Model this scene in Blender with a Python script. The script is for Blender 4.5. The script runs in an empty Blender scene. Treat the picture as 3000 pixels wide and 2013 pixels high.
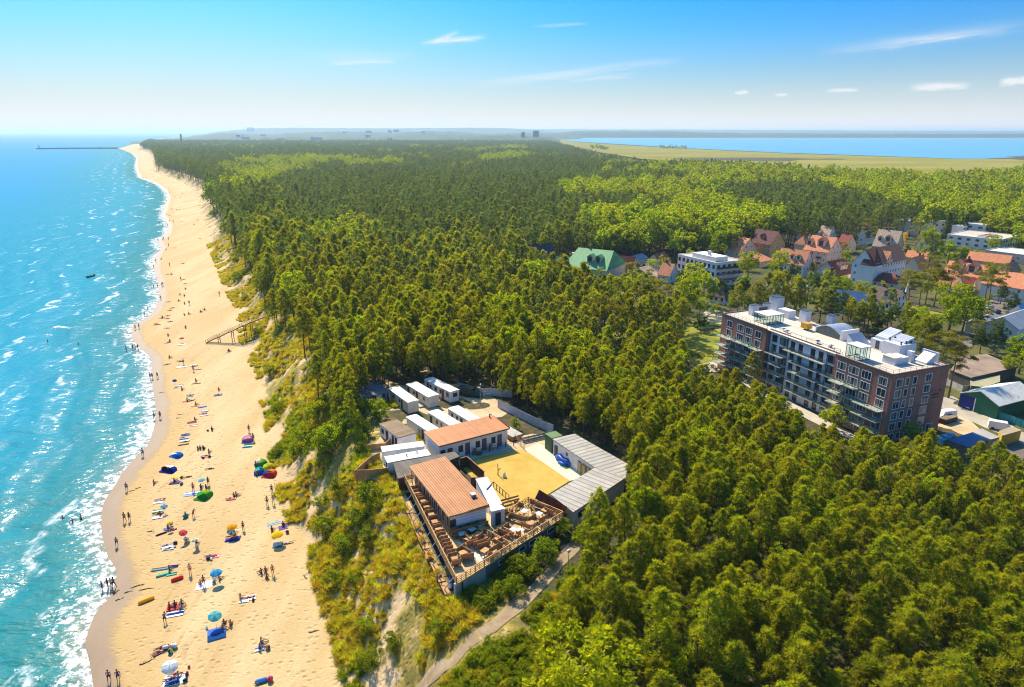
import bpy, bmesh, math, random
import numpy as np
from mathutils import Vector, Matrix
R = math.radians
random.seed(7)
rng = np.random.default_rng(7)
SC = bpy.context.scene
COL = SC.collection
# ------------------------------------------------------------------ camera
CAMH = 68.0
FPX = 2000.0
PITCH = math.atan(619.5 / 2000.0)
SP, CP = math.sin(PITCH), math.cos(PITCH)
cd = bpy.data.cameras.new("camera")
cam = bpy.data.objects.new("camera", cd)
COL.objects.link(cam)
cam.location = (0, 0, CAMH)
cam.rotation_euler = (math.pi / 2 - PITCH, 0, 0)
cd.sensor_width = 36.0
cd.lens = 24.0
cd.clip_start = 0.5
cd.clip_end = 200000.0
SC.camera = cam
# ------------------------------------------------------------------ sun, sky, exposure
SKY_TINT = (.040, .40, .80, 1)
WHITE = 4.85
SUN_AZ, SUN_EL = R(27.0), R(43.0)            # azimuth to the left of straight ahead
sd = bpy.data.lights.new("sun", 'SUN')
sd.energy = 4.9
sd.angle = R(0.55)
sd.color = (1.0, 0.89, 0.70)
sun = bpy.data.objects.new("sun", sd)
COL.objects.link(sun)
to_sun = Vector((-math.sin(SUN_AZ) * math.cos(SUN_EL), math.cos(SUN_AZ) * math.cos(SUN_EL), math.sin(SUN_EL)))
sun.rotation_euler = to_sun.to_track_quat('Z', 'Y').to_euler()
W = bpy.data.worlds.new("World")
SC.world = W
W.use_nodes = True
wn, wl = W.node_tree.nodes, W.node_tree.links
wn.clear()
def wnode(t, **k):
 n = wn.new(t)
 for a, b in k.items():
  setattr(n, a, b)
 return n
sky = wnode('ShaderNodeTexSky', sky_type='NISHITA', sun_disc=False)
sky.sun_elevation = SUN_EL
sky.sun_rotation = -SUN_AZ
sky.air_density = 1.25
sky.dust_density = 1.6
sky.ozone_density = 4.0
hsv = wnode('ShaderNodeHueSaturation')
hsv.inputs['Hue'].default_value = 0.49
hsv.inputs['Saturation'].default_value = 1.5
hsv.inputs['Value'].default_value = 1.0
wl.new(sky.outputs[0], hsv.inputs['Color'])
geo = wnode('ShaderNodeTexCoord')
sep = wnode('ShaderNodeSeparateXYZ')
wl.new(geo.outputs['Generated'], sep.inputs[0])
def wmath(op, a, b=None, c=None):
 n = wnode('ShaderNodeMath', operation=op)
 for i, v in enumerate((a, b, c)):
  if v is None:
   continue
  if isinstance(v, (int, float)):
   n.inputs[i].default_value = v
  else:
   wl.new(v, n.inputs[i])
 return n.outputs[0]
az = wmath('ARCTAN2', sep.outputs['X'], sep.outputs['Y'])
el = wmath('ARCSINE', sep.outputs['Z'])
def azel(px, py):
 u, v = (px - 1500) / FPX, (py - 1006.5) / FPX
 d = Vector((u, CP - v * SP, -(SP + v * CP))).normalized()
 return math.atan2(d.x, d.y), math.asin(d.z)
comb = wnode('ShaderNodeCombineXYZ')
wl.new(az, comb.inputs[0]); wl.new(el, comb.inputs[1])
def streak(p0, p1, width, strength, seed, fill=0.5):
 """one feathered cirrus streak between two directions"""
 (a0, e0), (a1, e1) = azel(*p0), azel(*p1)
 ang = math.atan2(e1 - e0, a1 - a0); L = math.hypot(a1 - a0, e1 - e0)
 mp = wnode('ShaderNodeMapping', vector_type='TEXTURE')
 mp.inputs['Location'].default_value = ((a0 + a1) / 2, (e0 + e1) / 2, 0)
 mp.inputs['Rotation'].default_value = (0, 0, ang)
 mp.inputs['Scale'].default_value = (L / 2, width, 1)
 wl.new(comb.outputs[0], mp.inputs['Vector'])
 nz = wnode('ShaderNodeTexNoise')
 nz.inputs['Scale'].default_value = 1.6; nz.inputs['Detail'].default_value = 6; nz.inputs['Roughness'].default_value = 0.65
 ad = wnode('ShaderNodeVectorMath', operation='ADD'); ad.inputs[1].default_value = (seed * 3.1, seed * 7.7, 0)
 wl.new(mp.outputs[0], ad.inputs[0]); wl.new(ad.outputs[0], nz.inputs['Vector'])
 s2 = wnode('ShaderNodeSeparateXYZ'); wl.new(mp.outputs[0], s2.inputs[0])
 wob = wmath('MULTIPLY_ADD', nz.outputs['Fac'], 1.8, wmath('ADD', s2.outputs['Y'], -0.9))
 fx = wmath('SUBTRACT', 1.0, wmath('POWER', wmath('MINIMUM', wmath('ABSOLUTE', s2.outputs['X']), 1.0), 2.2))
 fy = wmath('POWER', 2.718, wmath('MULTIPLY', wmath('MULTIPLY', wob, wob), -3.2))
 nn = wmath('MULTIPLY_ADD', nz.outputs['Fac'], 1.7, -0.85 + fill)
 f = wmath('MULTIPLY', wmath('MULTIPLY', fx, fy), wmath('MAXIMUM', nn, 0.0))
 return wmath('MULTIPLY', f, strength)
st = [
 streak((1225, 128), (1430, 108), 0.0055, 1.35, 1.0, .7), streak((1268, 122), (1348, 92), 0.0045, .9, 1.5, .7),
 streak((1560, 78), (1725, 68), 0.0030, .8, 2.0), streak((955, 186), (1170, 180), 0.0050, 1.2, 3.0),
 streak((1360, 250), (2010, 172), 0.0085, .9, 4.0, .55), streak((1640, 240), (1880, 216), 0.005, .7, 4.6),
 streak((2380, 158), (3060, 62), 0.0115, .62, 5.0, .5), streak((2560, 128), (2960, 92), 0.006, .8, 5.7),
 streak((860, 165), (1240, 160), 0.012, .35, 6.0), streak((2660, 256), (2850, 250), .0062, 1.7, 6.6, .75), streak((2420, 266), (2520, 263), .0036, 1.5, 7.3, .75), streak((2150, 272), (2195, 270), .0032, 1.8, 8.1, .95), streak((2268, 279), (2312, 277), .003, 1.2, 8.8, .95), streak((2925, 242), (3040, 232), .006, 2.0, 9.4, .95),
]
tot = st[0]
for s in st[1:]:
 tot = wmath('ADD', tot, s)
tot = wmath('MINIMUM', wmath('MULTIPLY', tot, .74), 0.8)
low = wnode('ShaderNodeMapRange', interpolation_type='SMOOTHSTEP')
low.inputs['From Min'].default_value = .17; low.inputs['From Max'].default_value = .7
wl.new(el, low.inputs['Value'])
tint = wnode('ShaderNodeMix', data_type='RGBA')
tint.inputs['A'].default_value = SKY_TINT; tint.inputs['B'].default_value = (.9, .96, 1.04, 1)
wl.new(low.outputs[0], tint.inputs['Factor'])
mul = wnode('ShaderNodeMix', data_type='RGBA', blend_type='MULTIPLY')
mul.inputs['Factor'].default_value = 1.0
wl.new(hsv.outputs[0], mul.inputs['A']); wl.new(tint.outputs['Result'], mul.inputs['B'])
da = wmath('DIVIDE', wmath('ADD', az, .42), .42)
wid = wmath('MULTIPLY_ADD', wmath('POWER', 2.718, wmath('MULTIPLY', wmath('MULTIPLY', da, da), -1.0)), .036, .072)
ee = wmath('DIVIDE', wmath('MAXIMUM', el, 0.0), wid)
hz = wmath('POWER', 2.718, wmath('MULTIPLY', wmath('POWER', ee, 1.55), -1.0))
hz = wmath('MULTIPLY', hz, 0.97)
mixh = wnode('ShaderNodeMix', data_type='RGBA')
mixh.inputs['B'].default_value = (*[c * WHITE for c in (1.0, .99, .985)], 1)
wl.new(hz, mixh.inputs['Factor']); wl.new(mul.outputs['Result'], mixh.inputs['A'])
mixc = wnode('ShaderNodeMix', data_type='RGBA')
mixc.inputs['B'].default_value = (WHITE, WHITE, WHITE, 1)
wl.new(tot, mixc.inputs['Factor']); wl.new(mixh.outputs['Result'], mixc.inputs['A'])
bg = wnode('ShaderNodeBackground')
bg.inputs['Strength'].default_value = 0.125
wl.new(mixc.outputs['Result'], bg.inputs['Color'])
wo = wnode('ShaderNodeOutputWorld')
wl.new(bg.outputs[0], wo.inputs['Surface'])
vs = SC.view_settings
vs.view_transform = 'Standard'
vs.look = 'None'
vs.exposure = 0.68
vs.gamma = 1.0
vs.use_curve_mapping = False
SC.render.engine = 'CYCLES'
cy = SC.cycles
cy.max_bounces = 6
cy.diffuse_bounces = 2
cy.glossy_bounces = 2
cy.transmission_bounces = 4
cy.transparent_max_bounces = 24
cy.volume_bounces = 0
cy.use_denoising = True
cy.filter_width = 1.1
cy.sample_clamp_direct = 0.0
cy.sample_clamp_indirect = 4.0
try:
 cy.denoiser = 'OPENIMAGEDENOISE'
 cy.denoising_input_passes = 'RGB_ALBEDO_NORMAL'
 cy.denoising_prefilter = 'ACCURATE'
except Exception:
 pass
# ------------------------------------------------------------------ pixel -> ground
def ray(px, py):
 u, v = (px - 1500) / FPX, (py - 1006.5) / FPX
 return Vector((u, CP - v * SP, -(SP + v * CP)))
def at(px, py, h=0.0):
 """the place at height h that the photograph shows at pixel (px, py)"""
 d = ray(px, py)
 t = (h - CAMH) / d.z
 return Vector((d.x * t, d.y * t, h))
# ------------------------------------------------------------------ object helpers
class MB:
 """collects faces and links them as ONE mesh object"""
 def __init__(s):
  s.v, s.f, s.m, s.sm = [], [], [], []
 def poly(s, pts, mi=0, smooth=False):
  b = len(s.v)
  s.v.extend([tuple(p) for p in pts]); s.f.append(tuple(range(b, b + len(pts)))); s.m.append(mi); s.sm.append(smooth)
  return s
 def add(s, verts, faces, mi=0, smooth=False):
  b = len(s.v)
  s.v.extend([tuple(p) for p in verts])
  for f in faces:
   s.f.append(tuple(i + b for i in f)); s.m.append(mi); s.sm.append(smooth)
  return s
 def box(s, c, size, rz=0.0, mi=0, taper=1.0):
  x, y, z = size[0] / 2, size[1] / 2, size[2] / 2
  ca, sa = math.cos(rz), math.sin(rz)
  vs = []
  for k, zz in enumerate((-z, z)):
   t = taper if k else 1.0
   for a, b in ((-x, -y), (x, -y), (x, y), (-x, y)):
    a, b = a * t, b * t
    vs.append((c[0] + a * ca - b * sa, c[1] + a * sa + b * ca, c[2] + zz))
  return s.add(vs, [(3, 2, 1, 0), (4, 5, 6, 7), (0, 1, 5, 4), (1, 2, 6, 5), (2, 3, 7, 6), (3, 0, 4, 7)], mi)
 def prism(s, pts, z0, z1, mi=0, top=None):
  n = len(pts)
  a = sum(pts[i][0] * pts[(i + 1) % n][1] - pts[(i + 1) % n][0] * pts[i][1] for i in range(n))
  if a < 0:
   pts = pts[::-1]
  vs = [(p[0], p[1], z0) for p in pts] + [(p[0], p[1], z1) for p in pts]
  s.add(vs, [tuple(range(n - 1, -1, -1))] + [(i, (i + 1) % n, n + (i + 1) % n, n + i) for i in range(n)], mi)
  s.f.append(tuple(len(s.v) - n + i for i in range(n))); s.m.append(mi if top is None else top); s.sm.append(False)
  return s
 def bar(s, a, b, w, h=None, mi=0, n=4):
  """a bar (n=4) or tube from a to b"""
  a, b = Vector(a), Vector(b)
  h = w if h is None else h
  d = (b - a).normalized()
  up = Vector((0, 0, 1)) if abs(d.z) < .95 else Vector((0, 1, 0))
  x = d.cross(up).normalized(); y = x.cross(d).normalized()
  vs = []
  for p in (a, b):
   for k in range(n):
    t = 2 * math.pi * (k + .5) / n
    q = 1.0 / math.cos(math.pi / n) if n == 4 else 1.0
    vs.append(p + x * (math.cos(t) * w / 2 * q) + y * (math.sin(t) * h / 2 * q))
  fs = [(k, (k + 1) % n, n + (k + 1) % n, n + k) for k in range(n)] + [tuple(range(n - 1, -1, -1)), tuple(range(n, 2 * n))]
  return s.add(vs, [f[::-1] for f in fs], mi, n > 6)
 def path(s, pts, rad, n=6, mi=0):
  """a tapering tube along points"""
  P = [Vector(p) for p in pts]
  rings = []
  for i, p in enumerate(P):
   d = (P[min(i + 1, len(P) - 1)] - P[max(i - 1, 0)]).normalized()
   up = Vector((0, 0, 1)) if abs(d.z) < .9 else Vector((0, 1, 0))
   x = d.cross(up).normalized(); y = x.cross(d).normalized()
   r = rad[i] if hasattr(rad, '__len__') else rad
   rings.append([p + x * math.cos(2 * math.pi * k / n) * r + y * math.sin(2 * math.pi * k / n) * r for k in range(n)])
  vs = [q for r_ in rings for q in r_]
  fs = []
  for i in range(len(P) - 1):
   for k in range(n):
    fs.append((i * n + k, (i + 1) * n + k, (i + 1) * n + (k + 1) % n, i * n + (k + 1) % n))
  fs.append(tuple(range(n))); fs.append(tuple((len(P) - 1) * n + k for k in range(n - 1, -1, -1)))
  return s.add(vs, fs, mi, True)
 def lathe(s, prof, n=16, c=(0, 0, 0), mi=0, sx=1.0, sy=1.0, smooth=True):
  vs = []
  for r, z in prof:
   for k in range(n):
    t = 2 * math.pi * k / n
    vs.append((c[0] + r * sx * math.cos(t), c[1] + r * sy * math.sin(t), c[2] + z))
  fs = []
  for i in range(len(prof) - 1):
   for k in range(n):
    fs.append((i * n + k, i * n + (k + 1) % n, (i + 1) * n + (k + 1) % n, (i + 1) * n + k))
  return s.add(vs, fs, mi, smooth)
 def build(s, name, mats, parent=None):
  me = bpy.data.meshes.new(name)
  me.from_pydata(s.v, [], s.f)
  if not isinstance(mats, (list, tuple)):
   mats = [mats]
  for m in mats:
   me.materials.append(m)
  me.polygons.foreach_set("material_index", s.m)
  me.polygons.foreach_set("use_smooth", s.sm)
  me.update()
  o = bpy.data.objects.new(name, me)
  COL.objects.link(o)
  if parent:
   o.parent = parent
  return o
def tag(o, label=None, cat=None, group=None, kind=None):
 if label: o["label"] = label
 if cat: o["category"] = cat
 if group: o["group"] = group
 if kind: o["kind"] = kind
 return o
def thing(name, label, cat, loc=(0, 0, 0), rz=0.0, group=None):
 o = bpy.data.objects.new(name, None)
 o.empty_display_size = 0.2
 COL.objects.link(o)
 o.location = loc; o.rotation_euler = (0, 0, rz)
 return tag(o, label, cat, group)
KIDS = {}
def copy_tree(src, loc=None, rz=None, label=None, group=None, scale=None):
 """a copy of a thing with copies of its parts and sub-parts (mesh data shared)"""
 def rec(o, par):
  c = o.copy(); COL.objects.link(c)
  if par: c.parent = par
  for ch in o.children:
   rec(ch, c)
  return c
 c = rec(src, None)
 if loc is not None: c.location = loc
 if rz is not None: c.rotation_euler = (0, 0, rz)
 if scale is not None: c.scale = scale if hasattr(scale, '__len__') else (scale,) * 3
 if label: c["label"] = label
 if group: c["group"] = group
 return c
# ------------------------------------------------------------------ materials
MATS = {}
def new_mat(name):
 m = bpy.data.materials.new(name); m.use_nodes = True
 nt = m.node_tree; nt.nodes.clear()
 out = nt.nodes.new('ShaderNodeOutputMaterial')
 return m, nt, out
def nd(nt, t, ins=None, **k):
 n = nt.nodes.new(t)
 for a, b in k.items():
  setattr(n, a, b)
 for a, b in (ins or {}).items():
  if isinstance(b, bpy.types.NodeSocket):
   nt.links.new(b, n.inputs[a])
  else:
   n.inputs[a].default_value = b
 return n
def mth(nt, op, a, b=None, c=None, clamp=False):
 n = nt.nodes.new('ShaderNodeMath'); n.operation = op; n.use_clamp = clamp
 for i, v in enumerate((a, b, c)):
  if v is None: continue
  if isinstance(v, bpy.types.NodeSocket): nt.links.new(v, n.inputs[i])
  else: n.inputs[i].default_value = v
 return n.outputs[0]
def mixc_(nt, f, a, b):
 n = nt.nodes.new('ShaderNodeMix'); n.data_type = 'RGBA'
 for s, v in (('Factor', f), ('A', a), ('B', b)):
  if isinstance(v, bpy.types.NodeSocket): nt.links.new(v, n.inputs[s])
  elif s == 'Factor': n.inputs[s].default_value = v
  else: n.inputs[s].default_value = (*v[:3], 1)
 return n.outputs['Result']
def ss(nt, x, lo, hi):
 n = nt.nodes.new('ShaderNodeMapRange'); n.interpolation_type = 'SMOOTHSTEP'
 nt.links.new(x, n.inputs['Value']); n.inputs['From Min'].default_value = lo; n.inputs['From Max'].default_value = hi
 return n.outputs['Result']
def noise_(nt, vec, scale, detail=4, rough=.55):
 n = nd(nt, 'ShaderNodeTexNoise', {'Scale': scale, 'Detail': detail, 'Roughness': rough})
 if vec is not None: nt.links.new(vec, n.inputs['Vector'])
 return n.outputs['Fac']
def mat(name, col, rough=.7, var=.12, scale=3.0, metal=0.0, bump=0.0, spec=.3, stripe=None, rnd=0.0, stain=0.0):
 """weathered plain material: base colour with soft large and fine variation, optional ribs/planks (stripe=(axis,pitch,depth,darken))"""
 if name in MATS: return MATS[name]
 m, nt, out = new_mat(name)
 tc = nd(nt, 'ShaderNodeTexCoord').outputs['Object']
 n1 = noise_(nt, tc, scale, 5, .6)
 n2 = noise_(nt, tc, scale * .22, 3, .5)
 f = mth(nt, 'ADD', mth(nt, 'MULTIPLY', n1, .5), mth(nt, 'MULTIPLY', n2, .5))
 f = ss(nt, f, .3, .7)
 dark = [c * (1 - var * 1.6) for c in col]; light = [min(1, c * (1 + var)) for c in col]
 c = mixc_(nt, f, dark, light)
 if stain:
  st_ = noise_(nt, tc, scale * .6, 8, .7)
  c = mixc_(nt, mth(nt, 'MULTIPLY', ss(nt, st_, .55, .72), stain), c, [x * .45 for x in col])
 if rnd:
  oi = nd(nt, 'ShaderNodeObjectInfo').outputs['Random']
  h = nd(nt, 'ShaderNodeHueSaturation', {'Color': c, 'Value': mth(nt, 'MULTIPLY_ADD', oi, rnd, 1 - rnd / 2)})
  c = h.outputs[0]
 bs = nd(nt, 'ShaderNodeBsdfPrincipled', {'Roughness': rough, 'Metallic': metal, 'Specular IOR Level': spec})
 if stripe:
  ax, pitch, depth, dk = stripe
  sx = nd(nt, 'ShaderNodeSeparateXYZ', {0: tc}).outputs[ax]
  fr = mth(nt, 'FRACT', mth(nt, 'DIVIDE', sx, pitch))
  gap = mth(nt, 'LESS_THAN', fr, .14)
  pid = nd(nt, 'ShaderNodeTexWhiteNoise', {'W': mth(nt, 'FLOOR', mth(nt, 'DIVIDE', sx, pitch))}, noise_dimensions='1D').outputs['Value']
  c = nd(nt, 'ShaderNodeHueSaturation', {'Color': c, 'Value': mth(nt, 'MULTIPLY_ADD', pid, .22, .89)}).outputs[0]
  c = mixc_(nt, mth(nt, 'MULTIPLY', gap, dk), c, [x * .3 for x in col])
  tri = mth(nt, 'PINGPONG', fr, .5)
  b = nd(nt, 'ShaderNodeBump', {'Height': ss(nt, tri, .0, .2), 'Strength': 1.0, 'Distance': depth})
  nt.links.new(b.outputs[0], bs.inputs['Normal'])
 elif bump:
  b = nd(nt, 'ShaderNodeBump', {'Height': noise_(nt, tc, scale * 4, 6, .65), 'Strength': .6, 'Distance': bump})
  nt.links.new(b.outputs[0], bs.inputs['Normal'])
 nt.links.new(c, bs.inputs['Base Color'])
 nt.links.new(bs.outputs[0], out.inputs[0])
 MATS[name] = m
 return m
def tile_mat(name, col, px=.32, pz=.36, var=.25):
 """roof tiles: staggered courses with per-tile colour"""
 if name in MATS: return MATS[name]
 m, nt, out = new_mat(name)
 tc = nd(nt, 'ShaderNodeTexCoord').outputs['Object']
 bt = nd(nt, 'ShaderNodeTexBrick', {'Scale': 1.0, 'Mortar Size': .03, 'Brick Width': px, 'Row Height': pz, 'Bias': 0.0,
   'Color1': (*[c * (1 - var) for c in col], 1), 'Color2': (*[min(1, c * (1 + var)) for c in col], 1), 'Mortar': (*[c * .4 for c in col], 1)})
 nt.links.new(tc, bt.inputs['Vector'])
 n1 = noise_(nt, tc, .5, 5, .65)
 c = mixc_(nt, mth(nt, 'MULTIPLY', ss(nt, n1, .4, .75), .5), bt.outputs['Color'], [x * .62 for x in col])
 bs = nd(nt, 'ShaderNodeBsdfPrincipled', {'Roughness': .75, 'Specular IOR Level': .25, 'Base Color': c})
 b = nd(nt, 'ShaderNodeBump', {'Height': bt.outputs['Fac'], 'Strength': .8, 'Distance': -.03})
 nt.links.new(b.outputs[0], bs.inputs['Normal']); nt.links.new(bs.outputs[0], out.inputs[0])
 MATS[name] = m
 return m
def brick_mat(name, col):
 if name in MATS: return MATS[name]
 m, nt, out = new_mat(name)
 tc = nd(nt, 'ShaderNodeTexCoord').outputs['Object']
 s = nd(nt, 'ShaderNodeSeparateXYZ', {0: tc})
 v = nd(nt, 'ShaderNodeCombineXYZ', {0: mth(nt, 'ADD', s.outputs[0], s.outputs[1]), 1: s.outputs[2]})
 bt = nd(nt, 'ShaderNodeTexBrick', {'Scale': 1.0, 'Mortar Size': .012, 'Brick Width': .26, 'Row Height': .085,
   'Color1': (*[c * .72 for c in col], 1), 'Color2': (*[c * 1.28 for c in col], 1), 'Mortar': (*[c * 1.1 + .04 for c in col], 1)})
 nt.links.new(v.outputs[0], bt.inputs['Vector'])
 n1 = noise_(nt, tc, .35, 5, .6)
 c = mixc_(nt, ss(nt, n1, .35, .7), bt.outputs['Color'], [x * .82 for x in col])
 bs = nd(nt, 'ShaderNodeBsdfPrincipled', {'Roughness': .85, 'Specular IOR Level': .2, 'Base Color': c})
 nt.links.new(bs.outputs[0], out.inputs[0])
 MATS[name] = m
 return m
def glass_mat(name, col=(.03, .045, .055), rough=.06, curtain=0.0):
 """window pane: dark reflective glass, with pale curtains showing behind part of each pane"""
 if name in MATS: return MATS[name]
 m, nt, out = new_mat(name)
 tc = nd(nt, 'ShaderNodeTexCoord').outputs['Object']
 c = mixc_(nt, noise_(nt, tc, .8, 3), [x * .5 for x in col], [x * 1.6 for x in col])
 if curtain:
  oi = nd(nt, 'ShaderNodeObjectInfo')
  s = nd(nt, 'ShaderNodeSeparateXYZ', {0: tc})
  fold = mth(nt, 'SINE', mth(nt, 'MULTIPLY', mth(nt, 'ADD', s.outputs[0], s.outputs[1]), 22.0))
  cc = mixc_(nt, mth(nt, 'MULTIPLY_ADD', fold, .5, .5), (.16, .13, .09), (.38, .33, .25))
  sel = mth(nt, 'GREATER_THAN', mth(nt, 'ABSOLUTE', mth(nt, 'ADD', s.outputs[0], mth(nt, 'MULTIPLY_ADD', oi.outputs['Random'], .8, -.4))), mth(nt, 'MULTIPLY_ADD', oi.outputs['Random'], .5, .22))
  c = mixc_(nt, mth(nt, 'MULTIPLY', sel, curtain), c, cc)
 bs = nd(nt, 'ShaderNodeBsdfPrincipled', {'Roughness': rough, 'Specular IOR Level': .6, 'Base Color': c, 'IOR': 1.5})
 nt.links.new(bs.outputs[0], out.inputs[0])
 MATS[name] = m
 return m
def clear_glass(name, tint=(.55, .75, .75)):
 if name in MATS: return MATS[name]
 m, nt, out = new_mat(name)
 tr = nd(nt, 'ShaderNodeBsdfTransparent', {'Color': (*tint, 1)})
 gl = nd(nt, 'ShaderNodeBsdfGlossy', {'Roughness': .05, 'Color': (.9, .95, .95, 1)})
 fr = mth(nt, 'MULTIPLY', mth(nt, 'POWER', nd(nt, 'ShaderNodeLayerWeight', {'Blend': .5}).outputs['Facing'], 3.0), .5)
 mx = nd(nt, 'ShaderNodeMixShader', {0: mth(nt, 'ADD', fr, .06), 1: tr.outputs[0], 2: gl.outputs[0]})
 nt.links.new(mx.outputs[0], out.inputs[0])
 MATS[name] = m
 return m
# ------------------------------------------------------------------ the lie of the land
WATER_PX = [(275, 2060), (267, 2013), (257, 1934), (240, 1895), (253, 1848), (274, 1792), (321, 1750), (342, 1668), (312, 1638), (295, 1578), (291, 1536),
   (297, 1473), (325, 1435), (359, 1379), (398, 1336), (428, 1311), (445, 1268), (454, 1234), (454, 1191), (445, 1140), (441, 1092), (444, 1050),
   (411, 1024), (383, 994), (385, 955), (411, 942), (445, 916), (466, 878), (462, 826), (449, 792), (454, 753), (471, 728), (462, 706), (488, 685),
   (492, 659), (475, 629), (492, 578), (483, 557), (453, 535), (411, 522), (402, 505), (398, 484), (402, 463), (385, 448), (372, 443), (350, 435), (400, 420), (430, 410), (520, 402), (620, 397)]
FOOT_PX = [(1050, 2060), (1030, 2013), (984, 1861), (941, 1707), (907, 1613), (856, 1512), (826, 1452), (813, 1375), (788, 1306), (791, 1225), (766, 1157), (760, 1092), (712, 1024),
  (702, 950), (700, 912), (667, 856), (642, 792), (608, 711), (599, 664), (578, 608), (565, 557), (513, 527), (450, 505), (441, 458), (428, 445), (400, 440), (420, 425), (440, 412), (530, 403), (630, 397.4)]
def _curve(px, h):
 P = sorted([(at(*q, h).y, at(*q, h).x) for q in px])
 return np.array([p[0] for p in P]), np.array([p[1] for p in P])
_wy, _wx = _curve(WATER_PX, 0.0)
_fy, _fx = _curve(FOOT_PX, 1.6)
_wx = np.concatenate(([_wx[0] + .30 * 55], _wx)); _wy = np.concatenate(([_wy[0] - 55], _wy))
_fx = np.concatenate(([_fx[0] + .28 * 55], _fx)); _fy = np.concatenate(([_fy[0] - 55], _fy))
YMAX = 13000.0
def smoothed(ys, xs):
 q = np.concatenate((np.arange(15, 400, 1.0), 400 * 1.006 ** np.arange(0, 590)))
 v = np.interp(q, ys, xs)
 k = np.array([1, 2, 3, 2, 1]) / 9.0
 v2 = np.convolve(np.pad(v, 2, 'edge'), k, 'valid')
 return q, v2
_wq, _wv = smoothed(_wy, _wx)
_fq, _fv = smoothed(_fy, _fx)
def XW(y): return np.interp(y, _wq, _wv)
def XF(y): return np.maximum(np.interp(y, _fq, _fv), XW(y) + 6)
def sstep(a, b, x):
 t = np.clip((x - a) / (b - a), 0, 1)
 return t * t * (3 - 2 * t)
_perm = np.random.default_rng(3).random((256, 256))
def vnoise(x, y):
 """smooth value noise, 0..1"""
 x = np.asarray(x, float); y = np.asarray(y, float)
 xi = np.floor(x).astype(int); yi = np.floor(y).astype(int)
 fx = x - xi; fy = y - yi
 fx = fx * fx * (3 - 2 * fx); fy = fy * fy * (3 - 2 * fy)
 g = lambda a, b: _perm[a % 256, b % 256]
 return (g(xi, yi) * (1 - fx) + g(xi + 1, yi) * fx) * (1 - fy) + (g(xi, yi + 1) * (1 - fx) + g(xi + 1, yi + 1) * fx) * fy
def fbm(x, y, o=4):
 s, a = 0.0, .5
 for k in range(o):
  s = s + a * vnoise(x * 2 ** k + 17 * k, y * 2 ** k + 31 * k); a *= .5
 return s
TOWN_Z = 3.0
def terr(x, y):
 x = np.asarray(x, float); y = np.asarray(y, float)
 xw, xf = XW(y), XF(y)
 d = x - xw; bw = xf - xw; e = x - xf
 P = 13.0 - 3.5 * sstep(165, 260, y) - 2.0 * sstep(500, 1500, y)
 h = np.where(d < 0, np.maximum(.055 * d, -4.5), 1.6 * np.clip(d / bw, 0, 1) ** .8)
 h = h + .25 * sstep(0, 4, d) * (fbm(x * .12, y * .12, 3) - .45) * sstep(0, 8, d)
 w = 14.5 + 3 * sstep(150, 260, y)
 s = np.clip(e / w, 0, 1)
 prof = .25 * s + .75 * sstep(0, 1, s)
 h = h + (P - 1.6) * prof
 bell = np.clip(4 * s * (1 - s), 0, 1)
 h = h + bell * ((fbm(x * .16, y * .16, 3) - .47) * 4.2 + (fbm(x * .55, y * .55, 2) - .38) * 1.3)
 e0 = 66 + (30 - 66) * sstep(165, 230, y)
 e1 = 94 + (75 - 94) * sstep(165, 230, y)
 low = TOWN_Z
 h = h + (low - P) * sstep(e0, e1, e) * 1.0
 far = sstep(420, 900, y) * sstep(30, 120, e) * (1 - sstep(1500, 2600, y) * sstep(-200, 500, x))
 h = h + far * (fbm(x * .004, y * .004, 3) - .42) * (16 - 12 * sstep(1500, 3000, y))
 return h
def G(px, py, lift=0.0):
 """the point of the terrain that the photograph shows at pixel (px, py)"""
 h = 6.0
 for _ in range(40):
  q = at(px, py, h)
  h2 = float(terr(q.x, q.y)) + lift
  h += (h2 - h) * .5
 return at(px, py, h)
# ---- terrain mesh: columns follow the shore
_rows = [18.0]
while _rows[-1] < YMAX:
 _rows.append(_rows[-1] + max(1.0, .0105 * _rows[-1]))
_rows = np.array(_rows)
_cols = [-90, -60, -40, -28, -20, -14, -10, -7, -5, -3.5, -2.2, -1.2, -.4]
c_ = 0.4
while c_ < 110: _cols.append(c_); c_ += 1.0
while c_ < 16000: _cols.append(c_); c_ += max(1.0, .03 * c_)
_cols = np.array(_cols)
YY, DD = np.meshgrid(_rows, _cols, indexing='ij')
XX = XW(YY) + DD
ZZ = terr(XX, YY)
nr, nc = XX.shape
me = bpy.data.meshes.new("ground")
vv = np.stack([XX, YY, ZZ], -1).reshape(-1, 3)
idx = np.arange(nr * nc).reshape(nr, nc)
ff = np.stack([idx[:-1, :-1], idx[:-1, 1:], idx[1:, 1:], idx[1:, :-1]], -1).reshape(-1, 4)
me.from_pydata(vv.tolist(), [], ff.tolist())
me.polygons.foreach_set("use_smooth", [True] * len(ff))
EE = XX - XF(YY)
BW = XF(YY) - XW(YY)
for nm, arr in (("shore", DD), ("inland", EE)):
 a = me.attributes.new(nm, 'FLOAT', 'POINT'); a.data.foreach_set("value", arr.reshape(-1).astype(np.float32))
ground = bpy.data.objects.new("ground", me); COL.objects.link(ground)
tag(ground, kind="structure")
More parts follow.
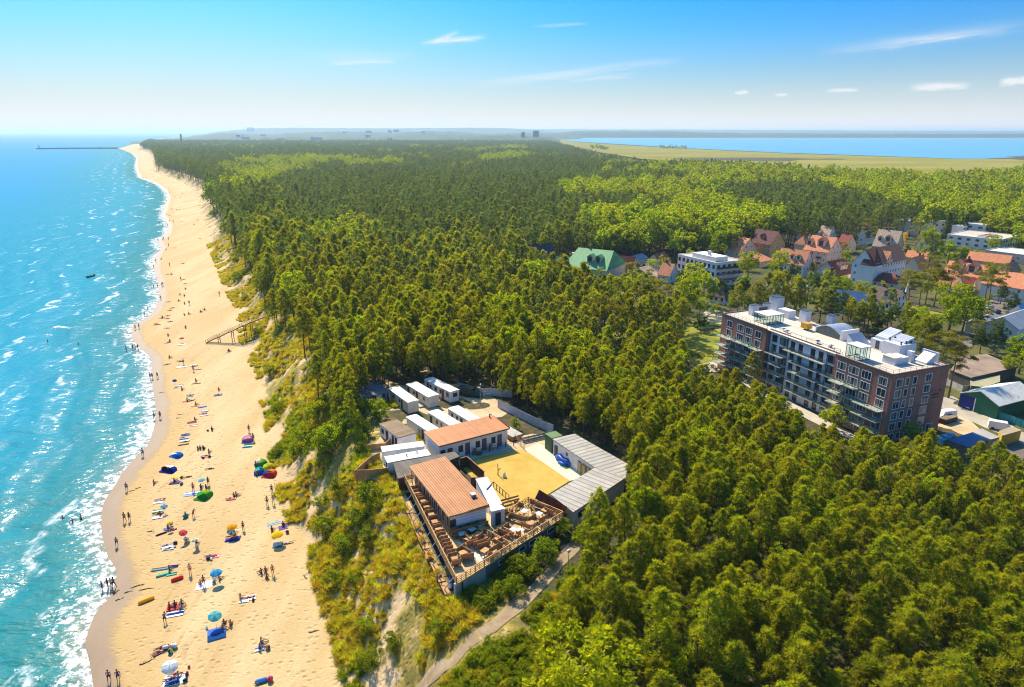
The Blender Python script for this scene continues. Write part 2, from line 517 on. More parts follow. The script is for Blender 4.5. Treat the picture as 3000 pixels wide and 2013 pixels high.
def ground_material():
 m, nt, out = new_mat("ground_sand_and_soil")
 tc = nd(nt, 'ShaderNodeTexCoord').outputs['Object']
 sh = nd(nt, 'ShaderNodeAttribute', attribute_name="shore").outputs['Fac']
 inl = nd(nt, 'ShaderNodeAttribute', attribute_name="inland").outputs['Fac']
 wob = noise_(nt, tc, .10, 4, .6)
 shw = mth(nt, 'MULTIPLY_ADD', wob, 3.4, mth(nt, 'SUBTRACT', sh, 1.7))
 stx = nd(nt, 'ShaderNodeMapping', {'Vector': tc, 'Rotation': (0, 0, R(17)), 'Scale': (1.0, .16, 1)}).outputs[0]
 band = noise_(nt, stx, .10, 4, .6)
 fine = noise_(nt, tc, 2.6, 5, .7)
 c = mixc_(nt, ss(nt, band, .36, .66), (.52, .35, .15), (.595, .44, .225))
 mps = nd(nt, 'ShaderNodeMapping', {'Vector': tc, 'Scale': (.95, 1.3, 1)}).outputs[0]
 ft = nd(nt, 'ShaderNodeTexVoronoi', {'Vector': mps, 'Scale': .85, 'Randomness': 1.0}).outputs['Distance']
 trod = noise_(nt, tc, .16, 3, .6)
 foot = mth(nt, 'MULTIPLY', mth(nt, 'SUBTRACT', 1.0, ss(nt, ft, .10, .30)), ss(nt, trod, .38, .62))
 c = mixc_(nt, mth(nt, 'MULTIPLY', ss(nt, fine, .46, .74), .6), c, (.40, .25, .10))
 c = mixc_(nt, mth(nt, 'MULTIPLY', foot, .5), c, (.27, .16, .07))
 drift = mth(nt, 'MULTIPLY', ss(nt, shw, 6, 9), mth(nt, 'SUBTRACT', 1.0, ss(nt, shw, 13, 22)))
 c = mixc_(nt, mth(nt, 'MULTIPLY', drift, mth(nt, 'MULTIPLY', ss(nt, noise_(nt, stx, .9, 6, .7), .52, .66), .55)), c, (.40, .225, .085))
 c = mixc_(nt, mth(nt, 'MULTIPLY', mth(nt, 'SUBTRACT', 1.0, ss(nt, shw, 6, 12)), .75), c, (.50, .33, .13))
 veg = noise_(nt, tc, .13, 6, .66)
 veg2 = noise_(nt, tc, .55, 5, .7)
 vf = mth(nt, 'ADD', veg, mth(nt, 'MULTIPLY', ss(nt, inl, 1.0, 14.0), .10))
 soil = mixc_(nt, ss(nt, veg2, .35, .68), (.17, .145, .03), (.42, .30, .055))
 soil = mixc_(nt, ss(nt, noise_(nt, tc, .9, 5, .7), .55, .72), soil, (.075, .085, .018))
 dn = mixc_(nt, ss(nt, vf, .50, .58), (.60, .42, .22), soil)
 c = mixc_(nt, ss(nt, mth(nt, 'MULTIPLY_ADD', veg2, 5.0, inl), 2.2, 4.5), c, dn)
 fl = mixc_(nt, ss(nt, veg2, .35, .7), (.035, .034, .012), (.12, .085, .03))  # floor under the trees coloured darker to deepen the wood's shade
 fl = mixc_(nt, ss(nt, veg, .5, .68), fl, (.055, .07, .014))
 c = mixc_(nt, ss(nt, mth(nt, 'MULTIPLY_ADD', veg, 14.0, inl), 24.0, 34.0), c, fl)
 wet = mth(nt, 'SUBTRACT', 1.0, ss(nt, mth(nt, 'MULTIPLY_ADD', noise_(nt, tc, .45, 4, .6), 2.4, shw), 3.6, 6.2))
 wcol = mixc_(nt, noise_(nt, stx, .35, 4, .6), (.17, .10, .05), (.26, .165, .09))
 c = mixc_(nt, wet, c, wcol)
 rough = mth(nt, 'MULTIPLY_ADD', wet, -.34, .92)
 bs = nd(nt, 'ShaderNodeBsdfPrincipled', {'Base Color': c, 'Roughness': rough, 'Specular IOR Level': .3})
 hgt = mth(nt, 'ADD', mth(nt, 'MULTIPLY', fine, .6), mth(nt, 'MULTIPLY', ss(nt, ft, .05, .4), .5))
 b = nd(nt, 'ShaderNodeBump', {'Height': hgt, 'Strength': mth(nt, 'MULTIPLY_ADD', wet, -.75, .8), 'Distance': .24})
 nt.links.new(b.outputs[0], bs.inputs['Normal'])
 nt.links.new(bs.outputs[0], out.inputs[0])
 return m
me.materials.append(ground_material())
# ---- the sea: a displaced sheet, finest near the beach
def sea():
 far = [-30.0]
 rows = np.concatenate((_rows, [16000, 20000, 26000, 34000, 46000, 62000]))
 cols = [-60000, -40000, -25000, -16000, -10000, -7000, -5000, -3500, -2500, -1800]
 c = -1300.0
 while c < -130: cols.append(c); c += max(1.2, -.035 * c)
 while c < 7.5: cols.append(c); c += 1.1
 cols = np.array(cols)
 Y, D = np.meshgrid(rows, cols, indexing='ij')
 X = XW(np.minimum(Y, YMAX)) + D
 amp = .32 * sstep(0, 18, -D) * (1 - sstep(150, 600, -D)) * (1 - sstep(220, 700, Y))
 ph = D * .42 + (fbm(X * .03, Y * .03, 3) - .5) * 14 + Y * .05
 Z = amp * (np.sin(ph) ** 3 * .9 + (fbm(X * .22, Y * .35, 3) - .45) * 2.0) + .03
 Z = np.where(D > -1, .03 + .02 * D, Z)
 n1, n2 = X.shape
 m = bpy.data.meshes.new("sea")
 ix = np.arange(n1 * n2).reshape(n1, n2)
 f = np.stack([ix[:-1, :-1], ix[:-1, 1:], ix[1:, 1:], ix[1:, :-1]], -1).reshape(-1, 4)
 m.from_pydata(np.stack([X, Y, Z], -1).reshape(-1, 3).tolist(), [], f.tolist())
 m.polygons.foreach_set("use_smooth", [True] * len(f))
 a = m.attributes.new("shore", 'FLOAT', 'POINT'); a.data.foreach_set("value", (-D).reshape(-1).astype(np.float32))
 o = bpy.data.objects.new("sea", m); COL.objects.link(o)
 tag(o, kind="structure")
 return o
sea_o = sea()
WAVE = .30
def water_material(name, shallow, mid, deep, foam=True):
 m, nt, out = new_mat(name)
 tc = nd(nt, 'ShaderNodeTexCoord').outputs['Object']
 sh = nd(nt, 'ShaderNodeAttribute', attribute_name="shore").outputs['Fac'] if foam else None
 w1 = nd(nt, 'ShaderNodeMapping', {'Vector': tc, 'Rotation': (0, 0, R(-24)), 'Scale': (.20, .62, 1)}).outputs[0]
 w2 = nd(nt, 'ShaderNodeMapping', {'Vector': tc, 'Rotation': (0, 0, R(8)), 'Scale': (.7, 1.5, 1)}).outputs[0]
 n1 = noise_(nt, w1, .42, 3, .5); n2 = noise_(nt, w2, .46, 3, .5); n3 = noise_(nt, tc, 1.7, 2, .5)
 hh = mth(nt, 'ADD', mth(nt, 'ADD', mth(nt, 'MULTIPLY', n1, 1.5), mth(nt, 'MULTIPLY', n2, 1.0)), mth(nt, 'MULTIPLY', n3, .10))
 b = nd(nt, 'ShaderNodeBump', {'Height': hh, 'Strength': 1.0, 'Distance': WAVE})
 if foam:
  patch = noise_(nt, tc, .03, 4, .6)
  k = mth(nt, 'MULTIPLY_ADD', patch, 26.0, mth(nt, 'SUBTRACT', sh, 13.0))
  col = mixc_(nt, ss(nt, k, 2, 40), shallow, mid)
  col = mixc_(nt, ss(nt, k, 40, 260), col, deep)
  sandy = mth(nt, 'SUBTRACT', 1.0, ss(nt, sh, -3.0, 5.5))
  col = mixc_(nt, mth(nt, 'MULTIPLY', sandy, .72), col, (.42, .30, .17))
 else:
  col = mixc_(nt, noise_(nt, nd(nt, 'ShaderNodeMapping', {'Vector': tc, 'Scale': (.002, .012, 1)}).outputs[0], .6, 4), mid, deep)
 fr = mth(nt, 'MINIMUM', nd(nt, 'ShaderNodeFresnel', {'IOR': 1.36, 'Normal': b.outputs[0]}).outputs[0], .16 if foam else .12)
 df = nd(nt, 'ShaderNodeBsdfDiffuse', {'Color': col, 'Normal': b.outputs[0]})
 gl = nd(nt, 'ShaderNodeBsdfGlossy', {'Color': (1, 1, 1, 1), 'Roughness': .13 if foam else .3, 'Normal': b.outputs[0]})
 bs = nd(nt, 'ShaderNodeMixShader', {0: fr, 1: df.outputs[0], 2: gl.outputs[0]})
 if not foam:
  nt.links.new(bs.outputs[0], out.inputs[0]); return m
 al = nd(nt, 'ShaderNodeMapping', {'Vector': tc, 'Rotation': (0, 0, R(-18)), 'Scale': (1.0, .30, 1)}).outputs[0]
 lace = noise_(nt, tc, .62, 8, .72)
 wig = noise_(nt, tc, .05, 4, .6)
 s2 = mth(nt, 'MULTIPLY_ADD', wig, 22.0, mth(nt, 'SUBTRACT', sh, 11.0))
 edge = mth(nt, 'MULTIPLY', mth(nt, 'SUBTRACT', 1.0, ss(nt, s2, 1.0, 8.0)), mth(nt, 'SUBTRACT', 1.0, ss(nt, sh, 9.0, 13.0)))
 f1 = ss(nt, mth(nt, 'ADD', lace, mth(nt, 'MULTIPLY', edge, .16)), .615, .735)
 rim = mth(nt, 'MULTIPLY', mth(nt, 'SUBTRACT', 1.0, ss(nt, mth(nt, 'ABSOLUTE', mth(nt, 'ADD', sh, mth(nt, 'MULTIPLY_ADD', noise_(nt, tc, .35, 4, .6), 3.2, -.2))), .35, 1.0)), ss(nt, lace, .30, .46))
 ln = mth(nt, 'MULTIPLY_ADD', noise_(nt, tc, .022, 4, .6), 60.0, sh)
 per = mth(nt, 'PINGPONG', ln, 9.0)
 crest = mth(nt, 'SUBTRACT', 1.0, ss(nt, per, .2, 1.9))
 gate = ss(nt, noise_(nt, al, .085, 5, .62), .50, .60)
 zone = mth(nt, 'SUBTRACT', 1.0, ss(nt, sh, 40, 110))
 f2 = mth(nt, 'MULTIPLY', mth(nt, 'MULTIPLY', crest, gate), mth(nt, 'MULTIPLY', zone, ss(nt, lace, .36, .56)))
 f3 = mth(nt, 'MULTIPLY', mth(nt, 'MULTIPLY', ss(nt, noise_(nt, al, .16, 7, .68), .585, .66), ss(nt, lace, .42, .55)), mth(nt, 'SUBTRACT', 1.0, ss(nt, sh, 35, 150)))  # offshore foam flecks, partly painted white in place of sun glints
 foam_glint_f = mth(nt, 'MINIMUM', mth(nt, 'ADD', mth(nt, 'ADD', f1, rim), mth(nt, 'ADD', mth(nt, 'MULTIPLY', f2, .9), mth(nt, 'MULTIPLY', f3, .38))), 1.0)
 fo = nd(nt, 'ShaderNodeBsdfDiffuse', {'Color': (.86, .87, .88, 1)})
 tr = nd(nt, 'ShaderNodeBsdfTransparent')
 thin = mth(nt, 'SUBTRACT', 1.0, ss(nt, sh, -3.0, 1.5))
 body = nd(nt, 'ShaderNodeMixShader', {0: mth(nt, 'MULTIPLY', thin, .8), 1: bs.outputs[0], 2: tr.outputs[0]})
 mx = nd(nt, 'ShaderNodeMixShader', {0: foam_glint_f, 1: body.outputs[0], 2: fo.outputs[0]})
 lim = ss(nt, mth(nt, 'MULTIPLY_ADD', noise_(nt, tc, .12, 4, .6), 6.0, sh), -2.6, -2.3)
 fin = nd(nt, 'ShaderNodeMixShader', {0: lim, 1: tr.outputs[0], 2: mx.outputs[0]})
 nt.links.new(fin.outputs[0], out.inputs[0])
 return m
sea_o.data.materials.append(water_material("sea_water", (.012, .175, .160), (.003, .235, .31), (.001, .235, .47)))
# ---- flat sheets lying on the land (lawns, yards, roads)
def sheet(name, px, h, m, dz=.02, label=None):
 """a flat sheet: outline in pixels of the photograph laid down at height h"""
 b = MB(); pts = [at(*q, h + dz) for q in px]
 a = sum(pts[i].x * pts[(i + 1) % len(pts)].y - pts[(i + 1) % len(pts)].x * pts[i].y for i in range(len(pts)))
 b.poly(pts if a > 0 else pts[::-1])
 o = b.build(name, m); tag(o, kind="structure")
 if label: o["label"] = label
 return o
def strip(name, px, width, m, lift=.05):
 """a road or path draped on the terrain"""
 P = [G(*q) for q in px]
 fine = []
 for a, b_ in zip(P[:-1], P[1:]):
  n = max(2, int((b_ - a).length / 1.2))
  fine += [a.lerp(b_, k / n) for k in range(n)]
 fine.append(P[-1])
 b = MB(); rows = []
 for i, p in enumerate(fine):
  d = fine[min(i + 1, len(fine) - 1)] - fine[max(i - 1, 0)]
  s = Vector((d.y, -d.x, 0)).normalized()
  w = width * (1 + .22 * math.sin(i * .9) * math.sin(i * .37))
  row = []
  for k in range(7):
   q = p + s * (w * (k / 6 - .5)); row.append((q.x, q.y, float(terr(q.x, q.y)) + lift))
  rows.append(row)
 for r0, r1 in zip(rows[:-1], rows[1:]):
  for k in range(6):
   b.poly([r0[k], r0[k + 1], r1[k + 1], r1[k]], 0, True)
 o = b.build(name, m); tag(o, kind="structure")
 TRACKS.append(np.array([(p.x, p.y) for p in fine]))
 return o
def off_track(X, Y, w):
 k = np.ones(len(X), bool)
 for T in TRACKS:
  for a in T: k &= np.hypot(X - a[0], Y - a[1]) > w
 return k
TRACKS = []
# ------------------------------------------------------------------ foliage
def leaf_mat(name, c0, c1, trans=.35, rnd=.35, hue=.03, rough=.6):
 """leaves or needles: two greens mixed by a per-clump tint, varied from tree to tree"""
 m, nt, out = new_mat(name)
 t = nd(nt, 'ShaderNodeAttribute', attribute_name="tint").outputs['Fac']
 oi = nd(nt, 'ShaderNodeObjectInfo').outputs['Random']
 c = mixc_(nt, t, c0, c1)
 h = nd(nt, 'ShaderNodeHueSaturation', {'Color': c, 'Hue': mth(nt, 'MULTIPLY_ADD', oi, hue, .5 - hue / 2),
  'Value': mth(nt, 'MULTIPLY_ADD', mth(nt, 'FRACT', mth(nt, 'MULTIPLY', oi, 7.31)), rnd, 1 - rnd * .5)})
 d = nd(nt, 'ShaderNodeBsdfDiffuse', {'Color': h.outputs[0]})
 tc = nd(nt, 'ShaderNodeHueSaturation', {'Color': h.outputs[0], 'Hue': .485, 'Saturation': 1.1, 'Value': 2.1})
 tr = nd(nt, 'ShaderNodeBsdfTranslucent', {'Color': tc.outputs[0]})
 mx = nd(nt, 'ShaderNodeMixShader', {0: trans, 1: d.outputs[0], 2: tr.outputs[0]})
 nt.links.new(mx.outputs[0], out.inputs[0])
 return m
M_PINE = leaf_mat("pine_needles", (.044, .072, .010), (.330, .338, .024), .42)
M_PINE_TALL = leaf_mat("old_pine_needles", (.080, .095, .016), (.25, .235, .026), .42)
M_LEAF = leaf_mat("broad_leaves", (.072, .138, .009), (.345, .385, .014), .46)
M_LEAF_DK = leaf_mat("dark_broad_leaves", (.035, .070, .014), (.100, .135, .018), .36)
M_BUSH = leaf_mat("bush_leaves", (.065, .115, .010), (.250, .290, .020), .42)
M_GRASS = leaf_mat("dune_grass", (.20, .20, .026), (.52, .45, .05), .40, .5, .06)
M_FAR = leaf_mat("far_needles", (.036, .072, .019), (.160, .198, .032), .42, .55)
M_BARK = mat("pine_bark", (.16, .09, .055), .9, .3, 4)
M_BARK2 = mat("grey_bark", (.13, .11, .085), .9, .3, 4)
M_TRUNKP = mat("red_pine_bark", (.30, .155, .075), .9, .3, 3)
def foliage_mesh(name, clumps, nblade, blade_len, blade_w, up, m, r, quad=False, flat=0.0):
 """one crown mesh: many leaf-sized faces gathered in clumps; clumps = [(x,y,z,radius,outward vector,tint)]"""
 C = np.array([c[:3] for c in clumps]); RAD = np.array([c[3] for c in clumps]); OUT = np.array([c[4] for c in clumps]); T = np.array([c[5] for c in clumps])
 n = len(C); N = n * nblade
 ci = np.repeat(np.arange(n), nblade)
 d = r.normal(size=(N, 3)); d /= np.linalg.norm(d, axis=1)[:, None]
 d += OUT[ci] * .55 + np.array([0, 0, up]); d[:, 2] *= (1 - flat)
 d /= np.linalg.norm(d, axis=1)[:, None]
 st = r.random(N) ** .6
 base = C[ci] + d * (RAD[ci] * st * .95)[:, None]
 ln = blade_len * r.uniform(.7, 1.3, N)
 if quad:
  ax = d + r.normal(size=(N, 3)) * .9
 else:
  ax = d + r.normal(size=(N, 3)) * .45
 ax /= np.linalg.norm(ax, axis=1)[:, None]
 sd_ = np.cross(ax, r.normal(size=(N, 3))); sd_ /= np.linalg.norm(sd_, axis=1)[:, None]
 w = blade_w * r.uniform(.7, 1.3, N)
 if quad:
  V = np.stack([base, base + ax * (ln * .5)[:, None] + sd_ * w[:, None], base + ax * ln[:, None], base + ax * (ln * .5)[:, None] - sd_ * w[:, None]], 1).reshape(-1, 3)
  k = 4
 else:
  V = np.stack([base - sd_ * w[:, None], base + sd_ * w[:, None], base + ax * ln[:, None]], 1).reshape(-1, 3)
  k = 3
 me = bpy.data.meshes.new(name)
 me.vertices.add(N * k); me.loops.add(N * k); me.polygons.add(N)
 me.vertices.foreach_set("co", V.astype(np.float32).reshape(-1))
 me.loops.foreach_set("vertex_index", np.arange(N * k, dtype=np.int32))
 me.polygons.foreach_set("loop_start", np.arange(0, N * k, k, dtype=np.int32))
 me.update()
 a = me.attributes.new("tint", 'FLOAT', 'POINT')
 tv = np.clip(T[ci] + r.normal(size=N) * .13 + (st - .6) * .5, 0, 1)  # clump tips lighter, hearts darker: shading put into colour beside random tone
 a.data.foreach_set("value", np.repeat(tv, k).astype(np.float32))
 me.materials.append(m)
 return me
def trunk_mesh(name, H, r0, limbs, r, m, lean=.25, bare=0.0):
 b = MB()
 lx, ly = r.uniform(-lean, lean, 2)
 pts = [(lx * (t ** 1.6) * 1.2, ly * (t ** 1.6) * 1.2, H * t) for t in (0, .15, .35, .55, .75, .95)]
 b.path(pts, [r0 * 1.25, r0, r0 * .82, r0 * .64, r0 * .42, r0 * .16], 7)
 for (z, ang, ln, rise) in limbs:
  t = z / H; c = Vector((lx * t ** 1.6 * 1.2, ly * t ** 1.6 * 1.2, z))
  e = Vector((math.cos(ang) * ln, math.sin(ang) * ln, rise))
  b.path([c, c + e * .5 + Vector((0, 0, -.04 * ln)), c + e], [r0 * .30 * (1.2 - t), r0 * .2 * (1.2 - t), r0 * .08], 5)
 return b.build(name, m).data
def drop(me):
 """take back the object a builder linked, keep its mesh"""
 for o in [o for o in COL.objects if o.data == me]:
  bpy.data.objects.remove(o)
 return me
def pine_meshes(seed, H=12.5, Rw=2.7, base=.34, ncl=96, nb=40, m=None, mt=None, bl=.50, bw=.072, round_=.75):
 r = np.random.default_rng(seed)
 cl, limbs = [], []
 ga = 2.399
 for i in range(ncl):
  u = ((i + .5) / ncl) ** .92
  z = H * (base + (1 - base) * u)
  prof = max(0.0, 1 - u ** 2.0) ** round_ * (.66 + .34 * min(1, u * 3 + .25))
  rr = Rw * prof * (r.uniform(.60, 1.08) if i % 3 else r.uniform(.15, .55)) + .12
  a = i * ga + r.uniform(-.5, .5)
  o = np.array([math.cos(a), math.sin(a), .35])
  if math.sin(a * 2 + seed) > .55 and r.random() < .55: continue
  rr *= 1 + .28 * math.sin(a + seed * 1.7)
  z += r.uniform(-.5, .5) + .22 * rr
  z = min(z, H * 1.0)
  cl.append((rr * math.cos(a), rr * math.sin(a), z, r.uniform(.40, .72) * (1.0 - .25 * u) * (Rw / 2.7) ** .7, o, r.uniform(.1, .75) * .7 + .35 * u))  # crown tops painted lighter for contrast, alongside young growth
  if i % 4 == 0:
   limbs.append((max(.5, z - .35 * rr - .3), a, rr * .95, .35 * rr + .25))
 for k in range(2):   # leader tufts
  cl.append((r.uniform(-.25, .25), r.uniform(-.25, .25), H * (1.0 + .02 * k), .42, np.array([0, 0, 1.]), .9))
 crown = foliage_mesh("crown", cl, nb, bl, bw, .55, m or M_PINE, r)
 for k in range(5):
  limbs.append((H * r.uniform(.12, base), r.uniform(0, 6.28), r.uniform(.4, 1.0), r.uniform(-.1, .2)))
 tr = drop(trunk_mesh("trunk", H, .15 * H / 12, limbs, r, mt or M_BARK))
 return crown, tr
def umbrella_pine(seed, H=19, Rw=4.2, nb=75):
 """tall old pine: bare reddish trunk, spreading flattish crown in a few uneven plates"""
 r = np.random.default_rng(seed)
 cl, limbs = [], []
 for k in range(9):
  a = k * 2.399 + r.uniform(-.4, .4); u = k / 8
  zc_ = H * (.58 + .40 * u) + r.uniform(-.4, .4); ln = Rw * (1.0 - .62 * u ** 1.7) * r.uniform(.55, 1.0)
  if k == 8: ln = .5
  cx, cy = math.cos(a) * ln, math.sin(a) * ln
  limbs.append((zc_ - ln * .38, a, ln, ln * .38))
  pr = Rw * .42 * r.uniform(.75, 1.15)
  for q in range(9):
   b_ = r.uniform(0, 6.28); s = math.sqrt(r.uniform(0, 1)) * pr
   cl.append((cx + s * math.cos(b_), cy + s * math.sin(b_), zc_ + r.uniform(-.1, .45) + .3 * (1 - s / pr), r.uniform(.55, .9), np.array([.3 * math.cos(b_), .3 * math.sin(b_), .5]), r.uniform(.2, .9)))
 crown = foliage_mesh("crown", cl, nb, .45, .055, .5, M_PINE_TALL, r)
 tr = drop(trunk_mesh("trunk", H * .97, .24, limbs, r, M_TRUNKP, .5))
 return crown, tr
def broad_meshes(seed, H=12, Rw=4.0, nl=9, ncl=95, nb=48, leaf=.36, m=None, squash=1.0, base=.18, narrow=False):
 r = np.random.default_rng(seed)
 lobes = [(0, 0, H * .66, Rw * .62)]
 for k in range(nl):
  a = k * 2.399 + r.uniform(-.4, .4); u = r.uniform(0, 1)
  rr = Rw * r.uniform(.36, .62) * (1 - .45 * max(0, u - .5))
  zz = H * (base + .18 + (1 - base - .28) * u)
  lobes.append((math.cos(a) * rr, math.sin(a) * rr, zz, Rw * r.uniform(.34, .50)))
 if narrow:
  lobes = [(r.uniform(-.15, .15), r.uniform(-.15, .15), H * (.12 + .85 * k / 9), Rw * (.55 + .45 * math.sin(math.pi * min(1, (k + 1.5) / 10)))) for k in range(10)]
 cl, limbs = [], []
 for i in range(ncl):
  lx, ly, lz, lr = lobes[i % len(lobes)]
  d = r.normal(size=3); d /= np.linalg.norm(d); d[2] = d[2] * .9 + .18
  s = lr * r.uniform(.72, 1.0)
  z = min(max(lz + d[2] * s * squash, H * base * .8), H * 1.01)
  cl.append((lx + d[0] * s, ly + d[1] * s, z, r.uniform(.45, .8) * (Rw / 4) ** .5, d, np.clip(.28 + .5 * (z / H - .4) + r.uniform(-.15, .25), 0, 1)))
 for (lx, ly, lz, lr) in lobes[1:]:
  ln = math.hypot(lx, ly)
  limbs.append((max(H * base * .7, lz - ln * .8), math.atan2(ly, lx), ln, ln * .8))
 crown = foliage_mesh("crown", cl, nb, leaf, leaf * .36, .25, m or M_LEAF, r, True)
 tr = drop(trunk_mesh("trunk", H * .8, .2 * (H / 12), limbs, r, M_BARK2))
 return crown, tr
PINES = [pine_meshes(11 + k, 11.5 + (k % 4) * .9, 2.45 + .28 * (k % 3), .30 + .05 * (k % 3), round_=(.62, .75, .9, .7)[k % 4]) for k in range(10)]
OLDP = [umbrella_pine(51 + k, 17 + 1.5 * k, 3.6 + .4 * k) for k in range(3)]
BROAD = [broad_meshes(71 + k, 11.5 + k, 3.8 + .3 * k) for k in range(4)]
BROADD = [broad_meshes(81 + k, 11 + k, 3.6 + .3 * k, m=M_LEAF_DK) for k in range(2)]
POPLAR = broad_meshes(91, 15, 1.7, narrow=True, ncl=120, m=M_LEAF_DK, base=.05)
FARP = [pine_meshes(31 + k, 14.0 + k, 2.9, .38, 34, 26, M_FAR, None, .75, .11, (.7, .55, .85)[k]) for k in range(3)]
FARB = [broad_meshes(41 + k, 13 + k, 4.6, 8, 62, 26, .62) for k in range(2)]
def tree(kind, loc, s=1.0, rz=None, label="", cat="tree", group=None, sz=None, name="pine_tree"):
 t = thing(name, label, cat, loc, random.uniform(0, 6.28) if rz is None else rz, group)
 w_ = random.uniform(.95, 1.28) if len(name) > 4 else 1.0
 t.scale = (s * w_, s * w_ * random.uniform(.88, 1.12), (s if sz is None else sz) * random.uniform(.86, 1.14))
 t.rotation_euler.x, t.rotation_euler.y = random.uniform(-.06, .06), random.uniform(-.06, .06)
 for nm, me in (("crown", kind[0]), ("trunk", kind[1])):
  if me is None: continue
  o = bpy.data.objects.new(nm, me); COL.objects.link(o); o.parent = t
 return t
# ------------------------------------------------------------------ where no trees grow (ground outlines)
def gpoly(px, h):
 return [(at(*q, h).x, at(*q, h).y) for q in px]
def inside(poly, x, y):
 c = False; n = len(poly); j = n - 1
 for i in range(n):
  xi, yi = poly[i]; xj, yj = poly[j]
  if (yi > y) != (yj > y) and x < (xj - xi) * (y - yi) / (yj - yi) + xi: c = not c
  j = i
 return c
def inside_np(poly, X, Y):
 c = np.zeros(X.shape, bool); n = len(poly); j = n - 1
 for i in range(n):
  xi, yi = poly[i]; xj, yj = poly[j]
  with np.errstate(divide='ignore', invalid='ignore'):
   t = ((yi > Y) != (yj > Y)) & (X < (xj - xi) * (Y - yi) / (yj - yi if yj != yi else 1e-9) + xi)
  c ^= t; j = i
 return c
PZ = 13.0
COMPOUND = gpoly([(1075, 1165), (1180, 1125), (1300, 1125), (1420, 1155), (1640, 1265), (1690, 1290), (1870, 1385), (1850, 1440), (1700, 1560), (1690, 1610), (1560, 1680), (1490, 1760), (1360, 1870), (1250, 2013), (1180, 2080), (900, 2080), (960, 1700), (980, 1480), (1040, 1330), (1060, 1290)], PZ)
HOTEL = gpoly([(2008, 1060), (2000, 950), (2090, 880), (2140, 930), (2300, 940), (2800, 1080), (2840, 1150), (3080, 1150), (3080, 1360), (2790, 1350), (2620, 1330), (2540, 1290), (2330, 1190), (2150, 1120)], TOWN_Z)
TOWN = gpoly([(1510, 800), (1640, 775), (2000, 765), (2130, 745), (2260, 728), (2420, 722), (2600, 700), (2790, 690), (3060, 735), (3200, 800), (3200, 1180), (2820, 1130), (2640, 985), (2290, 915), (2120, 925), (2030, 950), (1960, 960), (1880, 930), (1780, 920), (1700, 900), (1600, 860)], TOWN_Z)
MEADOW_EDGE = gpoly([(1585, 398.5), (1640, 413), (1740, 433), (1900, 455), (2050, 459), (2210, 470), (2500, 482), (2700, 494), (2860, 490), (3000, 476), (3150, 462), (3400, 450), (3400, 396)], 30)
BRIGHT = [gpoly([(1640, 556), (1740, 520), (1960, 480), (2200, 470), (2500, 490), (2760, 510), (3060, 500), (3060, 640), (2800, 660), (2600, 600), (2350, 545), (2180, 550), (2000, 560), (2150, 610), (2330, 640), (2200, 690), (2060, 720), (1900, 730), (1760, 700), (1680, 640)], 17),
  gpoly([(615, 500), (700, 470), (900, 455), (1180, 462), (1180, 485), (940, 480), (850, 520), (760, 540)], 20), gpoly([(1300, 440), (1540, 425), (1560, 462), (1420, 470)], 20),
  gpoly([(1010, 690), (1095, 680), (1095, 715), (1015, 720)], 13)]
SPARSE = [gpoly([(2600, 690), (3060, 640), (3060, 800), (2700, 720)], TOWN_Z)]
def seen(x, y, z, mx=160, my=260):
 dy = y * CP - (z - CAMH) * SP
 if dy < 5: return False
 v = (-(z - CAMH) * CP - y * SP) / dy
 u = x / dy
 return abs(u * FPX) < 1500 + mx and v * FPX < 1006 + my
def pxof(x, y, z):
 dy = y * CP - (z - CAMH) * SP
 return 1500 + FPX * x / dy, 1006.5 + FPX * (-(z - CAMH) * CP - y * SP) / dy
pts = []
def band(y0, y1, sp, x0, x1):
 ny = int((y1 - y0) / sp); nx = int((x1 - x0) / sp)
 gx, gy = np.meshgrid(np.arange(nx), np.arange(ny))
 X = x0 + (gx + rng.uniform(.04, .96, gx.shape)) * sp; Y = y0 + (gy + rng.uniform(.04, .96, gx.shape)) * sp
 return X.reshape(-1), Y.reshape(-1)
bands = [(48, 150, 3.0, -70, 150), (150, 200, 3.9, -90, 220), (200, 420, 5.2, -160, 460), (420, 800, 6.6, -320, 760), (800, 1500, 8.6, -720, 1300), (1500, 2700, 11.5, -1500, 1900), (2700, 4600, 17.0, -2900, 2600)]
FX, FY, FL = [], [], []
for k, (y0, y1, sp, x0, x1) in enumerate(bands):
 X, Y = band(y0, y1, sp, x0, x1)
 e = X - XF(Y)
 w = 17 + 5 * (fbm(X * .05, Y * .05, 2) - .5) * 4
 keep = e > np.where(Y < 160, w + 1, w - 3)
 keep &= ~inside_np(COMPOUND, X, Y) & ~inside_np(HOTEL, X, Y) & ~inside_np(TOWN, X, Y) & ~inside_np(MEADOW_EDGE, X, Y)
 Z = terr(X, Y)
 dy = Y * CP - (Z - CAMH) * SP
 u = X / dy * FPX; v = (-(Z - CAMH) * CP - Y * SP) / dy * FPX
 keep &= (np.abs(u) < 1500 + 170) & (v < 1006 + 420)
 gl = fbm(X * .035, Y * .035, 3)
 keep &= ~((gl < .26) & (Y < 420) & (Y > 150))
 FX.append(X[keep]); FY.append(Y[keep]); FL.append(np.full(keep.sum(), k))
FX = np.concatenate(FX); FY = np.concatenate(FY); FL = np.concatenate(FL); FZ = terr(FX, FY)
FB = np.zeros(len(FX), bool)
for p in BRIGHT:
 FB |= inside_np(p, FX, FY)
mixn = fbm(FX * .012 + 5, FY * .012, 3)
FB = np.where(FB, mixn > np.where(FY > 900, .47, .33), (mixn > .69) & (FY > 300))
one = rng.random(len(FX))
FB = np.where(FY < 300, one < .035, FB)
thin = FB & (FY > 190) & (rng.random(len(FX)) < .52)
FX, FY, FZ, FL, FB = (a[~thin] for a in (FX, FY, FZ, FL, FB))
dist = np.hypot(FX, FY)
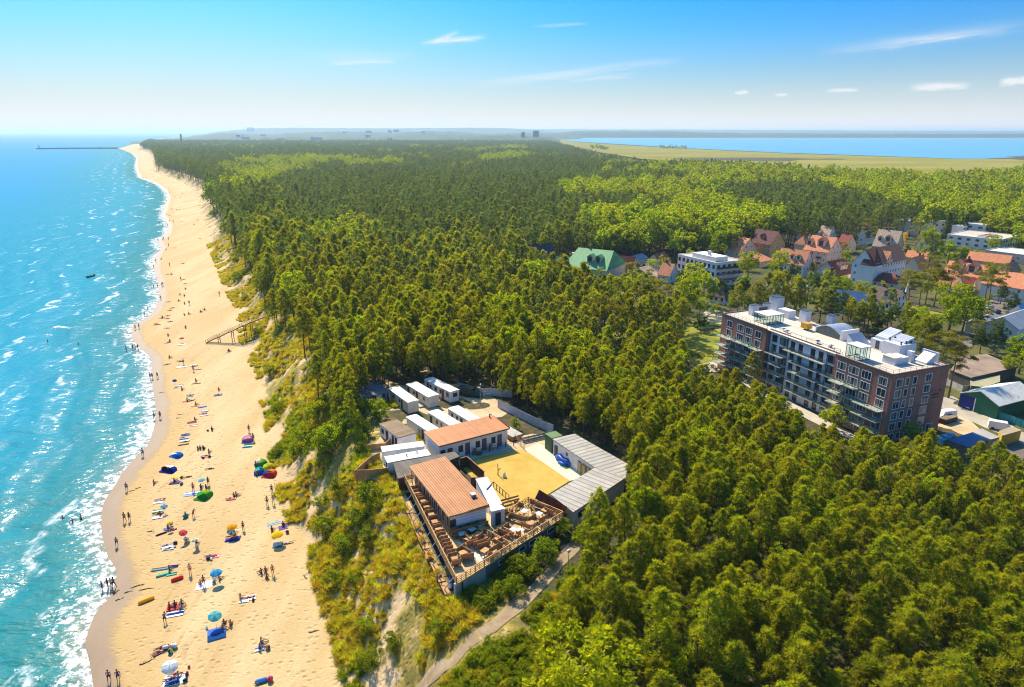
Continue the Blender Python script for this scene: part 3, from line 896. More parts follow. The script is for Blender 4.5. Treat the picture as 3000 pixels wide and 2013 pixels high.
FS = rng.uniform(.78, 1.18, len(FX)) * (.62 + .30 * sstep(105, 180, FY) + .42 * sstep(180, 300, FY)) * np.where(FB, 1.0 + .25 * sstep(250, 450, FY), 1.0)
VIS = [[(1040, 1180), (1180, 1100), (1420, 1105), (1640, 1240), (1700, 1250), (1850, 1335), (1840, 1420), (1720, 1520), (1700, 1610), (1655, 1700), (1560, 1800), (1440, 1905), (1330, 2060), (900, 2100), (960, 1700), (1040, 1330)],
 [(2100, 900), (2160, 900), (2800, 1060), (2790, 1150), (3100, 1150), (3100, 1330), (2850, 1290), (2700, 1262), (2600, 1285), (2470, 1240), (2300, 1140), (2180, 1090), (2100, 1050)], [(1990, 940), (2110, 930), (2120, 1060), (2010, 1060)]]
hid = np.zeros(len(FX), bool)
for f in (.25, .55, .8, 1.0):
 zt = FZ + 12.5 * FS * f; dy_ = FY * CP - (zt - CAMH) * SP
 qx, qy = 1500 + FPX * FX / dy_, 1006.5 + FPX * (-(zt - CAMH) * CP - FY * SP) / dy_
 for p in VIS: hid |= inside_np(p, qx, qy)
hid &= FY < 200
FX, FY, FZ, FL, FB, FS = (a[~hid] for a in (FX, FY, FZ, FL, FB, FS)); dist = np.hypot(FX, FY)
show = (np.abs((FX / (FY * CP - (FZ - CAMH + 6) * SP))) * FPX < 1540) & ((-(FZ + 7 - CAMH) * CP - FY * SP) / (FY * CP - (FZ - CAMH + 7) * SP) * FPX < 1030)
order = np.argsort(np.where(show, dist, 1e9))
NEAR_N = 290
near = order[:NEAR_N]
rest = np.ones(len(FX), bool); rest[near] = False
print("forest trees", len(FX), "near reach", dist[near].max())
def scatter(name, P, idx, scale, rot, protos, kind="stuff", label=None):
 """ONE object that instances prototype objects (lists of parts) on points through geometry nodes"""
 me = bpy.data.meshes.new(name)
 me.vertices.add(len(P)); me.vertices.foreach_set("co", np.asarray(P, np.float32).reshape(-1)); me.update()
 for nm, ty, arr in (("pick", 'INT', np.asarray(idx, np.int32)), ("size", 'FLOAT', np.asarray(scale, np.float32)), ("turn", 'FLOAT', np.asarray(rot, np.float32))):
  a = me.attributes.new(nm, ty, 'POINT'); a.data.foreach_set("value", arr)
 o = bpy.data.objects.new(name, me); COL.objects.link(o)
 ng = bpy.data.node_groups.new(name + "_scatter", 'GeometryNodeTree')
 ng.interface.new_socket("Geometry", in_out='INPUT', socket_type='NodeSocketGeometry')
 ng.interface.new_socket("Geometry", in_out='OUTPUT', socket_type='NodeSocketGeometry')
 N, L = ng.nodes, ng.links
 gi = N.new('NodeGroupInput'); go = N.new('NodeGroupOutput')
 join = N.new('GeometryNodeJoinGeometry')
 for parts in protos[::-1]:
  jj = N.new('GeometryNodeJoinGeometry')
  for ob in parts:
   oi = N.new('GeometryNodeObjectInfo'); oi.transform_space = 'ORIGINAL'; oi.inputs['Object'].default_value = ob
   oi.inputs['As Instance'].default_value = False
   L.new(oi.outputs['Geometry'], jj.inputs[0])
  g2 = N.new('GeometryNodeGeometryToInstance'); L.new(jj.outputs[0], g2.inputs[0])
  L.new(g2.outputs[0], join.inputs[0])
 def attr(nm, ty):
  a = N.new('GeometryNodeInputNamedAttribute'); a.data_type = ty; a.inputs['Name'].default_value = nm
  return a.outputs['Attribute']
 iop = N.new('GeometryNodeInstanceOnPoints')
 iop.inputs['Pick Instance'].default_value = True
 L.new(gi.outputs[0], iop.inputs['Points']); L.new(join.outputs[0], iop.inputs['Instance'])
 L.new(attr("pick", 'INT'), iop.inputs['Instance Index'])
 cx = N.new('ShaderNodeCombineXYZ'); L.new(attr("turn", 'FLOAT'), cx.inputs[2])
 L.new(cx.outputs[0], iop.inputs['Rotation'])
 L.new(attr("size", 'FLOAT'), iop.inputs['Scale'])
 L.new(iop.outputs[0], go.inputs[0])
 md = o.modifiers.new("scatter", 'NODES'); md.node_group = ng
 tag(o, label, None, None, kind)
 return o
# ---- near trees, each a thing
ZONES = [
 ((1080, 1680, 1640, 2100), "beside the sandy path below the terrace wall"),
 ((1640, 1560, 1960, 1800), "between the sandy path and the grey metal roofs"),
 ((1640, 1800, 2060, 2100), "in the wood right of the sandy path"),
 ((2060, 1800, 2500, 2100), "in the thick wood nearest the camera"),
 ((2500, 1780, 3100, 2100), "in the dark-gapped wood at the lower right edge"),
 ((1960, 1560, 2300, 1800), "in the middle of the large wood right of the path"),
 ((2300, 1540, 2640, 1800), "in the large wood below the brick hotel"),
 ((2640, 1500, 3100, 1800), "among tall trunks at the right edge of the wood"),
 ((1780, 1300, 2100, 1560), "just behind the long grey metal roof"),
 ((2100, 1300, 2460, 1560), "in the wood in front of the hotel balconies"),
 ((2460, 1250, 2760, 1540), "in front of the hotel's brick end wall"),
 ((2760, 1250, 3100, 1500), "in front of the blue and yellow garages"),
 ((1500, 1000, 1800, 1300), "beside the grey slat fence behind the cabins"),
 ((1800, 1000, 2200, 1300), "in the wood before the hotel's left end"),
 ((1050, 950, 1500, 1300), "in the dark wood behind the white cabins"),
 ((780, 900, 1080, 1420), "on the dune crest left of the white cabins"),
]
def zone(px, py):
 best = None
 for (a, b, c, d), s in ZONES:
  if a <= px < c and b <= py < d: return s
  q = math.hypot(px - (a + c) / 2, py - (b + d) / 2)
  if best is None or q < best[0]: best = (q, s)
 return best[1]
for i in near:
 x, y, z = FX[i], FY[i], FZ[i]
 s = FS[i]
 px, py = pxof(x, y, z + 7)
 zn = zone(px, py)
 if FB[i]:
  tree(random.choice(BROAD), (x, y, z - .1), s, None, "bright round-crowned leafy tree " + zn, "tree", "leafy trees " + zn, name="broadleaf_tree")
 else:
  tall = s > .68
  tree(random.choice(PINES), (x, y, z - .1), s, None, ("tall " if tall else "") + "yellow-green pine " + zn, "pine", ("tall pines " if tall else "pines ") + zn)
# ---- the rest of the wood, one mass
_pr_pos = Vector((0, 0, 0))
def proto_objects(meshes):
 """the prototypes' parts, taken from trees that already stand in the scene"""
 out = []
 for cr, tr in meshes:
  oc = next((o for o in COL.objects if o.data == cr), None); ot = next((o for o in COL.objects if o.data == tr), None)
  out.append((oc, ot))
 return out
def ensure(meshes, spots, label, group, name="pine_tree", s=1.0, cat="tree"):
 for me_, (x, y) in zip(meshes, spots):
  tree(me_, (x, y, float(terr(x, y)) - .1), s, None, label, cat, group, name=name)
ri = np.where(rest)[0]
def take(cond, n):
 global ri
 c = [i for i in ri if cond(i)][:n]
 ri = np.array([i for i in ri if i not in set(c)])
 return [(FX[i], FY[i]) for i in c]
ensure(FARP, take(lambda i: not FB[i] and 300 < dist[i] < 330, 3), "dark pine inside the wide wood beyond the cabins", "dark pines of the wide wood", cat="pine")
ensure(FARB, take(lambda i: FB[i] and 380 < dist[i] < 460, 2), "leafy tree in the bright belt behind the villas", "leafy trees of the bright belt", name="broadleaf_tree")
for grp, nm_, lb in ((PINES, "pine_tree", "yellow-green pine on the dune wood's inner side"), (BROAD, "broadleaf_tree", "leafy tree inside the dune wood")):
 for me_ in grp:
  if not any(o.data == me_[0] for o in COL.objects):
   i = [k for k in ri if dist[k] < 260][0]; ri = ri[ri != i]
   tree(me_, (FX[i], FY[i], FZ[i] - .1), 1.0, None, lb, "tree", lb, name=nm_)
protos = proto_objects(PINES) + proto_objects(BROAD) + proto_objects(FARP) + proto_objects(FARB)
d_ = dist[ri] + rng.normal(0, 70, len(ri)) + 60 * (fbm(FX[ri] * .02, FY[ri] * .02, 3) - .45); fb = FB[ri]
nP, nB = len(PINES), len(BROAD)
pick = np.where(d_ < 330, np.where(fb, nP + rng.integers(0, nB, len(ri)), rng.integers(0, nP, len(ri))),
    np.where(fb, nP + nB + 3 + rng.integers(0, 2, len(ri)), nP + nB + rng.integers(0, 3, len(ri))))
size = FS[ri] * np.where(d_ < 330, 1.0, .92)
forest = scatter("forest", np.stack([FX[ri], FY[ri], FZ[ri] - .15], -1), pick, size, rng.uniform(0, 6.28, len(ri)), protos, "stuff", "wide pine and leafy wood running back to the horizon")
# ------------------------------------------------------------------ lagoon, meadow, far shores
M_LAGOON = water_material("lagoon_water", (.02, .14, .22), (.07, .27, .42), (.12, .36, .50), foam=False)
sheet("lagoon", [(1600, 398.2), (1640, 408), (1680, 414), (2000, 434), (2300, 448), (2600, 458), (2800, 465), (3200, 467), (3700, 460), (4600, 402), (4400, 392.5), (1900, 391.2), (1560, 393.0)], TOWN_Z + 1.2, M_LAGOON, .1)
def meadow_mat():
 m, nt, out = new_mat("meadow_reeds")
 tc = nd(nt, 'ShaderNodeTexCoord').outputs['Object']
 a = noise_(nt, nd(nt, 'ShaderNodeMapping', {'Vector': tc, 'Scale': (.0035, .010, 1)}).outputs[0], 1.0, 6, .6)
 b_ = noise_(nt, tc, .02, 5, .7)
 c = mixc_(nt, ss(nt, a, .35, .68), (.235, .215, .035), (.32, .27, .075))
 c = mixc_(nt, mth(nt, 'MULTIPLY', ss(nt, b_, .5, .7), .5), c, (.15, .17, .03))
 bs = nd(nt, 'ShaderNodeBsdfDiffuse', {'Color': c}); nt.links.new(bs.outputs[0], out.inputs[0]); return m
sheet("meadow", [(1600, 400.2), (1660, 412.5), (1700, 417), (1850, 427), (2000, 435), (2300, 449), (2600, 459), (2800, 465.5), (3200, 467.5), (3300, 500), (2900, 510), (2700, 510), (2450, 500), (2200, 484), (2000, 472), (1880, 466), (1720, 440), (1620, 414), (1575, 402)], TOWN_Z + 1.2, meadow_mat(), .9)
M_HILL = mat("far_wood_hills", (.045, .075, .030), .95, .3, .004)
def ridge(name, label, dist, px0, px1, prof, depth, seed, base=0.0, rough=6.0, m=None, n=160):
 """a wooded ridge at a real distance: crest profile given as pixel heights, with depth behind it"""
 r = np.random.default_rng(seed)
 b = MB(); xs = np.linspace(px0, px1, n)
 kx, ky = [p[0] for p in prof], [p[1] for p in prof]
 rows = []
 for t in np.linspace(0, 1, 7):
  row = []
  for i, px in enumerate(xs):
   py = float(np.interp(px, kx, ky))
   u = (px - 1500) / FPX; v = (py - 1006.5) / FPX
   dy = CP - v * SP; el_ = -(SP + v * CP) / dy
   top = max(2.0, CAMH + el_ * dist)
   w = math.sin(math.pi * min(1, t * 1.0)) ** .6 if 0 < t < 1 else 0.0
   yy = dist + depth * (t - .35)
   nz = (float(fbm(np.array(i * .45 + seed * 9), np.array(t * 3.0 + seed), 4)) - .45) * rough
   row.append((u / dy * yy, yy, base + (top - base) * w + nz * w - (3 if w == 0 else 0)))
  rows.append(row)
 for r0, r1 in zip(rows[:-1], rows[1:]):
  for k in range(n - 1): b.poly([r0[k], r0[k + 1], r1[k + 1], r1[k]], 0, True)
 o = b.build(name, m or M_HILL); tag(o, label, None, None, "structure"); return o
ridge("hills", "low wooded far shore of the lagoon", 8600, 1560, 3700, [(1560, 392), (1640, 388), (1700, 383.5), (1800, 383.5), (2000, 385.5), (2100, 389), (2300, 390.5), (2560, 391), (2760, 392), (3000, 391), (3700, 392)], 900, 1, 0, 16)
ridge("hills", "pale hills beyond the lagoon", 17000, 1250, 4200, [(1250, 381), (1600, 378), (2000, 379.5), (2300, 381), (2600, 383), (3000, 384), (4200, 384)], 3500, 2, 0, 18)
ridge("hills", "long blue hill behind the far headland", 12500, 560, 1620, [(560, 398), (640, 386), (700, 380), (760, 375), (860, 374), (1000, 375), (1200, 375.5), (1400, 374), (1500, 376), (1620, 384)], 3000, 3, 0, 16)
ridge("hills", "wooded headland running out to sea", 7000, 480, 1700, [(480, 412), (560, 401), (640, 392), (700, 391), (800, 394), (900, 388), (1000, 386), (1060, 388), (1150, 389), (1250, 384), (1320, 385), (1400, 392), (1480, 392), (1580, 390), (1700, 398)], 1500, 4, 0, 22)
ridge("hills", "nearest wooded swell before the headland", 4600, 385, 1640, [(385, 431), (440, 420), (520, 414), (620, 408), (700, 406), (820, 404), (1000, 405), (1150, 402), (1300, 400), (1480, 398), (1600, 402), (1640, 409)], 1300, 5, 0, 20)
M_STONE = mat("pier_stone", (.16, .15, .14), .9, .25, .5)
def pier():
 a, b_ = at(107, 437, 0), at(345, 435.5, 0)
 t = thing("pier", "long dark stone pier running out to sea from the far beach", "pier", (b_.x, b_.y, 0))
 m = MB(); L = Vector((a.x - b_.x, a.y - b_.y, 0)); n = 16
 left, right = [], []
 side = Vector((-L.y, L.x, 0)).normalized()
 for k in range(n + 1):
  c = L * (k / n) + Vector((0, 25 * math.sin(math.pi * k / n), 0)); w = 5 + (2.5 if k == n else 0)
  left.append(c + side * w); right.append(c - side * w)
 m.prism([(p.x, p.y) for p in left] + [(p.x, p.y) for p in right[::-1]], -3, 4.6)
 m.build("walkway", M_STONE, t)
 pm = MB()
 for k in range(0, n): c = L * (k / n) + Vector((0, 25 * math.sin(math.pi * k / n), 0)); pm.box((c.x, c.y, 5.4), (1.6, 1.2, 1.6))
 pm.build("parapet", M_STONE, t)
 t2 = thing("beacon", "small harbour light on the outer end of the pier", "beacon", (a.x + 12, a.y, 4.6))
 MB().lathe([(2.4, 0), (1.7, 1), (1.4, 9), (2.1, 9.2), (2.1, 9.8), (1.2, 10)], 12).build("tower", mat("beacon_paint", (.12, .13, .14), .6), t2)
 MB().lathe([(1.2, 10), (1.2, 12), (1.5, 12.1), (.2, 13.4)], 10).build("lantern", mat("beacon_lantern", (.25, .08, .06), .5), t2)
pier()
def lighthouse():
 q = at(533, 424, 8)
 t = thing("lighthouse", "slim dark lighthouse above the far woods near the shore", "lighthouse", (q.x, q.y, 8))
 s = q.y / 2000.0
 MB().lathe([(3.0 * s, 0), (2.2 * s, 14 * s), (1.9 * s, 22 * s), (3.2 * s, 22.4 * s), (3.2 * s, 23.4 * s)], 14).build("tower", mat("lighthouse_paint", (.10, .07, .06), .7), t)
 MB().lathe([(2.3 * s, 23.4 * s), (2.3 * s, 27 * s), (2.9 * s, 27.2 * s), (.3 * s, 29 * s)], 12).build("lantern", mat("lighthouse_lantern", (.12, .12, .13), .4), t)
lighthouse()
M_BLOCK = mat("far_block_wall", (.30, .30, .32), .8, .15, .05)
M_BLOCKP = mat("far_pale_wall", (.75, .73, .70), .8, .1, .05)
M_BAND = mat("far_window_band", (.05, .06, .08), .4)
def far_block(px, py, w, h, label, m, group, dist=None, base=8.0, floors=8):
 """apartment block: wall slab, parapet and dark window bands; w,h in pixels of the photograph"""
 d = ray(px, py); dist = dist or 7200
 t_ = dist / d.y; x, z = d.x * t_, CAMH + d.z * t_
 W_, H_ = w * t_ / FPX, h * t_ / FPX
 t = thing("apartment_block", label, "building", (x, dist, z - H_), 0, group)
 D_ = W_ * .6 + 8 if floors > 2 else 90
 b = MB(); b.box((0, 0, H_ / 2 - 3), (W_, D_, H_ + 6)); b.build("wall", m, t)
 MB().box((0, 0, H_ + 1.2), (W_ * .96, D_ * .95, 2.4)).build("roof", M_BLOCK if floors > 2 else M_BLOCKP, t)
 for k in range(floors):
  MB().box((0, -D_ / 2 - .3, H_ * (k + .5) / floors), (W_ * .9, .8, H_ / floors * .42)).build("window_band", M_BAND, t)
for px, py, w, h in [(726, 374.5, 4, 8), (733, 373.5, 4, 9), (741, 374.5, 5, 8)]:
 far_block(px, py, w, h, "tower block on the far blue hill near the sea", M_BLOCK, "tower blocks on the far hill", 12000)
far_block(1533, 388.5, 11, 13, "broader of two square towers above the woods by the lagoon's end", M_BLOCK, None, 4500)
far_block(1570, 384, 17, 14, "taller dark square block beside the lagoon's near end", M_BLOCK, None, 4450)
for px, py, w, h, lb in [(705, 396, 10, 3, "white sheds"), (720, 402, 7, 3, "w"), (822, 406, 7, 4, "w"), (927, 403, 22, 3, "w"), (1080, 384, 12, 4, "w"), (1142, 382, 5, 5, "w"), (1160, 381, 12, 4, "w"), (1078, 396, 6, 4, "w"), (1142, 404, 8, 3, "w"), (1010, 386, 5, 3, "w"), (770, 394, 6, 3, "w"), (1240, 385, 9, 4, "w")]:
 far_block(px, py, w, h, "small pale building among the distant blue woods", M_BLOCKP, "pale buildings of the distant town", 4300 if py > 394 else 6600, floors=2)
for k, px in enumerate(range(1935, 2012, 9)):
 q = at(px, 437 + k * .3, TOWN_Z + 1.3)
 tree(FARB[k % 2], (q.x, q.y, q.z - .5), random.uniform(1.0, 1.5), None, "dark tree in the lone clump out on the meadow", "tree", "trees of the clump on the meadow", name="broadleaf_tree")
for k, (px, py) in enumerate([(1660, 408), (1668, 410), (1735, 440), (1748, 442), (1758, 443), (1768, 443), (1776, 443)]):
 q = at(px, py, TOWN_Z + 1.3)
 tree(FARB[k % 2], (q.x, q.y, q.z - .5), random.uniform(1.3, 2.0), None, "blue-green tree at the near tip of the meadow", "tree", "trees at the meadow's tip", name="broadleaf_tree")
# ------------------------------------------------------------------ building kit
M_WHITE = mat("white_paint", (.74, .73, .70), .7, .07, 1.2, stain=.35)
M_CREAM = mat("cream_render", (.66, .58, .44), .8, .08, .8, stain=.3)
M_OFFW = mat("cabin_cream_sheet", (.70, .64, .50), .65, .08, 1.0, stain=.35, stripe=(1, .35, .02, .25))
M_ROOFW = mat("cabin_white_roof", (.66, .64, .58), .6, .14, .9, stain=.8)
M_GREYW = mat("grey_render", (.16, .17, .19), .85, .12, 1.0, stain=.3)
M_CONC = mat("pale_concrete", (.46, .43, .38), .9, .12, 1.0, stain=.5)
M_DARK = mat("dark_opening", (.018, .018, .02), .6)
M_FRAME_D = mat("dark_frame", (.035, .037, .042), .5)
M_FRAME_W = mat("white_frame", (.80, .80, .78), .5, .04)
M_PANE = glass_mat("window_glass")
M_PANEC = glass_mat("curtained_glass", (.03, .045, .055), .08, 1.0)
M_WOOD = mat("brown_timber", (.42, .21, .082), .75, .22, 2.5, rnd=.25)
M_WOODL = mat("honey_timber", (.50, .27, .10), .75, .2, 2.5, rnd=.25)
M_WOODD = mat("dark_timber", (.075, .042, .026), .8, .25, 2.5)
M_DECK = mat("deck_boards", (.66, .44, .20), .8, .14, 1.5, stripe=(0, .16, .012, .55), stain=.35)
M_METAL = mat("grey_metal", (.30, .31, .32), .45, .1, 1.0, metal=.6)
M_TERRA = mat("terracotta_sheet", (.44, .17, .045), .6, .12, 1.2, stripe=(0, .36, .04, .5), stain=.4)
M_ORANGE = mat("orange_sheet_roof", (.50, .18, .05), .6, .10, .7, stripe=(0, .42, .02, .22), stain=.45)
M_BROWNR = mat("brown_felt_roof", (.25, .175, .105), .9, .16, 1.0, stripe=(1, 1.0, .015, .35), stain=.4)
M_DARKR = mat("grey_felt_roof", (.17, .145, .115), .95, .14, .6, stripe=(0, 1.1, .008, .3), stain=.3)
M_SEAM = mat("grey_seam_roof", (.40, .36, .29), .55, .13, .6, stripe=(0, 1.05, .05, .9), stain=.5)
M_CORR = mat("pale_corrugated_roof", (.66, .65, .61), .5, .1, 1.0, stripe=(1, .34, .04, .5), stain=.3)
M_REDTILE = tile_mat("dark_red_tiles", (.20, .055, .035))
M_TOWNRED = tile_mat("orange_red_tiles", (.76, .28, .125))
M_MAROON = tile_mat("maroon_tiles", (.155, .045, .04))
M_BLUE = mat("blue_plastic", (.025, .10, .42), .45, .15, 1.5)
M_GREEN = mat("green_sheet", (.055, .13, .06), .6, .12, 1.0)
ROT = {'F': 0.0, 'R': math.pi / 2, 'B': math.pi, 'L': -math.pi / 2}
_WM = {}
def window(par, c, w, h, face='F', fm=None, gm=None, fw=.07, mull=(0, 0), name="window", pane="pane", deep=.05):
 """a framed window (a part) with its pane (a sub-part); c = centre of the opening on the wall face"""
 fm = fm or M_FRAME_W; gm = gm or M_PANE
 key = (round(w, 2), round(h, 2), fm.name, gm.name, fw, mull, deep, name)
 if key not in _WM:
  b = MB()
  y = -deep / 2 + .004
  b.box((0, y, h / 2 - fw / 2), (w, deep, fw)).box((0, y, -h / 2 + fw / 2), (w, deep, fw))
  b.box((-w / 2 + fw / 2, y, 0), (fw, deep, h - 2 * fw)).box((w / 2 - fw / 2, y, 0), (fw, deep, h - 2 * fw))
  for k in range(mull[0]): b.box((-w / 2 + w * (k + 1) / (mull[0] + 1), y + .004, 0), (fw * .6, deep * .8, h - 2 * fw))
  for k in range(mull[1]): b.box((0, y + .006, -h / 2 + h * (k + 1) / (mull[1] + 1)), (w - 2 * fw, deep * .7, fw * .6))
  p = MB().poly([(-w / 2 + fw, -.014, -h / 2 + fw), (w / 2 - fw, -.014, -h / 2 + fw), (w / 2 - fw, -.014, h / 2 - fw), (-w / 2 + fw, -.014, h / 2 - fw)])
  o = b.build(name, fm); q = p.build(pane, gm)
  _WM[key] = (o.data, q.data)
  bpy.data.objects.remove(o); bpy.data.objects.remove(q)
 md, mp = _WM[key]
 o = bpy.data.objects.new(name, md); COL.objects.link(o); o.parent = par; o.location = c; o.rotation_euler = (0, 0, ROT[face] if isinstance(face, str) else face)
 q = bpy.data.objects.new(pane, mp); COL.objects.link(q); q.parent = o
 return o
_DM = {}
def door(par, c, w, h, face='F', m=None, fm=None, name="door"):
 """a door leaf in its frame; c = middle of the threshold"""
 m = m or M_FRAME_D; fm = fm or M_FRAME_D
 key = (round(w, 2), round(h, 2), m.name, fm.name)
 if key not in _DM:
  b = MB(); f = .06
  b.box((0, -.028, h - f / 2), (w, .06, f)).box((-w / 2 + f / 2, -.028, h / 2 - f / 2), (f, .06, h - f)).box((w / 2 - f / 2, -.028, h / 2 - f / 2), (f, .06, h - f))
  l = MB(); l.box((0, -.012, (h - f) / 2), (w - 2 * f, .034, h - f)); l.box((0, -.03, h * .68), (w * .5, .016, h * .3)); l.box((0, -.03, h * .25), (w * .5, .016, h * .28))
  hd = MB().box((w * .33, -.055, h * .48), (.03, .04, .14))
  a, b_, c_ = b.build(name, fm), l.build("leaf", m), hd.build("handle", M_METAL)
  _DM[key] = (a.data, b_.data, c_.data)
  for o in (a, b_, c_): bpy.data.objects.remove(o)
 o = None
 for nm, md in zip((name, "leaf", "handle"), _DM[key]):
  x = bpy.data.objects.new(nm, md); COL.objects.link(x)
  if o is None:
   o = x; o.parent = par; o.location = c; o.rotation_euler = (0, 0, ROT[face] if isinstance(face, str) else face)
  else: x.parent = o
 return o
def frame(pa, pb, pc, h):
 """axes of a rectangle from three roof pixels: a near left, b near right, c far left"""
 A, B, C = at(*pa, h), at(*pb, h), at(*pc, h)
 x = B - A; rz = math.atan2(x.y, x.x)
 ey = Vector((-math.sin(rz), math.cos(rz), 0))
 return A, rz, x.length, abs((C - A).dot(ey))
def Zc(x, y): return (1000 + x * .3851, 1050 + y * .3851)
def Z4(x, y): return (1150 + x * .23534, 1450 + y * .23534)
def loc_of(A, rz, p):
 d = p - A
 return Vector((d.x * math.cos(rz) + d.y * math.sin(rz), -d.x * math.sin(rz) + d.y * math.cos(rz), d.z))
def gable_roof(L, Wd, z0, rise, ov=.4, axis='x', hip=0.0, thick=.16, m=None, end_m=None, half=None):
 """pitched roof mesh (ridge along x or y), open-ended slabs with gable infill; hip shortens the ridge"""
 b = MB()
 def P(a, c, z): return (a, c, z) if axis == 'x' else (c, a, z)
 l, w = (L, Wd) if axis == 'x' else (Wd, L)
 k = rise / (w / 2)
 y0, y1, ze = -ov, w + ov, z0 - ov * k
 for dz, flip in ((0, False), (-thick, True)):
  r0, r1 = P(-ov * .6 + hip, w / 2, z0 + rise + dz), P(l + ov * .6 - hip, w / 2, z0 + rise + dz)
  e00, e10 = P(-ov * .6, y0, ze + dz), P(l + ov * .6, y0, ze + dz)
  e01, e11 = P(-ov * .6, y1, ze + dz), P(l + ov * .6, y1, ze + dz)
  for q in ([e00, e10, r1, r0], [e11, e01, r0, r1]):
   b.poly(q[::-1] if flip != (axis == 'y') else q)
  if hip:
   for q in ([e01, e00, r0], [e10, e11, r1]):
    b.poly(q[::-1] if flip != (axis == 'y') else q)
  if not flip: top = (e00, e10, r1, e11, e01, r0)
  else: bot = (e00, e10, r1, e11, e01, r0)
 if hip:
  ring = (0, 1, 3, 4)
 else: ring = (0, 1, 2, 3, 4, 5)
 for i in range(len(ring)):
  a, c = ring[i], ring[(i + 1) % len(ring)]
  b.poly([top[a], bot[a], bot[c], top[c]] if axis == 'x' else [top[c], bot[c], bot[a], top[a]])
 return b
def gable_wall(L, Wd, z0, z1, rise, axis='x'):
 """wall shell with its two gables"""
 b = MB()
 if axis == 'x':
  pts = [(0, 0), (0, Wd)]
  prof = [(0, z0), (Wd, z0), (Wd, z1), (Wd / 2, z1 + rise), (0, z1)]
  V = [(0, y, z) for y, z in prof] + [(L, y, z) for y, z in prof]
 else:
  prof = [(0, z0), (L, z0), (L, z1), (L / 2, z1 + rise), (0, z1)]
  V = [(x, Wd, z) for x, z in prof] + [(x, 0, z) for x, z in prof]
 b.add(V, [(4, 3, 2, 1, 0), (5, 6, 7, 8, 9), (0, 1, 6, 5), (1, 2, 7, 6), (2, 3, 8, 7), (3, 4, 9, 8), (4, 0, 5, 9)])
 return b
# ------------------------------------------------------------------ beach compound on the dune
def earth_mat(name, c0, c1, sc=.5, c2=None):
 m, nt, out = new_mat(name)
 tc = nd(nt, 'ShaderNodeTexCoord').outputs['Object']
 a = noise_(nt, tc, sc, 6, .65); f = noise_(nt, tc, sc * 7, 5, .7)
 c = mixc_(nt, ss(nt, a, .36, .64), c0, c1)
 if c2: c = mixc_(nt, mth(nt, 'MULTIPLY', ss(nt, f, .5, .72), .65), c, c2)
 bs = nd(nt, 'ShaderNodeBsdfPrincipled', {'Base Color': c, 'Roughness': .95, 'Specular IOR Level': .15})
 b = nd(nt, 'ShaderNodeBump', {'Height': f, 'Strength': .5, 'Distance': .05}); nt.links.new(b.outputs[0], bs.inputs['Normal'])
 nt.links.new(bs.outputs[0], out.inputs[0]); return m
M_YARD = earth_mat("yard_sand", (.50, .36, .20), (.62, .47, .28), .25, (.33, .24, .14))
M_LAWN = earth_mat("dry_lawn", (.50, .31, .055), (.56, .37, .085), .35, (.36, .26, .05))
M_PAVE = earth_mat("flagstones", (.60, .53, .38), (.70, .63, .47), .9, (.40, .33, .18))
M_PATH = earth_mat("shaded_path_sand", (.29, .205, .115), (.38, .28, .17), .4, (.19, .13, .07))  # sand darkened in colour to carry the shade over the path
M_LAWNG = earth_mat("green_lawn", (.17, .19, .02), (.36, .32, .03), .12, (.11, .14, .02))
M_ASPH = earth_mat("old_asphalt", (.16, .13, .11), (.22, .185, .16), .2, (.12, .10, .085))
sheet("yard", [Zc(*q) for q in [(150, 350), (330, 190), (640, 90), (960, 150), (1200, 330), (1620, 560), (1660, 640), (1500, 720), (1390, 690), (860, 790), (600, 880), (360, 960), (180, 900), (210, 700), (330, 560), (240, 480)]], PZ, M_YARD, .03)
sheet("lawn", [Zc(*q) for q in [(880, 790), (1390, 690), (1460, 740), (1740, 930), (1480, 1090), (1250, 1200), (1090, 1010)]], PZ, M_LAWN, .06)
sheet("paving", [Zc(*q) for q in [(1385, 692), (1500, 640), (1640, 720), (1900, 890), (1740, 932), (1463, 742)]], PZ, M_PAVE, .064)
strip("path", [(1700, 1580), (1640, 1650), (1560, 1735), (1440, 1840), (1330, 1935), (1230, 2020), (1150, 2090)], 1.8, M_PATH, .06)
def flat_cabin(name, label, roof, h, wallm, roofm, group=None, base=PZ, ov=.10, cat="cabin", th=.14, crown=.10):
 A, rz, L, Wd = frame(*[Zc(*q) for q in roof], h)
 t = thing(name, label, cat, (A.x, A.y, base), rz, group)
 H = h - base
 MB().prism([(ov, ov), (L - ov, ov), (L - ov, Wd - ov), (ov, Wd - ov)], .18, H - th).build("wall", wallm, t)
 MB().prism([(ov + .06, ov + .06), (L - ov - .06, ov + .06), (L - ov - .06, Wd - ov - .06), (ov + .06, Wd - ov - .06)], 0, .18).build("plinth", M_GREYW, t)
 b = MB()
 n = 6
 for k in range(n):   # slightly arched sheet roof
  x0, x1 = L * k / n, L * (k + 1) / n
  z0, z1 = (H - th + th + crown * math.sin(math.pi * k / n)), (H + crown * math.sin(math.pi * (k + 1) / n))
  b.poly([(x0, 0, z0), (x1, 0, z1), (x1, Wd, z1), (x0, Wd, z0)])
 prof = [(L * k / n, H + crown * math.sin(math.pi * k / n)) for k in range(n + 1)]
 b.poly([(0, 0, H - th), (L, 0, H - th)] + [(x, 0, z) for x, z in prof[::-1]])
 b.poly(([(0, Wd, H - th), (L, Wd, H - th)] + [(x, Wd, z) for x, z in prof[::-1]])[::-1])
 b.poly([(0, Wd, H - th), (0, 0, H - th), (0, 0, H), (0, Wd, H)]); b.poly([(L, 0, H - th), (L, Wd, H - th), (L, Wd, H), (L, 0, H)])
 b.poly([(0, 0, H - th), (0, Wd, H - th), (L, Wd, H - th), (L, 0, H - th)])
 b.build("roof", roofm, t)
 return t, L, Wd, H
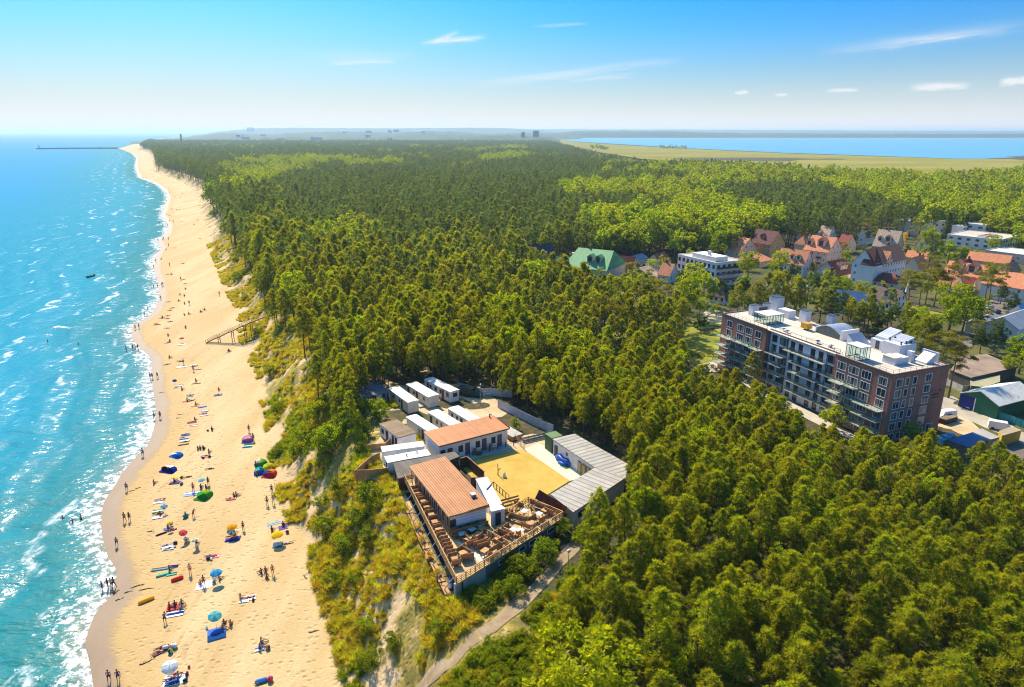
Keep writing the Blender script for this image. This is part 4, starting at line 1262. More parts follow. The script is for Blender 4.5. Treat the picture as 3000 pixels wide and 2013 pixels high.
M_RED = mat("red_door_paint", (.32, .035, .03), .6)
def put(t, items, L, Wd, ov=.10):
 for it in items:
  k, face, u, z, w, h = it[:6]
  x, y = {'L': (ov, u), 'F': (u, ov), 'R': (L - ov, u), 'B': (u, Wd - ov)}[face]
  if k == 'd': door(t, (x, y, z), w, h, face, it[6] if len(it) > 6 else None)
  else: window(t, (x, y, z), w, h, face, it[6] if len(it) > 6 else M_FRAME_D, None, .06, (1, 0) if w > .9 else (0, 0))
t, L, Wd, H = flat_cabin("site_cabin", "cream cabin with dark windows next to the shed with blue doors", [(505, 338), (592, 318), (360, 228)], 15.6, M_OFFW, M_ROOFW, "cream site cabins")
put(t, [('w', 'L', 4.3, 1.6, .6, .7), ('d', 'L', 3.2, .2, .8, 1.9), ('w', 'L', 7.2, 1.6, .8, .7)], L, Wd)
t, L, Wd, H = flat_cabin("site_cabin", "cream cabin with a front step, middle of the back three", [(660, 297), (747, 275), (515, 190)], 15.6, M_OFFW, M_ROOFW, "cream site cabins")
put(t, [('w', 'L', 6.3, 1.6, .7, .7), ('d', 'L', 5.0, .2, .9, 2.0), ('d', 'L', 8.7, .2, .9, 2.0), ('w', 'L', 2.0, 1.6, .6, .7)], L, Wd)
MB().box((-.7, 2.6, .25), (1.2, 2.4, .14)).box((-.7, 2.6, .1), (1.0, 2.2, .18)).build("step", M_CONC, t)
t, L, Wd, H = flat_cabin("site_cabin", "white cabin with red doors and blue-shadowed roof, farthest back", [(828, 258), (900, 238), (670, 148)], 15.6, M_WHITE, M_ROOFW, "cream site cabins")
put(t, [('w', 'L', 7.8, 1.6, .7, .8), ('d', 'L', 8.9, .2, .8, 2.0, M_RED), ('w', 'L', 5.7, 1.6, .9, .9), ('w', 'L', 3.9, 1.6, .6, .9), ('d', 'L', 3.0, .2, .85, 2.0, M_RED), ('w', 'L', 1.2, 1.6, 1.0, 1.0), ('w', 'F', 1.3, 1.7, 1.1, .9)], L, Wd)
t, L, Wd, H = flat_cabin("site_cabin", "cream cabin touching the brown-roofed cabin's far side", [(665, 560), (750, 535), (530, 435)], 15.6, M_OFFW, M_ROOFW, "cream site cabins")
put(t, [('w', 'L', 3.6, 1.5, .6, .8), ('d', 'L', 2.4, .2, .8, 1.9)], L, Wd)
t, L, Wd, H = flat_cabin("site_cabin", "cream cabin standing between two others behind the orange roof", [(830, 515), (915, 490), (685, 400)], 15.6, M_OFFW, M_ROOFW, "cream site cabins")
put(t, [('w', 'L', 5.0, 1.6, .6, .8), ('w', 'L', 3.4, 1.6, .6, .8), ('d', 'L', 7.2, .2, .8, 1.9)], L, Wd)
t, L, Wd, H = flat_cabin("site_cabin", "cream cabin nearest the lamp post, partly behind the orange roof", [(975, 480), (1062, 455), (845, 370)], 15.6, M_OFFW, M_ROOFW, "cream site cabins")
put(t, [('w', 'L', 6.4, 1.6, .6, .8), ('w', 'L', 4.6, 1.6, .6, .8), ('d', 'L', 3.0, .2, .8, 1.9)], L, Wd)
t, L, Wd, H = flat_cabin("utility_cabin", "white cabin under a brown ribbed flat roof", [(430, 605), (572, 565), (293, 495)], 15.6, M_WHITE, M_BROWNR, None, crown=.02)
put(t, [('d', 'L', 1.0, .2, .8, 2.0), ('d', 'L', 2.2, .2, .8, 2.0), ('d', 'L', 4.6, .2, 1.0, 2.0), ('w', 'L', 6.4, 1.5, .9, .9)], L, Wd)
t, L, Wd, H = flat_cabin("container_cabin", "long white container with three dark square windows", [(312, 712), (637, 668), (300, 670)], 15.6, M_WHITE, M_ROOFW, "long white containers", crown=.02)
put(t, [('w', 'F', 1.9, 1.5, .6, .6), ('w', 'F', 3.5, 1.5, .6, .6), ('w', 'F', 5.2, 1.5, .6, .6)], L, Wd)
for u in (2.7, 4.4, 6.2): MB().box((u, .06, 1.3), (.05, .06, 2.2)).build("joint_strip", M_METAL, t)
t, L, Wd, H = flat_cabin("container_cabin", "white flat-topped container wedged against the grey felt roof", [(350, 795), (683, 735), (335, 745)], 15.4, M_WHITE, M_ROOFW, "long white containers", crown=.02)
put(t, [('d', 'L', 1.2, .2, .8, 1.9)], L, Wd)
for u, v in ((3.6, 1.2), (5.5, 1.6)): MB().lathe([(.09, H), (.09, H + .3), (.14, H + .32), (.02, H + .4)], 8, (u, v, 0)).build("vent", M_METAL, t)
t, L, Wd, H = flat_cabin("shed", "low shed with dark blue double doors under overhanging trees", [(150, 300), (372, 255), (205, 190)], 15.4, M_CREAM, mat("patchy_felt_roof", (.20, .19, .20), .9, .3, .5, stain=.7), None, cat="shed", crown=.02)
M_NAVY = mat("navy_door_paint", (.03, .04, .10), .6)
for u, w in ((1.2, 1.1), (2.6, 1.3), (5.0, .8), (5.9, .5)): door(t, (min(u, L - .6), .10, .2), w, 2.0, 'F', M_NAVY)
A, rz, L, Wd = frame(Zc(740, 668), Zc(1280, 530), Zc(613, 572), 16.5)
t = thing("low_building", "long white building under a plain orange sheet roof beside the dry lawn", "building", (A.x, A.y, PZ), rz)
MB().prism([(.25, .35), (L - .25, .35), (L - .25, Wd - .2), (.25, Wd - .2)], 0, 3.32).build("wall", M_WHITE, t)
b = MB(); b.add([(0, 0, 3.34), (L, 0, 3.34), (L, Wd, 3.62), (0, Wd, 3.62), (0, 0, 3.5), (L, 0, 3.5), (L, Wd, 3.78), (0, Wd, 3.78)], [(3, 2, 1, 0), (4, 5, 6, 7), (0, 1, 5, 4), (1, 2, 6, 5), (2, 3, 7, 6), (3, 0, 4, 7)]); r_ = b.build("roof", M_ORANGE, t)
MB().box((L / 2, -.06, 3.36), (L, .10, .12)).build("gutter", M_FRAME_D, r_)
b = MB(); b.box((L + .04, Wd / 2, 3.60), (.12, Wd, .26)).build("verge_trim", M_REDTILE, r_)
fx = lambda zx: (zx - 740) / (1280 - 740) * L
for zx, w in ((775, .85), (828, .95), (907, .9), (1036, .85), (1158, .85)): window(t, (fx(zx), .35, 1.75), w, 1.25, 'F', M_FRAME_D, M_PANE, .06, (1, 0))
for zx in (958, 1086, 1207): door(t, (fx(zx), .35, .30), .9, 2.25, 'F', mat("grey_door", (.11, .10, .11), .6))
MB().box((L * .55, -.55, .15), (L * .86, 1.7, .30)).build("landing", M_CONC, t)
for zx in (870, 1003, 1125): MB().box((fx(zx), -.3, .85), (.4, .5, 1.1)).box((fx(zx), -.55, .45), (.6, .1, .3)).build("ramp_post", M_WOOD, t)
MB().lathe([(.13, 0), (.13, .5), (.18, .52), (.18, .6), (.03, .7)], 8, (L - .9, Wd - .5, 3.7)).build("vent_pipe", mat("red_pipe", (.35, .05, .04), .6), t)
def fence(name, label, pts, h, n, m, rails=(.5, .95), group=None, base=None, rw=.06, pw=.10, cat="fence", boards=None):
 P = [Vector(p) for p in pts]
 t = thing(name, label, cat, P[0], 0, group)
 for i in range(len(P) - 1):
  a, b_ = P[i] - P[0], P[i + 1] - P[0]
  for k in range(n + (1 if i == len(P) - 2 else 0)):
   c = a.lerp(b_, k / n); MB().box((c.x, c.y, c.z + h / 2), (pw, pw, h), math.atan2((b_ - a).y, (b_ - a).x)).build("post", m, t)
  if boards:
   for q0, q1 in boards:
    MB().bar(a + Vector((0, 0, (q0 + q1) / 2 * h)), b_ + Vector((0, 0, (q0 + q1) / 2 * h)), .04, (q1 - q0) * h).build("panel", m, t)
  else:
   for r_ in rails:
    MB().bar(a + Vector((0, 0, h * r_)), b_ + Vector((0, 0, h * r_)), rw).build("rail", m, t)
 return t
def AZ(x, y, h=PZ): return at(*Zc(x, y), h)
fence("post_fence", "row of dark slim posts with wire in front of the orange-roofed building", [AZ(1000, 755), AZ(1310, 668)], 1.35, 5, M_FRAME_D, (.55, .9), rw=.025)
fence("rail_fence", "low brown rail fence between the lawn and the slatted store", [AZ(1320, 620), AZ(1390, 695)], 1.1, 3, M_WOOD)
fence("board_fence", "grey board fence along the stone strip, behind the lawn corner", [AZ(1380, 640), AZ(1590, 590)], 1.1, 5, mat("silver_boards", (.34, .31, .25), .9), boards=((.05, .45), (.52, .92)))
for lab, p in (("pale concrete panel fence behind the parked vehicles", [(888, 240), (1075, 292), (1135, 285), (1300, 300)]), ("bluish concrete panel fence along the dark pines", [(1192, 375), (1330, 445), (1480, 520), (1610, 572)])):
 fence("panel_fence", lab, [AZ(*q) for q in p], 1.9, 3, mat("concrete_panel", (.42, .44, .44), .9, .14, .9, stain=.4), boards=((.0, .30), (.32, .62), (.64, .97)))
P0 = AZ(1145, 435, 13)
A, rz, L, Wd = frame(Zc(1300, 600), Zc(1380, 575), Zc(1150, 440), 13.9)
t = thing("timber_store", "long low pale-roofed store behind the orange-roofed building", "shed", (A.x, A.y, PZ), rz)
MB().prism([(.1, .1), (L - .1, .1), (L - .1, Wd - .1), (.1, Wd - .1)], 0, .85).build("wall", M_WOOD, t); MB().prism([(0, 0), (L, 0), (L, Wd), (0, Wd)], .86, .95).build("roof", M_CONC, t)
q = AZ(1060, 358)
t = thing("lamp_post", "slim grey lamp post in the yard beside the white cabins", "lamp post", q)
MB().lathe([(.07, 0), (.06, 1), (.045, 4.8)], 8).build("pole", M_METAL, t); MB().box((0, -.25, 4.85), (.16, .7, .1)).build("lamp_head", M_METAL, t)
CARMESH = {}
def car(loc, rz, label, col, group=None, van=False, cat="car", name="parked_car"):
 t = thing(name, label, cat, loc, rz, group)
 Lc, Wc, Hc = (4.9, 1.9, 2.0) if van else (4.2, 1.75, 1.45)
 key = (tuple(col), van)
 if key not in CARMESH:
  cm = mat("car_paint_%d" % len(CARMESH), col, .3, .04, 1, spec=.5)
  prof = [(-Lc / 2, .35), (-Lc / 2, .85), (-Lc * .27, .95), (-Lc * .12, Hc), (Lc * .30, Hc), (Lc * .45, 1.0), (Lc / 2, .9), (Lc / 2, .35)] if not van else [(-Lc / 2, .35), (-Lc / 2, 1.0), (-Lc * .34, 1.15), (-Lc * .22, Hc), (Lc * .49, Hc), (Lc / 2, .9), (Lc / 2, .35)]
  b = MB(); n = len(prof); ins = lambda z: .16 if z > 1.2 else 0.0
  V = [(x, -Wc / 2 + ins(z), z) for x, z in prof] + [(x, Wc / 2 - ins(z), z) for x, z in prof]
  b.add(V, [tuple(range(n)), tuple(range(2 * n - 1, n - 1, -1))] + [(i, n + i, n + (i + 1) % n, (i + 1) % n) for i in range(n)])
  body = b.build("body", cm)
  g = MB()
  for s in (-1, 1):
   y = s * (Wc / 2 - .07)
   g.poly([(-Lc * .22, y, 1.0), (Lc * .38, y, 1.0), (Lc * .29, y - s * .075, Hc - .1), (-Lc * .13, y - s * .075, Hc - .1)][::s])
  g.poly([(-Lc * .27 + .02 - .06, -Wc * .4, 1.0), (-Lc * .27 - .04, Wc * .4, 1.0), (-Lc * .135 - .04, Wc * .34, Hc - .1), (-Lc * .135 - .04, -Wc * .34, Hc - .1)])
  win = g.build("windows", M_PANE)
  w = MB()
  w.path([(0, -.1, 0), (0, .1, 0)], .32, 14)
  wh = w.build("wheel", mat("tyre_rubber", (.02, .02, .02), .9))
  l = MB().box((0, 0, 0), (.06, .35, .14)).build("headlight", mat("lamp_lens", (.8, .8, .75), .2))
  CARMESH[key] = [o.data for o in (body, win, wh, l)]
  for o in (body, win, wh, l): bpy.data.objects.remove(o)
 bd, wi, wh, hl = CARMESH[key]
 for nm, md, ps in [("body", bd, [(0, 0, 0)]), ("window_band", wi, [(0, 0, 0)]), ("wheel", wh, [(sx * Lc * .31, sy * (Wc / 2 - .06), .32) for sx in (-1, 1) for sy in (-1, 1)]), ("headlight", hl, [(-Lc / 2, s * .62, .72) for s in (-1, 1)])]:
  for p in ps:
   o = bpy.data.objects.new(nm, md); COL.objects.link(o); o.parent = t; o.location = p
 return t
q = AZ(935, 278); car(q, R(-20), "dark green van parked at the end of the back cabins", (.02, .035, .03), None, True)
q = AZ(1000, 288); car(q, R(-15), "dark car with green tint beside the van and concrete fence", (.02, .05, .035))
# ---- grey metal-roofed building round the lawn
q0 = at(*Zc(1605, 612), 16.2)
t = thing("angled_building", "long bent white building with grey seamed metal roof", "building", (q0.x, q0.y, PZ))
def wpart(name, m, par, pxs, h0, h1, a, b_, inset=0.0):
 """prism over a pixel outline, in its own frame turned along a->b"""
 A, B = at(*Zc(*a), h1), at(*Zc(*b_), h1)
 rz = math.atan2(B.y - A.y, B.x - A.x)
 pts = [loc_of(A, rz, at(*Zc(*p), h1)) for p in pxs]
 if inset:
  c = sum((p for p in pts), Vector()) / len(pts)
  pts = [p + (c - p).normalized() * inset for p in pts]
 o = MB().prism([(p.x, p.y) for p in pts], h0, h1).build(name, m, par)
 pl = par.location
 o.location = (A.x - pl.x, A.y - pl.y, -pl.z); o.rotation_euler = (0, 0, rz)
 return o, A, rz
w1 = [(1605, 612), (1775, 573), (2178, 802), (2165, 905), (1930, 830)]
w2 = [(1930, 830), (2165, 905), (1765, 1170), (1590, 1035)]
wpart("roof", M_SEAM, t, w1, 16.05, 16.2, (1605, 612), (1930, 830)); wpart("roof", M_SEAM, t, w2, 16.062, 16.212, (1930, 830), (1590, 1035))
wpart("wall", M_WHITE, t, w1, PZ, 16.05, (1605, 612), (1930, 830), .3); wl2, A2, rz2 = wpart("wall", M_CREAM, t, w2, PZ, 16.06, (1930, 830), (1590, 1035), .3)
def on_wall(par, a, b_, h, u, z, off=.31):
 """local point and facing on the outer wall under the roof edge a->b (outside is on the right of a->b)"""
 A, B = at(*Zc(*a), h), at(*Zc(*b_), h); d = (B - A).normalized()
 p = A + d * u - Vector((d.y, -d.x, 0)) * off
 return (p.x - par.location.x, p.y - par.location.y, z - par.location.z), math.atan2(d.y, d.x)
for u, k in ((.9, 'd'), (4.2, 'w'), (8.0, 'd'), (9.2, 'd'), (10.4, 'd'), (11.4, 'd')):
 c, fz = on_wall(t, (1605, 612), (1930, 830), 16.2, u, PZ + (.1 if k == 'd' else 1.9), .22)
 if k == 'd': door(t, c, .9, 2.1, fz, mat("yellow_door", (.55, .38, .10), .6) if u > 7 else M_FRAME_D)
 else: window(t, c, .5, .5, fz, M_FRAME_D)
for u in (2.0, 3.2):
 c, fz = on_wall(t, (1765, 1170), (2165, 905), 16.2, u, PZ + 1.9, .22); window(t, c, 1.0, .9, fz, M_FRAME_D, None, .06, (1, 0))
A, rz, L, Wd = frame(Zc(1600, 610), Zc(1680, 590), Zc(1555, 585), 15.9)
t = thing("storage_container", "dark green steel container against the white building's far end", "container", (A.x, A.y, PZ), rz)
MB().prism([(0, 0), (L, 0), (L, max(Wd, 2.2)), (0, max(Wd, 2.2))], .1, 2.9).build("body", mat("green_corrugated", (.05, .12, .055), .6, .15, 1, stripe=(0, .3, .03, .4)), t)
MB().prism([(-.04, -.04), (L + .04, -.04), (L + .04, max(Wd, 2.2) + .04), (-.04, max(Wd, 2.2) + .04)], 2.9, 3.0).build("roof", mat("green_lid", (.12, .20, .07), .7), t)
q = AZ(1690, 795); t = thing("inflatable_boat", "bright blue folded inflatable lying against the white wall", "inflatable", q, R(-52))
MB().path([(-1.9, 0, .45), (-1.0, .05, .62), (0, 0, .5), (1.1, -.05, .66), (1.9, 0, .4)], [.35, .62, .48, .66, .3], 12).build("hull", M_BLUE, t)
MB().path([(-.5, -.75, .25), (.4, -.8, .32), (1.6, -.7, .25)], [.2, .32, .2], 10).build("side_tube", M_BLUE, t)
MB().box((1.3, -.95, .06), (1.6, .8, .1)).build("mat", mat("green_mat", (.05, .2, .06), .8), t)
q = at(*Zc(1590, 1100), 15.4); t = thing("porch", "small dark red tiled porch roof beside the terrace corner", "porch", (q.x, q.y, PZ))
rt = [at(*Zc(*p), h) for p, h in (((1505, 998), 16.9), ((1475, 1062), 15.5), ((1690, 1168), 15.5), ((1718, 1130), 16.9))]
MB().add([(p.x - q.x, p.y - q.y, p.z - PZ + dz) for dz in (-.14, 0) for p in rt], [(0, 1, 2, 3)[::1], (7, 6, 5, 4)[::-1], (0, 4, 5, 1), (1, 5, 6, 2), (2, 6, 7, 3), (3, 7, 4, 0)]).build("roof", M_REDTILE, t)
for k in (1, 2): MB().bar((rt[k].x - q.x, rt[k].y - q.y, 0), (rt[k].x - q.x, rt[k].y - q.y, 2.45), .14).build("post", M_WOOD, t)
gp = [(p.x - q.x, p.y - q.y) for p in rt]
MB().prism([gp[0], ((gp[0][0] + gp[1][0]) / 2, (gp[0][1] + gp[1][1]) / 2), ((gp[2][0] + gp[3][0]) / 2, (gp[2][1] + gp[3][1]) / 2), gp[3]], 0, 2.6).build("wall", M_WOODD, t)
# ---- restaurant hall
A, rz, L, Wd = frame(Zc(820, 1195), Zc(1125, 1115), Zc(608, 790), 18.5)
HALL = (A, rz, L, Wd)
t = thing("beach_restaurant", "restaurant hall under a big terracotta ribbed roof on the terrace", "restaurant", (A.x, A.y, PZ), rz)
MB().prism([(.6, .35), (L - .3, .35), (L - .3, Wd - .3), (.6, Wd - .3)], 0, 5.2).build("wall", mat("shade_blue_boards", (.72, .74, .76), .7, .06, 1, stripe=(2, .22, .012, .35)), t)  # white boards tinted bluish to carry the shade on the front
b = MB(); b.add([(0, 0, 5.10), (L, 0, 5.45), (L, Wd, 5.45), (0, Wd, 5.10), (0, 0, 5.28), (L, 0, 5.63), (L, Wd, 5.63), (0, Wd, 5.28)], [(3, 2, 1, 0), (4, 5, 6, 7), (0, 1, 5, 4), (1, 2, 6, 5), (2, 3, 7, 6), (3, 0, 4, 7)])
rf = b.build("roof", M_TERRA, t)
MB().box((L / 2, -.03, 5.28), (L + .1, .07, .26)).build("front_fascia", M_WOODL, rf); MB().box((-.04, Wd / 2, 5.16), (.08, Wd, .2)).build("side_fascia", M_WOOD, rf)
MB().box((L - 1.1, 3.0, 5.75), (.6, .7, .45)).box((L - 1.1, 3.0, 6.02), (.75, .85, .08)).build("roof_vent", M_METAL, rf)
for k in range(9): window(t, (.6, Wd - 1.4 - k * 1.65, 3.4), 1.3, 1.9, 'L', M_WOOD, M_PANE, .1, (1, 0))
for k in range(10): MB().box((.18, .5 + k * (Wd - 1) / 9, 3.7), (.13, .13, 2.75)).build("veranda_post", M_WOOD, t)
window(t, (.62, .35, 3.5), .0 + 1.0, 2.0, 'F', M_WOOD)
rp = [(1020, 915), (1110, 900), (1225, 1105), (1125, 1118)]
q = at(*Zc(1125, 1118), 17.0); t = thing("lean_to", "pale corrugated lean-to joined to the hall's lawn side", "annex", (q.x, q.y, PZ))
wpart("roof", M_CORR, t, rp, 16.9, 17.02, (1125, 1118), (1225, 1105)); wpart("wall", M_WHITE, t, rp, PZ, 16.9, (1125, 1118), (1225, 1105), .25)
c, fz = on_wall(t, (1225, 1105), (1110, 900), 17.0, 3.0, PZ + 2.2, .26); window(t, c, 1.4, .8, fz, M_FRAME_D, None, .06, (1, 0))
MB().bar((-.5, 4.4, 4.1), (.4, 6.6, 4.1), .12).build("roof_pipe", M_FRAME_D, t)
rp = [(1125, 1112), (1185, 1096), (1252, 1140), (1132, 1168)]
q = at(*Zc(1132, 1168), 17.8); t = thing("entrance_kiosk", "white entrance kiosk with dark doorway at the hall's corner", "kiosk", (q.x, q.y, PZ))
wpart("roof", M_ROOFW, t, rp, 17.65, 17.8, (1132, 1168), (1252, 1140)); wpart("wall", M_WHITE, t, rp, PZ, 17.65, (1132, 1168), (1252, 1140), .2)
c, fz = on_wall(t, (1132, 1168), (1252, 1140), 17.8, 1.25, 15.32, .14); door(t, c, .8, 1.95, fz)
q = at(*Zc(395, 795), 15.4); t = thing("felt_roof_store", "flat store with grey-brown felt roof behind the terrace's seaward end", "store", (q.x, q.y, PZ))
rp = [(395, 795), (865, 708), (900, 745), (610, 862), (430, 915)]
wpart("roof", M_DARKR, t, rp, 15.55, 15.72, (430, 915), (610, 862)); wpart("wall", M_WOODD, t, rp, PZ - .5, 15.55, (430, 915), (610, 862), .2)
def plank_pen(label, pxs, h, h0, m, closed=False, cap=True, group=None):
 P = [at(*Zc(*p), h) for p in pxs]
 t = thing("plank_screen", label, "fence", (P[0].x, P[0].y, h0), 0, group)
 n = len(P) if closed else len(P) - 1
 for i in range(n):
  a, c = P[i] - P[0], P[(i + 1) % len(P)] - P[0]
  d = (c - a).normalized(); nv = Vector((-d.y, d.x, 0)) * .04
  hh = h - h0
  MB().prism([((a - nv).x, (a - nv).y), ((c - nv).x, (c - nv).y), ((c + nv).x, (c + nv).y), ((a + nv).x, (a + nv).y)], 0, hh - .06).build("panel", m, t)
  if cap: MB().bar(a + Vector((0, 0, hh - .03 - a.z)), c + Vector((0, 0, hh - .03 - c.z)), .14, .08).build("cap_rail", M_WOOD, t)
  for k in range(int((c - a).length / 1.8) + 1):
   p = a + d * min(k * 1.8, (c - a).length); MB().box((p.x, p.y, hh / 2), (.12, .12, hh + .04)).build("post", m, t)
 return t
plank_pen("dark timber plank enclosure between hall and dry lawn", [(905, 760), (955, 745), (1090, 862), (1088, 905), (985, 905)], 15.0, PZ, M_WOODD)
plank_pen("honey-brown plank fence pen at the dune edge, before the containers", [(290, 715), (225, 745), (105, 850), (212, 848), (370, 830)], 14.4, PZ - .8, M_WOODL)
plank_pen("small timber lattice by the brown-roofed cabin", [(200, 655), (330, 645), (372, 610)], 14.2, PZ, M_WOODL)
# ------------------------------------------------------------------ the terrace
DZ, RZ = 15.3, 16.3
def R4(x, y, h=RZ): return at(*Z4(x, y), h)
tA, tB, tD, tE, tC = R4(795, 1022), R4(2122, 206), R4(1690, 26), R4(1375, 212), at(1185, 1391, RZ)
tC2 = at(*Zc(635, 855), RZ)
tH = at(*Zc(1030, 1150), DZ)
O = Vector((tA.x, tA.y, PZ))
ter = thing("terrace", "wide raised wooden restaurant terrace with honey-brown railings", "terrace", O)
L2 = lambda p: (p.x - O.x, p.y - O.y)
dp = [tA, tB, tD, tE, tH, tC2, tC]
A_, B_ = tC, tA
rzd = math.atan2((tA - tC).y, (tA - tC).x)
pl = [loc_of(tA, rzd, Vector((p.x, p.y, 0)) + Vector((0, 0, tA.z))) for p in dp]
o = MB().prism([(p.x, p.y) for p in pl], DZ - .22, DZ).build("floor", M_DECK, ter); o.location = (0, 0, -PZ); o.rotation_euler = (0, 0, rzd)
cp = [R4(795, 580, DZ), R4(1010, 640, DZ), R4(1190, 690, DZ), R4(1130, 830, DZ), R4(950, 800, DZ), R4(840, 640, DZ)]
MB().prism([L2(p) for p in cp], DZ - PZ + .004, DZ - PZ + .018).build("floor_slab", mat("worn_slab", (.74, .64, .46), .8, .08, .8), ter)
def railing(par, a, b_, base, org, m=M_WOODL, name="railing", ht=1.0):
 """railing bay: end posts, cap, three boards, small mid posts"""
 a = Vector((a.x - org.x, a.y - org.y, base - org.z)); b_ = Vector((b_.x - org.x, b_.y - org.y, base - org.z))
 d = b_ - a; n = max(1, round(d.length / 1.55)); u = d.normalized()
 for k in range(n):
  p, q = a + d * (k / n), a + d * ((k + 1) / n)
  t = MB()
  t.bar(p + Vector((0, 0, ht)), q + Vector((0, 0, ht)), .13, .07)
  for z in (.2, .45, .70): t.bar(p + Vector((0, 0, z * ht)), q + Vector((0, 0, z * ht)), .035, .11)
  o = t.build(name, m, par)
  MB().box((p.x, p.y, p.z + ht * .5), (.11, .11, ht * 1.0), math.atan2(u.y, u.x)).build("post", m, o)
  mid = (p + q) / 2
  MB().box((mid.x, mid.y, mid.z + ht * .46), (.06, .06, ht * .8), math.atan2(u.y, u.x)).build("post", m, o)
railing(ter, tC, tA, DZ, O); railing(ter, tA, tB, DZ, O); railing(ter, tB, tD, DZ, O); railing(ter, tD, tE, DZ, O); railing(ter, tC2, tC, DZ, O)
d = (tB - tA); Lf = d.length; u = d.normalized(); rzf = math.atan2(u.y, u.x); nrm = Vector((u.y, -u.x, 0))
def fp(s, off, z): p = tA + u * s - nrm * off; return (p.x - O.x, p.y - O.y, z - PZ)
def fwall(s0, s1, z0, z1, m, off=.25, th=.3, name="base_wall"):
 q = [fp(s0, off, 0), fp(s1, off, 0), fp(s1, off + th, 0), fp(s0, off + th, 0)]
 return MB().prism([(p[0], p[1]) for p in q], z0 - PZ, z1 - PZ).build(name, m, ter)
fwall(0, Lf * .255, PZ - 2.5, DZ - .2, M_CONC); fwall(Lf * .255, Lf * .945, PZ - 2.5, DZ - .2, M_GREYW, .28)
fwall(Lf * .255, Lf * .945, PZ - 2.5, PZ - .05, mat("pale_base", (.36, .37, .38), .9), .20, .4, "plinth")
for s in (.40, .595, .70, .885):
 window(ter, fp(Lf * s, .28, PZ + 1.15), 1.5 if s > .65 else 1.2, .85, rzf, M_FRAME_W, M_DARK if s == .70 else M_PANE, .09)
MB().prism([L2(tC), L2(tA), L2(tA + u * 2.2), L2(tC + Vector((2.5, 1.5, 0)))], .0, .04).build("undercroft_shade_floor", M_DARK, ter)  # black floor and wall stand in for the shade under the terrace
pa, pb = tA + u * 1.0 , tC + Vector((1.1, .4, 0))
MB().bar((pa.x - O.x, pa.y - O.y, 1.0), (pb.x - O.x, pb.y - O.y, 1.0), .12, 2.1).build("undercroft_shade_wall", M_DARK, ter)
dl = tA - tC; Ll = dl.length; ul = dl.normalized(); nl = Vector((ul.y, -ul.x, 0))
for k in range(9):
 p = tC + ul * (Ll * (.16 + k * .098)); a = (p.x - O.x, p.y - O.y, DZ - PZ - .2); s = p + nl * .2 + ul * .2
 MB().bar(a, (s.x - O.x + nl.x * 1.0, s.y - O.y + nl.y * 1.0, .9), .09).build("strut", M_METAL, ter)
 MB().bar((s.x - O.x + nl.x * 1.0, s.y - O.y + nl.y * 1.0, .9), (s.x - O.x + nl.x * .3 + ul.x * .6, s.y - O.y + nl.y * .3 + ul.y * .6, -.5), .09).build("strut", M_METAL, ter)
oA, oB, oC = at(1303, 1743, 13.2), at(1213, 1553, 13.2), at(1183, 1482, 13.2)
pt = thing("planter_walk", "weathered brown plank shelf with planters along the terrace foot", "planter", (oA.x, oA.y, 12.2))
for a, b_ in ((oA, oB), (oB, oC)):
 dd = (b_ - a); w = Vector((dd.y, -dd.x, 0)).normalized() * .85; n = 6
 for k in range(n):
  p, q = a + dd * (k / n), a + dd * ((k + .985) / n)
  zt = .95 + (.12 if k % 3 == 1 else 0)
  MB().prism([(r_.x - oA.x, r_.y - oA.y) for r_ in (p, q, q + w, p + w)], zt - .08, zt).build("plank_top", (M_WOODL, M_WOOD)[k % 2], pt)
 MB().prism([(r_.x - oA.x, r_.y - oA.y) for r_ in (a, b_, b_ + w * .08, a + w * .08)], -.9, .98).build("side_board", M_WOODD, pt)
eA = at(1339, 1727, 13.2)
MB().prism([(0, 0), (eA.x - oA.x, eA.y - oA.y), (eA.x - oA.x + .05, eA.y - oA.y + .1), (.05, .1)], -.9, 1.02).build("end_board", M_WOOD, pt)
M_YFLOWER = leaf_mat("yellow_flowers", (.30, .26, .02), (.62, .46, .03), .3)
rr = np.random.default_rng(5)
for k, (x, y) in enumerate([(310, 405), (375, 575), (445, 780), (565, 985)]):
 p = R4(x, y, 13.3); me_ = foliage_mesh("blooms", [(rr.uniform(-.5, .5), rr.uniform(-.5, .5), rr.uniform(0, .25), .35, np.array([0, 0, .6]), .7) for _ in range(9)], 30, .16, .06, .3, M_YFLOWER, rr, True)
 t = thing("flower_planter", "brown planter of yellow flowers on the plank shelf, %s" % ("farthest", "second farthest", "second nearest the corner", "nearest the corner")[k], "planter", (p.x, p.y, 13.18), rzd)
 o = bpy.data.objects.new("flowers", me_); COL.objects.link(o); o.parent = t; o.location = (0, 0, .3)
 MB().box((0, 0, .16), (1.1, .7, .32)).build("box", M_WOOD, t)
for k, (x, y, c_) in enumerate([(735, 1090, M_BLUE), (760, 1150, M_BLUE), (715, 1160, M_WHITE)]):
 p = R4(x, y, 13.0); t = thing("barrel", "%s barrel below the terrace's seaward corner" % ("upper blue", "lower blue", "small white")[k], "barrel", (p.x, p.y, 13.0))
 MB().lathe([(.02, 0), (.30, 0), (.33, .2), (.33, .7), (.30, .95), (.02, .95)], 12).build("drum", c_, t); MB().lathe([(.31, .9), (.33, .93), (.33, .97), (.02, .99)], 12).build("lid", M_FRAME_D, t)
